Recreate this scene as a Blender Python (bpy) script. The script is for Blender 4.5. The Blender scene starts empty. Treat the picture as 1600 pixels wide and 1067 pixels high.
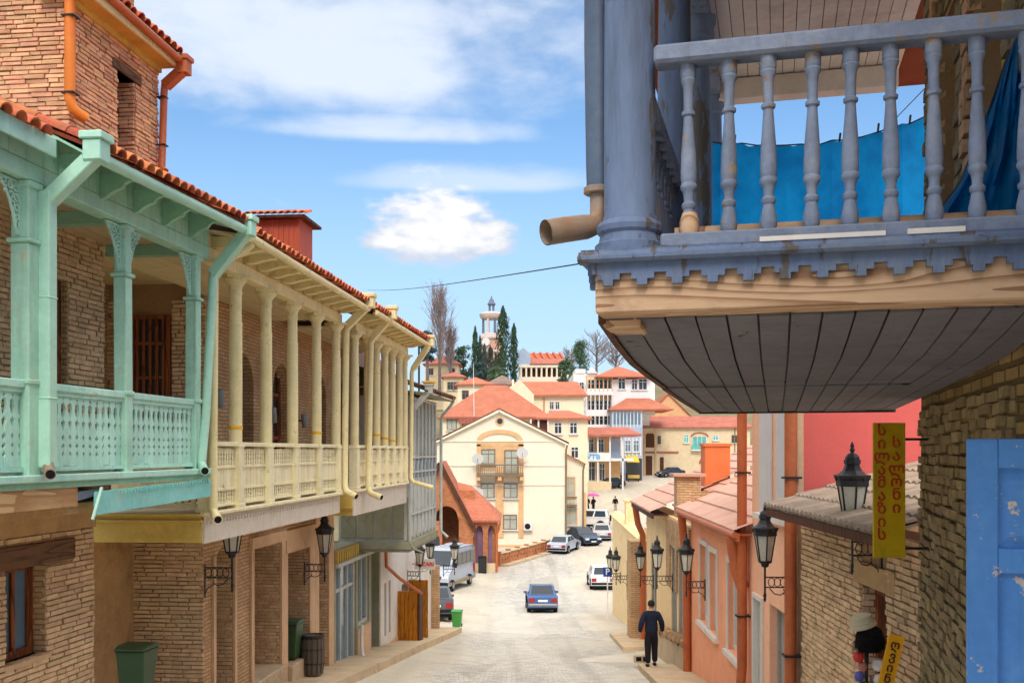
import bpy, bmesh, math, random
from math import sin, cos, tan, atan, atan2, pi, sqrt, radians, floor
from mathutils import Vector, Matrix, noise
random.seed(11)
sc = bpy.context.scene
COL = sc.collection
# ------------------------------------------------------------------ camera
cam = bpy.data.cameras.new('camera'); camo = bpy.data.objects.new('camera', cam); COL.objects.link(camo)
cam.lens = 36; cam.sensor_width = 36; cam.shift_y = 0.1072; cam.clip_start = 0.1; cam.clip_end = 6000
camo.location = (0, 0, 0); camo.rotation_euler = (pi / 2, 0, 0)
sc.camera = camo
# ------------------------------------------------------------------ sun, exposure
SUN_EL, SUN_AZ = 44.0, 180.0       # azimuth measured clockwise from +Y: behind the camera
sd = Vector((sin(radians(SUN_AZ)) * cos(radians(SUN_EL)), cos(radians(SUN_AZ)) * cos(radians(SUN_EL)), sin(radians(SUN_EL))))
sl = bpy.data.lights.new('sun', 'SUN'); sl.energy = 1.0; sl.angle = radians(22.0); sl.color = (1.0, 0.94, 0.86)
slo = bpy.data.objects.new('sun', sl); COL.objects.link(slo)
slo.rotation_euler = (-sd).to_track_quat('-Z', 'Y').to_euler()
sc.view_settings.view_transform = 'Standard'; sc.view_settings.look = 'None'
sc.view_settings.exposure = 1.24; sc.view_settings.gamma = 1.0
sc.view_settings.use_curve_mapping = False
sc.cycles.use_denoising = True
sc.cycles.use_adaptive_sampling = True; sc.cycles.adaptive_threshold = 0.03
sc.cycles.max_bounces = 6; sc.cycles.diffuse_bounces = 3; sc.cycles.glossy_bounces = 3; sc.cycles.transparent_max_bounces = 8

# ------------------------------------------------------------------ node helper
class NT:
    def __init__(s, tree):
        s.t = tree
    def n(s, typ, ins=None, **props):
        nd = s.t.nodes.new(typ)
        for k, v in props.items(): setattr(nd, k, v)
        if ins:
            for k, v in ins.items():
                sock = nd.inputs[k]
                if isinstance(v, bpy.types.NodeSocket): s.t.links.new(v, sock)
                else: sock.default_value = v
        return nd
    def math(s, op, a, b=0.0, c=None, clamp=False):
        ins = {0: a, 1: b}
        if c is not None: ins[2] = c
        return s.n('ShaderNodeMath', ins, operation=op, use_clamp=clamp).outputs[0]
    def mix(s, fac, a, b, blend='MIX'):
        nd = s.n('ShaderNodeMix', data_type='RGBA', blend_type=blend)
        for i, v in ((0, fac), (6, a), (7, b)):
            if isinstance(v, bpy.types.NodeSocket): s.t.links.new(v, nd.inputs[i])
            else: nd.inputs[i].default_value = v
        return nd.outputs[2]
    def ramp(s, fac, lo, hi):
        return s.n('ShaderNodeMapRange', {0: fac, 1: lo, 2: hi, 3: 0.0, 4: 1.0}, interpolation_type='SMOOTHSTEP').outputs[0]

# ------------------------------------------------------------------ sky
w = bpy.data.worlds.new('World'); sc.world = w; w.use_nodes = True
w.node_tree.nodes.clear()
N = NT(w.node_tree)
sky = N.n('ShaderNodeTexSky', sky_type='NISHITA', sun_disc=False)
sky.sun_elevation = radians(SUN_EL); sky.sun_rotation = radians(SUN_AZ)
sky.air_density = 1.0; sky.dust_density = 0.2; sky.ozone_density = 2.0; sky.altitude = 700
skyc = N.n('ShaderNodeHueSaturation', {'Hue': 0.497, 'Saturation': 1.14, 'Value': 0.62, 'Color': sky.outputs[0]}).outputs[0]
tc = N.n('ShaderNodeTexCoord').outputs['Generated']
sp = N.n('ShaderNodeSeparateXYZ', {0: tc})
X, Y, Z = sp.outputs
az = N.math('ARCTAN2', X, Y)
el = N.math('ARCSINE', Z)
vec = N.n('ShaderNodeCombineXYZ', {0: az, 1: N.math('MULTIPLY', el, 2.2), 2: 0.0}).outputs[0]
n1 = N.n('ShaderNodeTexNoise', {'Vector': vec, 'Scale': 7.0, 'Detail': 7.0, 'Roughness': 0.56, 'Distortion': 0.25}).outputs[0]
n2 = N.n('ShaderNodeTexNoise', {'Vector': vec, 'Scale': 26.0, 'Detail': 4.0, 'Roughness': 0.52}).outputs[0]
n3 = N.n('ShaderNodeTexNoise', {'Vector': vec, 'Scale': 48.0, 'Detail': 3.0, 'Roughness': 0.5}).outputs[0]; n3c = N.math('SUBTRACT', n3, 0.5)
n1c = N.math('SUBTRACT', n1, 0.5); n2c = N.math('SUBTRACT', n2, 0.5)
def blob(a0, e0, ra, re, flat=False, up=1.0):
    da = N.math('DIVIDE', N.math('SUBTRACT', az, a0), ra)
    de = N.math('DIVIDE', N.math('SUBTRACT', el, e0), re)
    if flat:                                   # flat cloud base: squeeze the lower half
        neg = N.math('MINIMUM', de, 0.0)
        de = N.math('ADD', N.math('MAXIMUM', de, 0.0), N.math('MULTIPLY', neg, 2.6))
    r2 = N.math('ADD', N.math('MULTIPLY', da, da), N.math('MULTIPLY', de, de))
    return N.math('SUBTRACT', 1.0, N.math('SQRT', r2))          # 1 in the centre, 0 on the rim
# wispy fields
wisps = None
for a0, e0, ra, re, k in ((-0.19, 0.355, 0.30, 0.12, 1.0), (-0.125, 0.298, 0.14, 0.022, 0.85), (-0.03, 0.255, 0.15, 0.020, 0.62), (0.0, 0.43, 0.30, 0.03, 0.5),
                          (0.9, 0.36, 0.35, 0.05, 0.8), (-1.0, 0.30, 0.3, 0.04, 0.8), (2.2, 0.4, 0.5, 0.07, 0.9), (-2.3, 0.35, 0.5, 0.07, 0.9), (1.5, 0.8, 0.8, 0.12, 0.8), (-0.5, 0.95, 0.7, 0.12, 0.7)):
    b = blob(a0, e0, ra, re, True)
    v = N.math('ADD', b, N.math('ADD', N.math('MULTIPLY', n1c, 1.7), N.math('MULTIPLY', n2c, 0.35)))
    v = N.math('MULTIPLY', N.ramp(v, -0.22, 0.75), k)
    wisps = v if wisps is None else N.math('MAXIMUM', wisps, v)
# cumulus puffs, one of them in view
puff = None
for a0, e0, ra, re in ((-0.082, 0.200, 0.060, 0.064), (-0.062, 0.201, 0.050, 0.058), (-0.030, 0.199, 0.042, 0.036), (-0.118, 0.199, 0.034, 0.024),
                       (0.75, 0.21, 0.07, 0.04), (-0.8, 0.20, 0.08, 0.04), (1.9, 0.22, 0.1, 0.05), (-1.9, 0.22, 0.1, 0.05), (3.0, 0.22, 0.1, 0.05)):
    b = blob(a0, e0, ra, re, True)
    v = N.math('ADD', b, N.math('ADD', N.math('MULTIPLY', n2c, 1.1), N.math('MULTIPLY', n3c, 0.42)))
    puff = v if puff is None else N.math('MAXIMUM', puff, v)
puffm = N.ramp(puff, -0.04, 0.42)
hazeband = N.math('MULTIPLY', N.ramp(el, 0.36, 0.02), 0.8)
skyc = N.mix(hazeband, skyc, (1.65, 2.25, 2.95, 1))
c = N.mix(N.math('MULTIPLY', wisps, 0.88), skyc, (3.0, 3.25, 3.65, 1))
shade = N.math('ADD', N.math('MULTIPLY', puff, 0.9), N.math('MULTIPLY', N.math('SUBTRACT', el, 0.215), 9.0))
puffcol = N.mix(N.ramp(N.math('ADD', shade, N.math('MULTIPLY', n3c, 0.6)), 0.0, 0.75), (2.25, 2.5, 2.95, 1), (3.5, 3.5, 3.5, 1))
c = N.mix(puffm, c, puffcol)
# thin bright cloud deck overhead, breaking up towards the horizon
deck = N.math('ADD', N.ramp(el, 0.40, 0.85), N.math('MULTIPLY', n1c, 0.9))
c = N.mix(N.math('MULTIPLY', N.ramp(deck, 0.12, 0.75), 0.92), c, (7.5, 7.4, 7.1, 1))
bg = N.n('ShaderNodeBackground', {'Color': c, 'Strength': 0.126})
N.t.links.new(bg.outputs[0], N.n('ShaderNodeOutputWorld').inputs[0])
w.cycles.sampling_method = 'MANUAL'; w.cycles.sample_map_resolution = 256

# ------------------------------------------------------------------ frames and objects
class Fr:
    """a plan frame: local y runs along a facade, local x to its right"""
    def __init__(s, ox, oy, slope):
        s.ox, s.oy, s.a = ox, oy, -atan(slope)
    def w(s, x, t):
        c, n = cos(s.a), sin(s.a)
        return (s.ox + x * c - t * n, s.oy + x * n + t * c)
G = Fr(-6.48, 0, .125)
YF = Fr(-5.66, 0, .094)
B = Fr(.39, 4.8, .258)
R = Fr(3.8, 0, .028)
W0 = Fr(0, 0, 0)
OFF = {}
LINK = COL.objects.link
def tag(o, label=None, cat=None, group=None, kind=None):
    if label: o['label'] = label
    if cat: o['category'] = cat
    if group: o['group'] = group
    if kind: o['kind'] = kind
    return o
def thing(name, label, cat, fr, x, t, z, group=None, rz=None, local=False):
    o = bpy.data.objects.new(name, None); LINK(o)
    o.empty_display_size = 0.2
    p = fr.w(x, t)
    o.location = (p[0], p[1], z); o.rotation_euler = (0, 0, fr.a if rz is None else rz)
    OFF[o.name] = Vector((0, 0, 0)) if local else Vector((x, t, z))
    return tag(o, label, cat, group)
class MB:
    def __init__(s):
        s.v = []; s.f = []
    def add(s, v, f):
        b = len(s.v); s.v += [tuple(p) for p in v]; s.f += [tuple(i + b for i in q) for q in f]; return s
    def box(s, x0, x1, y0, y1, z0, z1):
        return s.hexa([(x0, y0, z0), (x1, y0, z0), (x1, y1, z0), (x0, y1, z0), (x0, y0, z1), (x1, y0, z1), (x1, y1, z1), (x0, y1, z1)])
    def hexa(s, p):
        return s.add(p, [(3, 2, 1, 0), (4, 5, 6, 7), (0, 1, 5, 4), (1, 2, 6, 5), (2, 3, 7, 6), (3, 0, 4, 7)])
    def prism(s, poly, axis, c0, c1):
        n = len(poly)
        def P(u, w_, c):
            return (c, u, w_) if axis == 'x' else (u, c, w_) if axis == 'y' else (u, w_, c)
        v = [P(u, q, c0) for u, q in poly] + [P(u, q, c1) for u, q in poly]
        area = sum(poly[i][0] * poly[(i + 1) % n][1] - poly[(i + 1) % n][0] * poly[i][1] for i in range(n))
        flip = (area > 0) != (axis in ('x', 'z'))
        if c1 < c0: flip = not flip
        f = [tuple(range(n - 1, -1, -1)), tuple(range(n, 2 * n))] + [(i, (i + 1) % n, n + (i + 1) % n, n + i) for i in range(n)]
        if flip: f = [q[::-1] for q in f]
        return s.add(v, f)
    def tube(s, path, r, n=8, caps=True):
        path = [Vector(p) for p in path]; m = len(path)
        rr = r if isinstance(r, (list, tuple)) else [r] * m
        b = len(s.v); up = None
        for i, p in enumerate(path):
            d = (path[min(i + 1, m - 1)] - path[max(i - 1, 0)])
            if d.length < 1e-9: d = Vector((0, 0, 1))
            d.normalize()
            if up is None:
                up = Vector((0, 0, 1)) if abs(d.z) < .9 else Vector((1, 0, 0))
            a = d.cross(up)
            if a.length < 1e-6: a = d.cross(Vector((0, 1, 0)))
            a.normalize(); e = a.cross(d).normalized(); up = e
            for k in range(n):
                th = 2 * pi * k / n
                s.v.append(tuple(p + (a * cos(th) + e * sin(th)) * rr[i]))
        for i in range(m - 1):
            for k in range(n):
                q = (b + i * n + k, b + i * n + (k + 1) % n, b + (i + 1) * n + (k + 1) % n, b + (i + 1) * n + k)
                s.f.append(q)
        if caps:
            s.f.append(tuple(b + k for k in range(n))[::-1]); s.f.append(tuple(b + (m - 1) * n + k for k in range(n)))
        return s
    def lathe(s, prof, cx=0, cy=0, n=16, z0=0, ph=0.0, sq=1.0):
        b = len(s.v); m = len(prof)
        for r, z in prof:
            for k in range(n):
                th = 2 * pi * k / n + ph
                s.v.append((cx + r * cos(th), cy + r * sin(th) * sq, z0 + z))
        for i in range(m - 1):
            for k in range(n):
                s.f.append((b + i * n + k, b + i * n + (k + 1) % n, b + (i + 1) * n + (k + 1) % n, b + (i + 1) * n + k))
        s.f.append(tuple(b + k for k in range(n))[::-1]); s.f.append(tuple(b + (m - 1) * n + k for k in range(n)))
        return s
    def beam(s, p, q, wx, wz):
        """square bar from p to q, width wx across, wz deep"""
        p, q = Vector(p), Vector(q); d = (q - p).normalized()
        up = Vector((0, 0, 1)) if abs(d.z) < .95 else Vector((0, 1, 0))
        a = d.cross(up).normalized() * (wx / 2); e = a.cross(d).normalized() * (wz / 2)
        return s.hexa([p - a - e, p + a - e, q + a - e, q - a - e, p - a + e, p + a + e, q + a + e, q - a + e])
    def sheet(s, rows, thick=None):
        """grid of points -> quads"""
        b = len(s.v); m = len(rows); n = len(rows[0])
        for r_ in rows: s.v += [tuple(p) for p in r_]
        for i in range(m - 1):
            for j in range(n - 1):
                s.f.append((b + i * n + j, b + i * n + j + 1, b + (i + 1) * n + j + 1, b + (i + 1) * n + j))
        return s
    def xf(s, M_, start=0):
        s.v[start:] = [tuple(M_ @ Vector(p)) for p in s.v[start:]]; return s
def mkmesh(mb, name, mat, off=None, smooth=False, bevel=0.0, fix=False, ang=38):
    me = bpy.data.meshes.new(name)
    v = mb.v if off is None else [(p[0] - off.x, p[1] - off.y, p[2] - off.z) for p in mb.v]
    me.from_pydata(v, [], mb.f)
    if bevel or fix:
        bm = bmesh.new(); bm.from_mesh(me)
        if fix:
            bmesh.ops.recalc_face_normals(bm, faces=bm.faces)
        if bevel:
            bmesh.ops.bevel(bm, geom=[e for e in bm.edges if len(e.link_faces) == 2 and e.calc_face_angle(0) > .6], offset=bevel, segments=1, affect='EDGES', clamp_overlap=True)
        bm.to_mesh(me); bm.free()
    me.materials.append(mat)
    if smooth:
        me.polygons.foreach_set('use_smooth', [True] * len(me.polygons))
        me.set_sharp_from_angle(angle=radians(ang))
    me.update()
    return me
def build(mb, name, mat, parent=None, smooth=False, bevel=0.0, kind=None, label=None, fix=False, ang=38):
    off = OFF.get(parent.name) if parent is not None else None
    me = mkmesh(mb, name, mat, off, smooth, bevel, fix, ang)
    o = bpy.data.objects.new(name, me); LINK(o)
    if parent is not None:
        o.parent = parent; OFF[o.name] = off
    if kind: o['kind'] = kind
    if label: o['label'] = label
    return o
def inst(me, name, parent=None, loc=(0, 0, 0), rot=(0, 0, 0), scale=(1, 1, 1)):
    o = bpy.data.objects.new(name, me); LINK(o)
    off = OFF.get(parent.name, Vector((0, 0, 0))) if parent is not None else Vector((0, 0, 0))
    o.location = Vector(loc) - off; o.rotation_euler = rot; o.scale = scale
    if parent is not None: o.parent = parent
    OFF[o.name] = Vector((0, 0, 0))
    return o
def part(parent, name, mat, fn, **kw):
    mb = MB(); fn(mb); return build(mb, name, mat, parent, **kw)
def pbox(parent, name, mat, *b, **kw):
    return build(MB().box(*b), name, mat, parent, **kw)
CACHE = {}
def cmesh(key, mat, fn, **kw):
    k = (key, mat.name)
    if k not in CACHE:
        mb = MB(); fn(mb); CACHE[k] = mkmesh(mb, key, mat, **kw)
    return CACHE[k]

# ------------------------------------------------------------------ materials
def lin(c):
    return tuple((x / 255 / 12.92 if x / 255 <= .04045 else ((x / 255 + .055) / 1.055) ** 2.4) for x in c)
def c4(c, k=1.0):
    return (min(c[0] * k, 1), min(c[1] * k, 1), min(c[2] * k, 1), 1)
MATS = {}
def pm(name, col, rough=.8, var=.22, vs=2.2, bump=.25, bs=45.0, rnd=0.0, stain=None, sa=.5, ss=1.1, metal=0.0, stretch=(1, 1, 1), spec=.25, bd=.01, peel=None, pa=.12, hue=0.0, streak=None, sk=.4):
    """paint / plaster / wood: broad tone variation, stains and peeling patches with shapes of their own, fine relief"""
    m = bpy.data.materials.new(name); m.use_nodes = True; MATS[name] = m
    m.node_tree.nodes.clear(); N = NT(m.node_tree)
    col = lin(col)
    pos = N.n('ShaderNodeNewGeometry')
    oi = N.n('ShaderNodeObjectInfo').outputs['Random']
    isl = pos.outputs['Random Per Island']
    vec = N.n('ShaderNodeVectorMath', {0: pos.outputs['Position'], 1: stretch}, operation='MULTIPLY').outputs[0]
    n1 = N.n('ShaderNodeTexNoise', {'Vector': vec, 'Scale': vs, 'Detail': 5.0, 'Roughness': .62}).outputs[0]
    n2 = N.n('ShaderNodeTexNoise', {'Vector': vec, 'Scale': vs * 9, 'Detail': 3.0, 'Roughness': .6}).outputs[0]
    f = N.math('ADD', N.math('MULTIPLY', n1, .65), N.math('MULTIPLY', n2, .35))
    c = N.mix(N.ramp(f, .3, .7), c4(col, 1 - var), c4(col, 1 + var * .8))
    if rnd:
        r = N.math('FRACT', N.math('ADD', N.math('MULTIPLY', oi, 7.13), isl))
        k = N.math('ADD', 1 - rnd, N.math('MULTIPLY', r, 2 * rnd))
        hs = N.n('ShaderNodeHueSaturation', {'Hue': N.math('ADD', .5 - hue, N.math('MULTIPLY', N.math('FRACT', N.math('MULTIPLY', r, 5.7)), 2 * hue)), 'Saturation': 1.0, 'Value': k, 'Color': c})
        c = hs.outputs[0]
    if stain:
        n3 = N.n('ShaderNodeTexNoise', {'Vector': vec, 'Scale': ss, 'Detail': 6.0, 'Roughness': .7, 'Distortion': .4}).outputs[0]
        c = N.mix(N.math('MULTIPLY', N.ramp(n3, .5, .72), sa), c, c4(lin(stain)))
    if streak:                                    # rain streaks running down the face
        v5 = N.n('ShaderNodeVectorMath', {0: pos.outputs['Position'], 1: (9, 9, .7)}, operation='MULTIPLY').outputs[0]
        n5 = N.n('ShaderNodeTexNoise', {'Vector': v5, 'Scale': 1.0, 'Detail': 5.0, 'Roughness': .65}).outputs[0]
        c = N.mix(N.math('MULTIPLY', N.ramp(n5, .5, .72), sk), c, c4(lin(streak)))
    h = n2
    if peel:
        n4 = N.n('ShaderNodeTexNoise', {'Vector': vec, 'Scale': 5.5, 'Detail': 8.0, 'Roughness': .72}).outputs[0]
        pk = N.ramp(n4, .74 - pa, .76 - pa)
        c = N.mix(pk, c, c4(lin(peel)))
        h = N.math('SUBTRACT', n2, N.math('MULTIPLY', pk, .5))
    fine = N.n('ShaderNodeTexNoise', {'Vector': vec, 'Scale': bs, 'Detail': 4.0, 'Roughness': .65}).outputs[0]
    bp = N.n('ShaderNodeBump', {'Strength': bump, 'Distance': bd, 'Height': N.math('ADD', h, fine)}).outputs[0]
    p = N.n('ShaderNodeBsdfPrincipled', {'Base Color': c, 'Roughness': rough, 'Metallic': metal, 'Normal': bp, 'Specular IOR Level': spec})
    N.t.links.new(p.outputs[0], N.n('ShaderNodeOutputMaterial').inputs[0])
    return m
def brickmat(name, c1, c2, mortar, bw=.26, bh=.07, mw=.012, bump=.6, stain=None, sa=.5, rough=.9):
    m = bpy.data.materials.new(name); m.use_nodes = True; m.node_tree.nodes.clear(); N = NT(m.node_tree)
    tc = N.n('ShaderNodeTexCoord').outputs['Object']
    s_ = N.n('ShaderNodeSeparateXYZ', {0: tc}).outputs
    wob = N.n('ShaderNodeTexNoise', {'Vector': tc, 'Scale': 2.0, 'Detail': 2.0}).outputs[0]
    u = N.math('ADD', s_[0], s_[1])
    zz = N.math('ADD', s_[2], N.math('MULTIPLY', wob, .05))
    v = N.n('ShaderNodeCombineXYZ', {0: u, 1: zz, 2: 0.0}).outputs[0]
    br = N.n('ShaderNodeTexBrick', {'Vector': v, 'Color1': c4(lin(c1)), 'Color2': c4(lin(c2)), 'Mortar': c4(lin(mortar)), 'Scale': 1.0, 'Mortar Size': mw, 'Mortar Smooth': .3, 'Bias': 0.0, 'Brick Width': bw, 'Row Height': bh})
    n1 = N.n('ShaderNodeTexNoise', {'Vector': tc, 'Scale': 1.3, 'Detail': 7.0, 'Roughness': .7}).outputs[0]
    n2 = N.n('ShaderNodeTexNoise', {'Vector': tc, 'Scale': 24.0, 'Detail': 4.0, 'Roughness': .7}).outputs[0]
    c = N.mix(1.0, br.outputs[0], N.mix(N.ramp(n1, .3, .7), (.72, .70, .66, 1), (1.12, 1.1, 1.06, 1)), 'MULTIPLY')
    c = N.mix(N.math('MULTIPLY', N.ramp(n2, .45, .75), .3), c, c4(lin(mortar), .7))
    if stain:
        n3 = N.n('ShaderNodeTexNoise', {'Vector': tc, 'Scale': .9, 'Detail': 6.0, 'Roughness': .7}).outputs[0]
        c = N.mix(N.math('MULTIPLY', N.ramp(n3, .48, .66), sa), c, c4(lin(stain)))
    h = N.math('ADD', N.math('MULTIPLY', N.math('SUBTRACT', 1.0, br.outputs[1]), 1.0), N.math('MULTIPLY', n2, .5))
    bp = N.n('ShaderNodeBump', {'Strength': bump, 'Distance': .02, 'Height': h}).outputs[0]
    p = N.n('ShaderNodeBsdfPrincipled', {'Base Color': c, 'Roughness': rough, 'Normal': bp, 'Specular IOR Level': .2})
    N.t.links.new(p.outputs[0], N.n('ShaderNodeOutputMaterial').inputs[0])
    return m
def glassmat(name, col, rough=.08):
    m = bpy.data.materials.new(name); m.use_nodes = True; m.node_tree.nodes.clear(); N = NT(m.node_tree)
    g = N.n('ShaderNodeNewGeometry').outputs['Position']
    n1 = N.n('ShaderNodeTexNoise', {'Vector': g, 'Scale': 1.3, 'Detail': 2.0}).outputs[0]
    c = N.mix(n1, c4(lin(col), .6), c4(lin(col), 1.4))
    bp = N.n('ShaderNodeBump', {'Strength': .08, 'Distance': .02, 'Height': n1}).outputs[0]
    p = N.n('ShaderNodeBsdfPrincipled', {'Base Color': c, 'Roughness': rough, 'Specular IOR Level': .6, 'Normal': bp})
    N.t.links.new(p.outputs[0], N.n('ShaderNodeOutputMaterial').inputs[0])
    return m
def woodmat(name, col, dark, axis='x', scale=6.0, rough=.7, knots=True):
    m = bpy.data.materials.new(name); m.use_nodes = True; m.node_tree.nodes.clear(); N = NT(m.node_tree)
    tc = N.n('ShaderNodeTexCoord').outputs['Object']
    st = {'x': (.12, 1, 1), 'y': (1, .12, 1), 'z': (1, 1, .12)}[axis]
    vec = N.n('ShaderNodeVectorMath', {0: tc, 1: st}, operation='MULTIPLY').outputs[0]
    big = N.n('ShaderNodeTexNoise', {'Vector': vec, 'Scale': 3.2, 'Detail': 2.0, 'Roughness': .5}).outputs[0]
    rings = N.math('FRACT', N.math('MULTIPLY', big, scale * 2.2))
    rings = N.math('POWER', rings, 2.2)
    fine = N.n('ShaderNodeTexNoise', {'Vector': vec, 'Scale': 60.0, 'Detail': 4.0, 'Roughness': .6}).outputs[0]
    f = N.math('ADD', N.math('MULTIPLY', rings, .6), N.math('MULTIPLY', fine, .45))
    c = N.mix(N.ramp(f, .15, .85), c4(lin(col)), c4(lin(dark)))
    n3 = N.n('ShaderNodeTexNoise', {'Vector': tc, 'Scale': 2.6, 'Detail': 5.0, 'Roughness': .7}).outputs[0]
    c = N.mix(N.math('MULTIPLY', N.ramp(n3, .52, .72), .4), c, c4(lin(dark), .6))
    bp = N.n('ShaderNodeBump', {'Strength': .3, 'Distance': .01, 'Height': N.math('ADD', f, 0.0)}).outputs[0]
    p = N.n('ShaderNodeBsdfPrincipled', {'Base Color': c, 'Roughness': rough, 'Normal': bp, 'Specular IOR Level': .25})
    N.t.links.new(p.outputs[0], N.n('ShaderNodeOutputMaterial').inputs[0])
    return m
MINT = pm('mint_paint', (172, 213, 190), .6, var=.12, stain=(120, 168, 140), sa=.4, peel=(196, 184, 152), pa=.125, bump=.2, streak=(128, 164, 136), sk=.45)
MINTP = pm('pale_mint_paint', (184, 224, 206), .6, var=.12, stain=(128, 186, 182), sa=.5, peel=(205, 194, 168), pa=.12, bump=.2, rnd=.08, streak=(146, 190, 176), sk=.4)
MINTPIPE = pm('mint_pipe_paint', (176, 218, 194), .5, var=.1, stain=(130, 165, 145), sa=.3, bump=.08, spec=.4)
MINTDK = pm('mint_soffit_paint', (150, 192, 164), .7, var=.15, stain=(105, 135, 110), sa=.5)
TURQ = pm('turquoise_board_paint', (136, 204, 196), .65, var=.15, stain=(180, 205, 190), sa=.6, ss=3.0, peel=(190, 185, 160), pa=.06)
CREAM = pm('cream_paint', (236, 218, 164), .6, var=.1, stain=(205, 180, 120), sa=.45, peel=(190, 168, 126), pa=.11, bump=.2, streak=(196, 172, 118), sk=.4)
CREAMP = pm('cream_railing_paint', (242, 228, 184), .6, var=.1, stain=(212, 190, 140), sa=.5, peel=(190, 170, 130), pa=.11, rnd=.07, bump=.2, streak=(206, 184, 136), sk=.4)
CREAMFAS = pm('pale_fascia_paint', (216, 202, 182), .7, var=.1, stain=(182, 164, 140), sa=.5, ss=2.2, peel=(160, 138, 106), pa=.05, streak=(186, 166, 138), sk=.5)
OCHRE = pm('ochre_paint', (214, 180, 92), .7, var=.15, stain=(165, 130, 60), sa=.5, bump=.2)
YTAPE = pm('yellow_band_paint', (238, 176, 40), .6, var=.05)
BLUE = pm('grey_blue_paint', (102, 117, 144), .66, var=.22, vs=3.0, stain=(128, 134, 142), sa=.5, ss=3.5, streak=(74, 80, 90), sk=.45, peel=(96, 88, 82), pa=.185, bump=.5, bs=30, stretch=(1, 1, .22))
BLUELT = pm('pale_grey_blue_paint', (128, 138, 158), .66, var=.2, vs=3.0, stain=(158, 160, 164), sa=.55, ss=4, streak=(88, 90, 96), sk=.4, peel=(152, 132, 112), pa=.135, bump=.35, bs=30)
BLUEPIPE = pm('blue_grey_pipe', (84, 98, 118), .5, var=.15, stain=(120, 120, 124), sa=.5, ss=3, peel=(130, 92, 62), pa=.03, bump=.12, spec=.4)
RUSTPIPE = pm('weathered_zinc_pipe', (150, 128, 108), .55, var=.2, stain=(152, 104, 66), sa=.7, ss=4, bump=.2, spec=.4)
UNDER = pm('grey_underside_boards', (112, 108, 112), .8, var=.18, vs=1.5, stain=(88, 86, 92), sa=.6, ss=2.2, peel=(48, 42, 40), pa=.1, rnd=.07, bump=.3)
BEAMW = woodmat('raw_pine_beam', (208, 172, 136), (150, 108, 78), 'x', 6.5)
BEAMY = woodmat('raw_pine_board', (206, 170, 124), (170, 126, 84), 'y', 2.0)
DOORBLUE = pm('blue_door_paint', (84, 138, 200), .55, var=.1, stain=(104, 152, 206), sa=.5, ss=2.5, peel=(206, 186, 166), pa=.13, bump=.35, streak=(72, 116, 168), sk=.35)
CEILPINK = pm('pale_ceiling_boards', (204, 190, 182), .8, var=.1, stain=(150, 130, 116), sa=.5, rnd=.05)
CEILTAN = pm('tan_ceiling_boards', (212, 182, 140), .8, var=.1, stain=(158, 126, 88), sa=.4, rnd=.05)
def tarpmat(name, col):
    m = bpy.data.materials.new(name); m.use_nodes = True; m.node_tree.nodes.clear(); N = NT(m.node_tree)
    g = N.n('ShaderNodeNewGeometry').outputs['Position']
    n1 = N.n('ShaderNodeTexNoise', {'Vector': g, 'Scale': 3.0, 'Detail': 5.0, 'Roughness': .6}).outputs[0]
    n2 = N.n('ShaderNodeTexNoise', {'Vector': g, 'Scale': 70.0, 'Detail': 2.0}).outputs[0]
    c = N.mix(N.ramp(n1, .3, .7), c4(lin(col), .75), c4(lin(col), 1.2))
    bp = N.n('ShaderNodeBump', {'Strength': .3, 'Distance': .01, 'Height': N.math('ADD', n1, n2)}).outputs[0]
    p = N.n('ShaderNodeBsdfPrincipled', {'Base Color': c, 'Roughness': .45, 'Normal': bp, 'Specular IOR Level': .3})
    t = N.n('ShaderNodeBsdfTranslucent', {'Color': c, 'Normal': bp})
    mx_ = N.n('ShaderNodeMixShader', {0: .62, 1: p.outputs[0], 2: t.outputs[0]})
    N.t.links.new(mx_.outputs[0], N.n('ShaderNodeOutputMaterial').inputs[0]); return m
TARP = tarpmat('blue_tarpaulin', (20, 166, 252))
REDBR = pm('red_brick', (222, 166, 126), .9, var=.16, vs=6, rnd=.2, hue=.012, stain=(236, 196, 156), sa=.6, ss=5, bump=.5, bd=.01)
TANBR = pm('tan_brick', (216, 182, 142), .92, var=.2, vs=6, rnd=.15, hue=.006, stain=(194, 150, 104), sa=.5, ss=2.5, bump=.5)
MORT = pm('brick_mortar', (136, 100, 74), .95, var=.2, bump=.5)
MORTD = pm('dark_brick_mortar', (160, 124, 88), .95, var=.2, bump=.5)
TANWALL = brickmat('tan_brick_wall', (218, 180, 138), (198, 158, 116), (158, 128, 98), stain=(184, 146, 106), sa=.5)
ORGWALL = brickmat('orange_brick_wall', (206, 134, 92), (186, 112, 74), (176, 128, 92), bw=.3, bh=.09)
STONEW = brickmat('olive_stone_wall', (158, 132, 84), (122, 98, 58), (96, 78, 48), bw=.34, bh=.1, mw=.02, bump=1.0, stain=(94, 76, 42), sa=.65)
TILE = pm('terracotta_tile', (198, 108, 70), .85, var=.25, vs=5, rnd=.32, hue=.014, stain=(146, 98, 72), sa=.6, ss=3, bump=.3)
TILEB = pm('terracotta_underlay', (120, 58, 36), .9, var=.2)
WOODB = woodmat('brown_door_wood', (150, 84, 44), (92, 46, 22), 'z', 5)
WOODO = woodmat('orange_door_wood', (196, 124, 26), (150, 84, 12), 'z', 5)
WOODD = woodmat('dark_window_wood', (98, 58, 36), (58, 34, 22), 'z', 5)
LINTEL = woodmat('old_lintel_wood', (120, 86, 58), (78, 52, 34), 'y', 5)
ORGPIPE = pm('orange_pipe_paint', (226, 124, 36), .5, var=.12, stain=(196, 92, 30), sa=.4, bump=.08, spec=.4)
BRNPIPE = pm('rust_brown_pipe_paint', (190, 102, 58), .5, var=.14, stain=(146, 66, 34), sa=.5, bump=.08, spec=.4)
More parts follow.
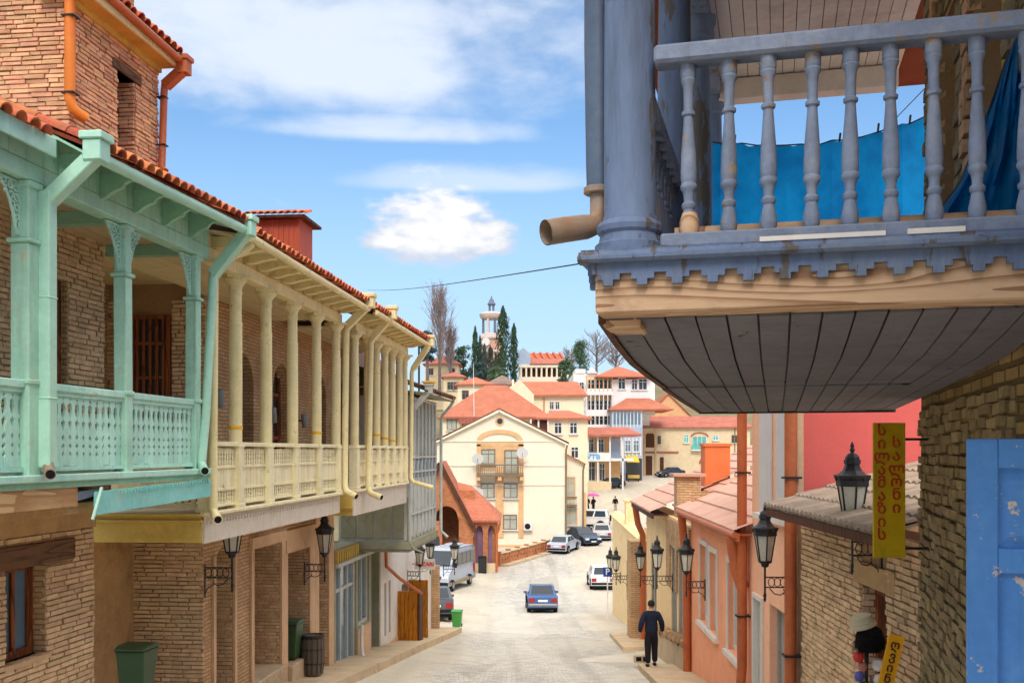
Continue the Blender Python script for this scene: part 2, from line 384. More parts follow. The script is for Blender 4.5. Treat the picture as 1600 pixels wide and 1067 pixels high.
DARKG = glassmat('dark_glass', (46, 52, 58))
SKYG = glassmat('blue_glass', (96, 122, 140), .06)
PALEG = glassmat('pale_curtained_glass', (176, 176, 160), .15)
LAMPG = pm('lamp_milk_glass', (196, 190, 172), .25, var=.12, vs=5, bump=.03, spec=.5)
IRON = pm('black_cast_iron', (38, 36, 38), .5, var=.2, stain=(70, 62, 56), sa=.3, bump=.15, spec=.4)
GREYPL = pm('grey_spotlight_metal', (140, 140, 136), .4, var=.1, metal=.3)
PLASTER = pm('peach_plaster', (212, 174, 136), .9, var=.14, stain=(170, 126, 86), sa=.5, bump=.3)
TANPL = pm('tan_plaster', (192, 156, 110), .9, var=.18, stain=(128, 98, 62), sa=.6, bump=.4)
RUBM = pm('painted_pipe_dark', (24, 22, 22), .9, var=.1)
WHITEPL = pm('white_plaster', (226, 218, 208), .9, var=.08, stain=(196, 182, 168), sa=.4, bump=.2)

# ------------------------------------------------------------------ ground
PROF = [(-30, -1.6), (0, -3.2), (10, -4.0), (20, -5.05), (27, -5.9), (40, -7.3), (57, -8.9), (66, -9.1), (76, -9.15), (89, -8.75), (100, -8.2), (115, -6.75), (137, -4.95), (150, -3.95), (170, -2.9), (200, -1.5), (400, 2)]
def prof1(y):
    for (a, za), (b, zb) in zip(PROF, PROF[1:]):
        if a <= y <= b: return za + (zb - za) * (y - a) / (b - a)
    return PROF[-1][1] if y > PROF[-1][0] else PROF[0][1]
def gz(x, y):
    z = sum(prof1(y + d) for d in (-4, -2, 0, 2, 4)) / 5
    l = min(.55, max(0, .085 * (-1.5 - x))) * min(1, max(0, (y - 18) / 15)) * min(1, max(0, (110 - y) / 30))
    r = .05 * max(0, x - 2.5) * min(1, max(0, (60 - y) / 20)) * (1 if y < 60 else 0)
    return z + l + min(r, .12)
def streetmat():
    m = bpy.data.materials.new('dusty_cobbles'); m.use_nodes = True; m.node_tree.nodes.clear(); N = NT(m.node_tree)
    g = N.n('ShaderNodeNewGeometry').outputs['Position']
    flat = N.n('ShaderNodeVectorMath', {0: g, 1: (1, 1, 0)}, operation='MULTIPLY').outputs[0]
    wv = N.n('ShaderNodeTexNoise', {'Vector': flat, 'Scale': .5, 'Detail': 2.0}).outputs['Color']
    fw_ = N.n('ShaderNodeVectorMath', {0: flat, 1: N.n('ShaderNodeVectorMath', {0: wv, 1: (.5, .5, 0)}, operation='MULTIPLY').outputs[0]}, operation='ADD').outputs[0]
    bt_ = N.n('ShaderNodeTexBrick', {'Vector': fw_, 'Color1': (0, 0, 0, 1), 'Color2': (1, 1, 1, 1), 'Mortar': (.5, .5, .5, 1), 'Scale': 1.0, 'Mortar Size': .012, 'Mortar Smooth': .4, 'Brick Width': .24, 'Row Height': .16})
    vc = bt_.outputs[0]
    n1 = N.n('ShaderNodeTexNoise', {'Vector': flat, 'Scale': .22, 'Detail': 7.0, 'Roughness': .65, 'Distortion': .6}).outputs[0]
    n2 = N.n('ShaderNodeTexNoise', {'Vector': flat, 'Scale': 1.7, 'Detail': 6.0, 'Roughness': .7}).outputs[0]
    track = N.n('ShaderNodeTexNoise', {'Vector': N.n('ShaderNodeVectorMath', {0: flat, 1: (1.1, .05, 0)}, operation='MULTIPLY').outputs[0], 'Scale': 1.0, 'Detail': 4.0}).outputs[0]
    stone = N.mix(N.n('ShaderNodeSeparateColor', {0: vc}).outputs[0], c4(lin((164, 158, 150))), c4(lin((200, 195, 186))))
    joint = N.math('SUBTRACT', 1.0, bt_.outputs[1])
    stone = N.mix(joint, c4(lin((152, 142, 126))), stone)
    dust = c4(lin((203, 195, 182)))
    f = N.math('ADD', N.math('MULTIPLY', n1, .6), N.math('MULTIPLY', n2, .4))
    sx = N.n('ShaderNodeSeparateXYZ', {0: g}).outputs
    off_ = N.math('ABSOLUTE', N.math('SUBTRACT', sx[0], N.math('MULTIPLY', sx[1], .026)))
    edge = N.ramp(N.math('ADD', off_, N.math('MULTIPLY', N.math('SUBTRACT', f, .5), 5.0)), 1.7, 3.6)
    c = N.mix(N.math('MULTIPLY', N.ramp(f, .4, .66), .7), stone, dust)
    c = N.mix(N.math('MULTIPLY', N.ramp(track, .48, .68), .5), c, c4(lin((150, 143, 134))))
    pt = N.n('ShaderNodeTexVoronoi', {'Vector': N.n('ShaderNodeVectorMath', {0: flat, 1: (.3, .16, 0)}, operation='MULTIPLY').outputs[0], 'Scale': 1.0}).outputs['Color']
    pv = N.n('ShaderNodeSeparateColor', {0: pt}).outputs[0]
    c = N.mix(N.math('MULTIPLY', N.ramp(pv, .72, .76), .3), c, c4(lin((142, 132, 118))))
    c = N.mix(N.math('MULTIPLY', N.ramp(pv, .2, .16), .3), c, c4(lin((214, 204, 188))))
    c = N.mix(N.math('MULTIPLY', N.ramp(n2, .58, .75), .35), c, c4(lin((150, 126, 98))))
    c = N.mix(N.math('MULTIPLY', edge, .55), c, c4(lin((202, 187, 162))))           # sand swept to the sides
    h = N.math('ADD', N.math('MULTIPLY', joint, .6), N.math('MULTIPLY', n2, .8))
    bp = N.n('ShaderNodeBump', {'Strength': .45, 'Distance': .03, 'Height': h}).outputs[0]
    p = N.n('ShaderNodeBsdfPrincipled', {'Base Color': c, 'Roughness': .92, 'Normal': bp, 'Specular IOR Level': .15})
    N.t.links.new(p.outputs[0], N.n('ShaderNodeOutputMaterial').inputs[0])
    return m
STREET = streetmat()
PAVE = pm('dusty_pavement_concrete', (196, 172, 140), .95, var=.18, vs=1.2, stain=(160, 134, 102), sa=.6, bump=.4, bs=20)
EARTH = pm('dry_hillside', (122, 112, 84), .95, var=.3, vs=.06, stain=(90, 92, 62), sa=.7, ss=.03, bump=.2, bs=2)
mb = MB(); rows = []
ys = [-14 + i * 1.2 for i in range(160)]
for y in ys:
    rows.append([(x, y, gz(x, y)) for x in [-14 + j * 1.6 for j in range(52)]])
tag(build(mb.sheet([r_[::-1] for r_ in rows]), 'street', STREET, smooth=True), kind='structure')
# wide terrain: valley floor and the hill behind the town
def hz(x, y):
    z = gz(0, min(y, 176)) - .5 if y < 176 else gz(0, 176) - .5
    up = max(0, min(1, (y - 168) / 75)); up = up * up * (3 - 2 * up)
    dn = max(0, min(1, (y - 290) / 600))
    cross = 1.0 - .35 * max(0, min(1, (x - 40) / 120)) + .1 * sin(x * .03)
    z += up * 17.5 * cross - dn * 60
    if y > 150: z += 1.2 * noise.noise(Vector((x * .02, y * .02, 0)))
    if abs(x) > 30 and y < 168: z -= min(6, (abs(x) - 30) * .1)
    return z
rows = []
ty = [-60, -20, 10, 40, 70, 100, 130, 150, 160, 170, 178, 186, 194, 202, 210, 218, 226, 234, 242, 252, 265, 280, 300, 340, 420, 560, 760, 1100, 1800, 3000]
tx = [-1600, -700, -400, -250, -170, -120, -90, -70, -55, -42, -30, -18, -6, 6, 18, 30, 42, 55, 70, 90, 120, 170, 250, 400, 700, 1600]
for y in ty: rows.append([(x, y, hz(x, y)) for x in tx[::-1]])
tag(build(MB().sheet(rows), 'terrain', EARTH, smooth=True), kind='structure')
# pavements with kerb edges on both sides
def pave(name, fr, x0, x1, ts, h, lab):
    mb = MB(); e = .35
    rows = []
    for t in ts:
        r_ = []
        for x, dz in ((x0, -.5), (x0, h), ((x0 + x1) / 2, h + .01), (x1, h), (x1, -.5)):
            p = fr.w(x, t); r_.append((p[0], p[1], gz(*fr.w(x1 if fr is YF else x0, t)) + dz + .02 * noise.noise(Vector((x * 2, t * .7, 3)))))
        rows.append(r_)
    mb.sheet(rows)
    n = len(rows[0])
    mb.f.append(tuple(range(n))[::-1]); mb.f.append(tuple(range((len(rows) - 1) * n, len(rows) * n)))
    o = build(mb, name, PAVE, fix=True); tag(o, kind='structure')
    return o
pave('pavement_left', YF, -2.6, -.35, [17 + i * .9 for i in range(29)], .22, '')
pave('pavement_right', R, -1.15, .6, [19.5 + i * .6 for i in range(15)], .16, '')
pave('pavement_right_far', R, -1.1, .6, [33.5 + i * .6 for i in range(12)], .14, '')

# ------------------------------------------------------------------ building helpers
def inops(u, z, ops, m=0.0):
    return any(a - m < u < b + m and c - m < z < d + m for a, b, c, d in ops)
def wallcells(mb, plane, u0, u1, z0, z1, ops, c0, c1):
    us = sorted({u0, u1} | {min(max(v, u0), u1) for o in ops for v in o[:2]})
    for a, b in zip(us, us[1:]):
        if b - a < 1e-5: continue
        zs = sorted({z0, z1} | {min(max(v, z0), z1) for o in ops for v in o[2:4] if o[0] < (a + b) / 2 < o[1]})
        run = None
        for c, d in zip(zs, zs[1:]):
            solid = not inops((a + b) / 2, (c + d) / 2, ops)
            if solid: run = (run[0], d) if run else (c, d)
            if (not solid or d == zs[-1]) and run:
                if plane == 'x': mb.box(c0, c1, a, b, run[0], run[1])
                else: mb.box(a, b, c0, c1, run[0], run[1])
                run = None
    return mb
def spandrel(mb, plane, c0, c1, ua, ub, zs, zt, n=8):
    uc = (ua + ub) / 2; hw = (ub - ua) / 2
    for sgn in (-1, 1):
        pts = [(uc + sgn * hw * cos(i / n * pi / 2), zs + (zt - zs) * sin(i / n * pi / 2)) for i in range(n + 1)]
        mb.prism(pts + [(uc + sgn * hw, zt)], plane, c0, c1)
    return mb
BRV = {}
def brickmesh(mat):
    if mat.name not in BRV:
        L = []
        for k in range(5):
            mb = MB().box(-.5, .5, -.5, .5, -.5, .5)
            mb.v = [(x + random.uniform(-.035, .035), y + random.uniform(-.06, .06), z + random.uniform(-.05, .05)) for x, y, z in mb.v]
            L.append(mkmesh(mb, 'brick', mat, bevel=.03))
        BRV[mat.name] = L
    return BRV[mat.name]
def bricks(parent, mat, plane, c, nrm, u0, u1, z0, z1, ops=(), bh=.066, bl=.27, gap=.016, proud=.03, maxn=300, vis=None, name='brick', irr=0.0):
    L = brickmesh(mat); cnt = 0; rest = MB(); z = z0; row = 0
    todo = []
    while z + bh * .6 < z1:
        u = u0 - random.uniform(0, bl); 
        while u < u1:
            ln = bl * (random.uniform(.9 - irr, 1.08 + irr) if random.random() < .85 else .5)
            a, b = max(u, u0), min(u + ln, u1)
            for o in ops:                         # trim at openings
                if o[2] - .01 < z + bh / 2 < o[3] + .01:
                    if a < o[0] < b: b = o[0]
                    elif o[0] <= a < o[1]: a = min(o[1], b)
            if b - a > .05: todo.append((a, b, z + random.uniform(-.002 - irr * .03, .002 + irr * .03)))
            u += ln + gap
        z += bh; row += 1
    keep = set(range(len(todo)))
    if len(todo) > maxn:
        order = sorted(range(len(todo)), key=(lambda i: vis(todo[i])) if vis else (lambda i: i))
        keep = set(order[:maxn])
    for i, (a, b, zz) in enumerate(todo):
        pr = proud * random.uniform(.45 - irr * .5, 1.3 + irr); u = (a + b) / 2
        dep = .1; h = bh - gap * random.uniform(.7, 1.5)
        cc = c + nrm * (pr - dep / 2)
        loc = (cc, u, zz + bh / 2) if plane == 'x' else (u, cc, zz + bh / 2)
        scl = (dep, b - a - .004, h) if plane == 'x' else (b - a - .004, dep, h)
        if i in keep:
            o = inst(random.choice(L), name, parent, loc, (random.uniform(-.012, .012),) * 3, scl)
        else:
            s0 = len(rest.v)
            rest.box(*[q for k in range(3) for q in (loc[k] - scl[k] / 2, loc[k] + scl[k] / 2)])
            rest.v[s0:] = [(p[0] + random.uniform(-.003, .003), p[1] + random.uniform(-.003, .003), p[2] + random.uniform(-.005, .005)) for p in rest.v[s0:]]
    if rest.v: build(rest, 'brick_courses', mat, parent, kind='stuff')
def barrel(mb, L, r, m, n=6, th=.018):
    """half-round tile lying up a slope m, rising towards -x; local origin at its lower end"""
    a = atan(m); ring = []
    for k in range(2):
        rr = r * (1.0 if k == 0 else .84)
        for sgn in (0, 1):
            q = []
            for i in range(n + 1):
                th_ = pi * i / n; rad = rr - sgn * th
                y = rad * cos(th_); h = rad * sin(th_) * .9
                l = 0 if k == 0 else L
                q.append((-l * cos(a) + h * sin(a), y, l * sin(a) + h * cos(a)))
            ring.append(q)
    o0, i0, o1, i1 = ring
    mb.sheet([o0, o1]); mb.sheet([i1, i0]); mb.sheet([i0, o0])
def tiles(parent, mat, ex, ez, m, t0, t1, pitch=.22, clen=.38, nc=7, single=True, lift=0.0, drop=0.0):
    cols = int((t1 - t0) / pitch); a = atan(m)
    big = MB()
    mesh = cmesh('roof_tile_%.3f_%.3f' % (m, pitch), mat, lambda mb: barrel(mb, clen * 1.18, pitch * .47, m), smooth=True, ang=50)
    mesh.name = 'roof_tile'
    for c in range(nc):
        for k in range(cols):
            x = ex - c * clen * cos(a) + random.uniform(-.012, .012); z = ez + c * clen * sin(a) + lift + .012 * c * 0 + random.uniform(0, .012)
            t = t0 + (k + .5) * pitch + random.uniform(-.01, .01); z -= drop * (t1 - t) / (t1 - t0)
            if single: inst(mesh, 'roof_tile', parent, (x, t, z), (random.uniform(-.05, .05), random.uniform(-.03, .03), random.uniform(-.04, .04)))
            else:
                s0 = len(big.v); barrel(big, clen * 1.18, pitch * .47, m, n=4)
                big.v[s0:] = [(p[0] + x, p[1] + t, p[2] + z) for p in big.v[s0:]]
    if big.v: build(big, 'roof_tiles', mat, parent, smooth=True, kind='stuff', ang=50)
def fretboard(mb, prof, th=.03, axis='x', c=0.0):
    """a board whose two edges are notched so that neighbours leave holes between them; prof = [(z, half width)]"""
    pts = [(h, z) for z, h in prof] + [(-h, z) for z, h in reversed(prof)]
    n = len(prof); v = []
    for cc in (c + th / 2, c - th / 2):
        for u, z in pts: v.append((cc, u, z) if axis == 'x' else (u, cc, z))
    f = []
    N2 = 2 * n
    for i in range(n - 1):
        f.append((i, i + 1, N2 - 2 - i, N2 - 1 - i)); f.append(tuple(N2 + q for q in (N2 - 1 - i, N2 - 2 - i, i + 1, i)))
    for i in range(N2):
        j = (i + 1) % N2; f.append((j, i, N2 + i, N2 + j))
    mb.add(v, f)
def framewin(parent, name, plane, c, nrm, ua, ub, za, zb, fmat, gmat, fw=.07, dep=.06, mull=(), trans=(), fullname='pane'):
    """a window or glazed door: frame with bars, pane behind"""
    mb = MB()
    def bx(a, b, lo, hi, c0, c1):
        c0, c1 = sorted((c0, c1))
        if plane == 'x': mb.box(c0, c1, a, b, lo, hi)
        else: mb.box(a, b, c0, c1, lo, hi)
    s = nrm * dep
    bx(ua, ua + fw, za, zb, c, c + s); bx(ub - fw, ub, za, zb, c, c + s)
    bx(ua + fw, ub - fw, zb - fw, zb, c, c + s); bx(ua + fw, ub - fw, za, za + fw, c, c + s)
    for q in mull: bx(q - fw * .35, q + fw * .35, za + fw, zb - fw, c, c + s * .9)
    for q in trans: bx(ua + fw, ub - fw, q - fw * .35, q + fw * .35, c, c + s * .8)
    o = build(mb, name, fmat, parent)
    mb2 = MB(); a, b = sorted((c + s * .25, c + s * .4))
    if plane == 'x': mb2.box(a, b, ua + fw * .5, ub - fw * .5, za + fw * .5, zb - fw * .5)
    else: mb2.box(ua + fw * .5, ub - fw * .5, a, b, za + fw * .5, zb - fw * .5)
    build(mb2, fullname, gmat, o)
    return o
def tube_part(parent, name, mat, path, r, n=12, mouth=False, **kw):
    o = build(MB().tube(path, r, n), name, mat, parent, smooth=True, **kw)
    if mouth:                                     # black disc on the closed rainpipe end, painted as the shade inside
        a, b = Vector(path[-2]), Vector(path[-1]); d = (b - a).normalized(); rr = r if not isinstance(r, (list, tuple)) else r[-1]
        build(MB().tube([b - d * .01, b + d * .004], rr * .8, n), 'pipe_dark_disc', RUBM, o)
    return o

# ================================================================== MINT BALCONY HOUSE
GS = .93
gh = thing('balcony_house', 'mint green wooden balcony house with tan brick ground floor, cut by the left edge', 'house', G, -1.25, 13.5, -4.6)
ops = [(12.42, 13.27, -2.62, -1.42)]
part(gh, 'wall', TANWALL, lambda mb: wallcells(mb, 'x', 8, 14.44, -5.2, -.72, ops, -1.8, -1.25), label='tan brick ground floor wall')
bricks(gh, TANBR, 'x', -1.25, 1, 12.0, 14.44, -3.55, -1.06, ops + [(11, 13.92, -1.46, -1.16)], bh=.073, bl=.36, maxn=290)
part(gh, 'concrete_band', TANPL, lambda mb: mb.box(-1.6, -1.215, 8, 14.46, -1.06, -.5))
part(gh, 'lintel', LINTEL, lambda mb: mb.box(-1.6, -1.19, 11.2, 13.9, -1.45, -1.17), bevel=.012)
framewin(gh, 'window', 'x', -1.5, 1, 12.42, 13.27, -2.62, -1.42, WOODB, SKYG, fw=.1, dep=.08, mull=(12.86,))
pbox(gh, 'sill', PLASTER, -1.5, -1.2, 12.36, 13.33, -2.68, -2.62)
# brick end of the ground floor
bricks(gh, TANBR, 'y', 14.44, 1, -1.8, -1.25, -4.4, -.9, bh=.073, maxn=0)
# upper wall with glazed doors
ops2 = [(12.9, 13.86, -.2, 2.32), (10.6, 12.3, -.2, 2.2)]
part(gh, 'upper_wall', TANWALL, lambda mb: wallcells(mb, 'x', 8, 14.8, -.27, 3.0, ops2, -1.8, -1.3))
bricks(gh, TANBR, 'x', -1.3, 1, 12.25, 14.8, .4, 3.0, ops2, bh=.073, maxn=60)
for a, b, lo, hi in ops2:
    d = framewin(gh, 'glazed_door', 'x', -1.46, 1, a, b, lo, hi, WOODB, DARKG, fw=.1, dep=.08, mull=((a + b) / 2,), trans=(lo + .8, lo + 1.5))
# floor, ceiling
pbox(gh, 'balcony_floor', MINTDK, -1.8, .12, 8, 15.25, -.4, -.27)
for k in range(13):
    x = -1.3 + k * .1
    pbox(gh, 'ceiling_board', CEILTAN, x, x + .093, 8, 15.2, 3.0 + .004 * (k % 2), 3.03)
for t in (12.9, 14.96): pbox(gh, 'ceiling_beam', MINTDK, -1.3, -.12, t - .08, t + .08, 2.84, 2.998)
# edge beam and frieze
pbox(gh, 'edge_beam', MINT, -.12, .12, 8, 15.25, 2.83, 3.02, bevel=.012)
for k in range(24):
    t = 8.0 + k * .302
    pbox(gh, 'frieze_board', MINTP if t < 11 else MINT, .085, .115, t, t + .296, 3.022, 3.3 if t < 10.8 else 3.42)
# soffit, brackets, gutter
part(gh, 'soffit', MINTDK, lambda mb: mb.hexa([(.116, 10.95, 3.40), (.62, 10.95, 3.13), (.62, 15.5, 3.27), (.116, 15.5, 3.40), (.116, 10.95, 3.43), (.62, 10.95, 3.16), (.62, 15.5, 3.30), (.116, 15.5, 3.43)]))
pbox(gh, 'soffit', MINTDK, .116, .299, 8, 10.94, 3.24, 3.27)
def corbel(mb):
    pts = [(0, .0), (0, -.3), (.06, -.29), (.12, -.24), (.2, -.2), (.27, -.18), (.3, -.13), (.36, -.1), (.42, -.1), (.42, -.02), (.1, .0)]
    mb.prism(pts, 'y', -.035, .035)
cm = cmesh('eaves_bracket', MINTDK, corbel)
for t in (11.35, 12.2, 13.0, 13.8, 14.6): inst(cm, 'eaves_bracket', gh, (.118, t, 3.345 - .1 * (15.5 - t) / 4.5))
tube_part(gh, 'gutter', MINTPIPE, [(.66, 10.95, 3.15), (.66, 12.5, 3.185), (.66, 14.0, 3.225), (.66, 15.5, 3.26)], .065)
pbox(gh, 'fascia_board', MINTP, .30, .33, 7.9, 10.92, 3.09, 3.29, bevel=.008)
def leader(mb, t, x0, z0, x1, z1, dt=0):
    mb.box(x0 - .13, x0 + .13, t - .14, t + .14, z0 + .12, z0 + .2)          # hopper rim
    mb.box(x0 - .1, x0 + .1, t - .11, t + .11, z0 - .1, z0 + .12)
    s0 = len(mb.v); mb.beam((x0, t, z0 - .02), (x1, t + dt, z1), .17, .15)
leadm = lambda *a, **k: (lambda mb: leader(mb, *a, **k))
part(gh, 'rain_hopper', MINTPIPE, leadm(11.05, .70, 3.17, .16, 2.68), bevel=.01)
part(gh, 'downpipe', MINTPIPE, lambda mb: (mb.box(.085, .225, 10.95, 11.11, -.18, 2.77), mb.box(.075, .235, 10.94, 11.12, 1.62, 1.65), mb.box(.075, .235, 10.94, 11.12, .55, .58)), bevel=.02)
tube_part(gh, 'spout', RUSTPIPE, [(.155, 11.03, -.1), (.2, 10.98, -.2), (.3, 10.85, -.24)], .06, mouth=True)
part(gh, 'rain_hopper', MINTPIPE, leadm(15.32, .68, 3.27, .15, 2.62), bevel=.01)
tube_part(gh, 'downpipe', MINTPIPE, [(.16, 15.32, 2.66), (.15, 15.3, 2.5), (.13, 15.1, .5), (.12, 14.98, -.16), (.18, 14.9, -.25), (.26, 14.78, -.28)], .065, mouth=True)
# posts with caps and fretwork brackets
def post(mb, w_):
    mb.box(-w_, w_, -w_, w_, -.27, 2.18)
    mb.box(-w_ - .03, w_ + .03, -w_ - .03, w_ + .03, 2.18, 2.225)
    mb.box(-w_ + .005, w_ - .005, -w_ + .005, w_ - .005, 2.225, 2.80)
    mb.box(-w_ - .025, w_ + .025, -w_ - .025, w_ + .025, 2.76, 2.828)
    mb.box(-w_ - .02, w_ + .02, -w_ - .02, w_ + .02, .70, .755)
def ring(mb, cx, cz, r, wdt, n=10, a0=0.0, a1=2 * pi, th=.03):
    """flat ring in the y-z plane"""
    m = int(n * (a1 - a0) / (2 * pi)) or 1
    for i in range(m):
        p, q = a0 + (a1 - a0) * i / m, a0 + (a1 - a0) * (i + 1) / m
        pts = [(cx + rr * cos(t_), cz + rr * sin(t_)) for rr, t_ in ((r, p), (r, q), (r - wdt, q), (r - wdt, p))]
        mb.prism(pts, 'x', -th / 2, th / 2)
def lace(mb):
    """triangular fretwork bracket, corner at the origin, spreading to +y and -z"""
    mb.box(-.015, .015, 0, .34, -.025, 0); mb.box(-.015, .015, 0, .025, -.55, -.025)
    for cy_, cz_, r in ((.075, -.075, .05), (.175, -.07, .045), (.265, -.06, .035), (.07, -.18, .045), (.155, -.165, .04), (.065, -.285, .04), (.055, -.38, .032), (.045, -.46, .025), (.225, -.13, .03), (.12, -.25, .03)):
        ring(mb, cy_, cz_, r, .017, 8)
    n = 9
    for i in range(n):
        p = [(.34 - .31 * (j / n) ** .7, -.02 - .53 * (j / n) ** 1.25) for j in (i, i + 1)]
        dx, dz = p[1][0] - p[0][0], p[1][1] - p[0][1]; L = sqrt(dx * dx + dz * dz); nx, nz = -dz / L * .012, dx / L * .012
        mb.prism([(p[0][0] + nx, p[0][1] + nz), (p[1][0] + nx, p[1][1] + nz), (p[1][0] - nx, p[1][1] - nz), (p[0][0] - nx, p[0][1] - nz)], 'x', -.015, .015)
lm = cmesh('fretwork_bracket', MINTP, lace)
for t, w_ in ((8.7, .1), (10.88, .105), (12.95, .085), (14.95, .085)):
    pm_ = cmesh('post_%g' % w_, MINT, lambda mb: post(mb, w_), bevel=.012); pm_.name = 'post'
    inst(pm_, 'post', gh, (0, t, 0), (random.uniform(-.006, .006), random.uniform(-.006, .006), 0))
    inst(lm, 'fretwork_bracket', gh, (0, t + w_, 2.81)) if t < 14.5 else None
    inst(lm, 'fretwork_bracket', gh, (0, t - w_, 2.81), (0, 0, pi))
# fretted railing: every board its own
GP = [(-.17, .069), (-.07, .069), (-.035, .042), (0, .069), (.02, .069), (.055, .036), (.09, .069), (.11, .069), (.15, .036), (.19, .069), (.21, .069), (.27, .046), (.32, .03), (.345, .06), (.36, .064), (.40, .04), (.46, .026), (.52, .034), (.545, .066), (.56, .069), (.575, .048), (.59, .069), (.62, .069)]
gbm = cmesh('fret_board', MINTP, lambda mb: fretboard(mb, [(z, h) for z, h in GP], .028))
for t0, t1 in ((8.8, 10.775), (10.985, 12.865), (13.035, 14.865)):
    n = int((t1 - t0) / .14); st = (t1 - t0) / n
    pbox(gh, 'handrail', MINTP, -.06, .07, t0, t1, .66, .745, bevel=.012)
    pbox(gh, 'bottom_rail', MINTP, -.04, .045, t0, t1, -.215, -.165)
    pbox(gh, 'top_rail', MINTP, -.035, .04, t0, t1, .615, .662)
    for k in range(n):
        o = inst(gbm, 'fret_board', gh, (random.uniform(-.004, .004), t0 + (k + .5) * st, random.uniform(-.012, .012)), (random.uniform(-.012, .012), 0, random.uniform(-.03, .03)), (1, st / .14 * random.uniform(.97, 1.0), 1))
# edge strip and sagging boards under the floor
pbox(gh, 'floor_edge', MINTP, .05, .16, 8, 15.26, -.33, -.25, bevel=.01)
part(gh, 'fascia_board', TURQ, lambda mb: mb.hexa([(.125, 12.02, -.74), (.165, 12.02, -.74), (.165, 15.2, -.66), (.125, 15.2, -.66), (.125, 12.02, -.47), (.165, 12.02, -.47), (.165, 15.2, -.40), (.125, 15.2, -.40)]), label='loose turquoise fascia board hanging under the balcony')
dm = cmesh('dentil', TURQ, lambda mb: mb.prism([(-.022, .03), (.022, .03), (0, -.03)], 'x', -.012, .012))
for k in range(34):
    t = 12.5 + k * .078; inst(dm, 'dentil', gh, (.176, t, -.505 + (t - 12.02) * .0245))
part(gh, 'bare_joist_board', BEAMY, lambda mb: mb.box(-.1, .1, 9.5, 11.72, -.62, -.36))
part(gh, 'blue_board', BLUELT, lambda mb: mb.hexa([(.03, 11.7, -.57), (.07, 11.7, -.57), (.07, 12.35, -.5), (.03, 12.35, -.5), (.03, 11.7, -.47), (.07, 11.7, -.47), (.07, 12.35, -.43), (.03, 12.35, -.43)]))
part(gh, 'splinter', MINTP, lambda mb: mb.beam((.19, 12.08, -.42), (.2, 11.86, -.78), .03, .02))
part(gh, 'ochre_ledge', TANPL, lambda mb: mb.box(-1.2, -.05, 8, 14.4, -.72, -.60))
# roof
part(gh, 'roof_deck', TILEB, lambda mb: mb.hexa([(.68, 10.95, 3.19), (.68, 15.6, 3.33), (-2.4, 15.6, 4.62), (-2.4, 10.95, 4.48), (.68, 10.95, 3.23), (.68, 15.6, 3.37), (-2.4, 15.6, 4.66), (-2.4, 10.95, 4.52)]), fix=True)
part(gh, 'roof_deck', TILEB, lambda mb: mb.hexa([(.29, 7.9, 3.2), (.29, 10.94, 3.2), (-2.4, 10.94, 4.22), (-2.4, 7.9, 4.22), (.29, 7.9, 3.23), (.29, 10.94, 3.23), (-2.4, 10.94, 4.25), (-2.4, 7.9, 4.25)]), fix=True)
tiles(gh, TILE, .74, 3.37, .42, 10.95, 15.6, .22, .38, 7, drop=.14)
tiles(gh, TILE, .40, 3.25, .38, 9.4, 10.9, .22, .38, 6)

gh.location = gh.location * GS; gh.scale = (GS, GS, GS)
# ================================================================== RED BRICK UPPER HOUSE behind the mint roof
rb = thing('brick_house', 'tall red brick house with orange rainpipe behind the mint house roof', 'house', G, -1.6, 14.43, 4.0)
opr = [(15.75, 16.32, 4.6, 5.9)]
part(rb, 'wall', brickmat('red_brick_wall', (224, 160, 116), (206, 138, 98), (136, 100, 74), bw=.3, bh=.066), lambda mb: (wallcells(mb, 'x', 14.43, 17.08, 3.6, 6.46, opr, -2.0, -1.6), mb.box(-6, -2.0, 14.43, 17.08, 3.6, 9), mb.box(-2.0, -1.602, 14.43, 14.6, 6.46, 9)))
bricks(rb, REDBR, 'y', 14.43, -1, -3.1, -1.58, 4.3, 6.55, bh=.066, bl=.3, maxn=150, vis=lambda b: -b[0])
bricks(rb, REDBR, 'x', -1.6, 1, 14.4, 17.1, 4.1, 6.42, opr + [(15.6, 16.5, 5.9, 6.04)], bh=.066, bl=.28, maxn=150, vis=lambda b: b[0])
bricks(rb, REDBR, 'y', 16.32, -1, -1.9, -1.6, 4.5, 5.9, bh=.066, maxn=0)
pbox(rb, 'lintel', LINTEL, -1.9, -1.57, 15.6, 16.5, 5.9, 6.04)
pbox(rb, 'window_opening_back', WOODD, -1.98, -1.93, 15.7, 16.3, 4.5, 5.95)
part(rb, 'soffit', OCHRE, lambda mb: (mb.box(-2.0, -1.27, 14.2, 17.15, 6.42, 6.47), mb.box(-1.58, -1.52, 14.3, 17.1, 6.33, 6.42)))
pbox(rb, 'fascia_board', CREAM, -1.27, -1.23, 14.2, 17.17, 6.40, 6.58)
part(rb, 'roof_deck', TILEB, lambda mb: mb.hexa([(-1.19, 14.2, 6.58), (-1.19, 17.2, 6.58), (-3.5, 17.2, 7.83), (-3.5, 14.2, 7.83), (-1.19, 14.2, 6.62), (-1.19, 17.2, 6.62), (-3.5, 17.2, 7.87), (-3.5, 14.2, 7.87)]), fix=True)
tiles(rb, TILE, -1.14, 6.6, .54, 14.2, 17.2, .22, .38, 3)
tube_part(rb, 'gutter', BRNPIPE, [(-1.16, 14.2, 6.56), (-1.16, 17.1, 6.5)], .06)
part(rb, 'rain_hopper', BRNPIPE, lambda mb: leader(mb, 17.12, -1.15, 6.4, -1.47, 6.12), bevel=.008)
tube_part(rb, 'downpipe', BRNPIPE, [(-1.47, 17.12, 6.18), (-1.48, 17.1, 6.0), (-1.5, 17.06, 4.75), (-1.42, 17.02, 4.66)], .06)
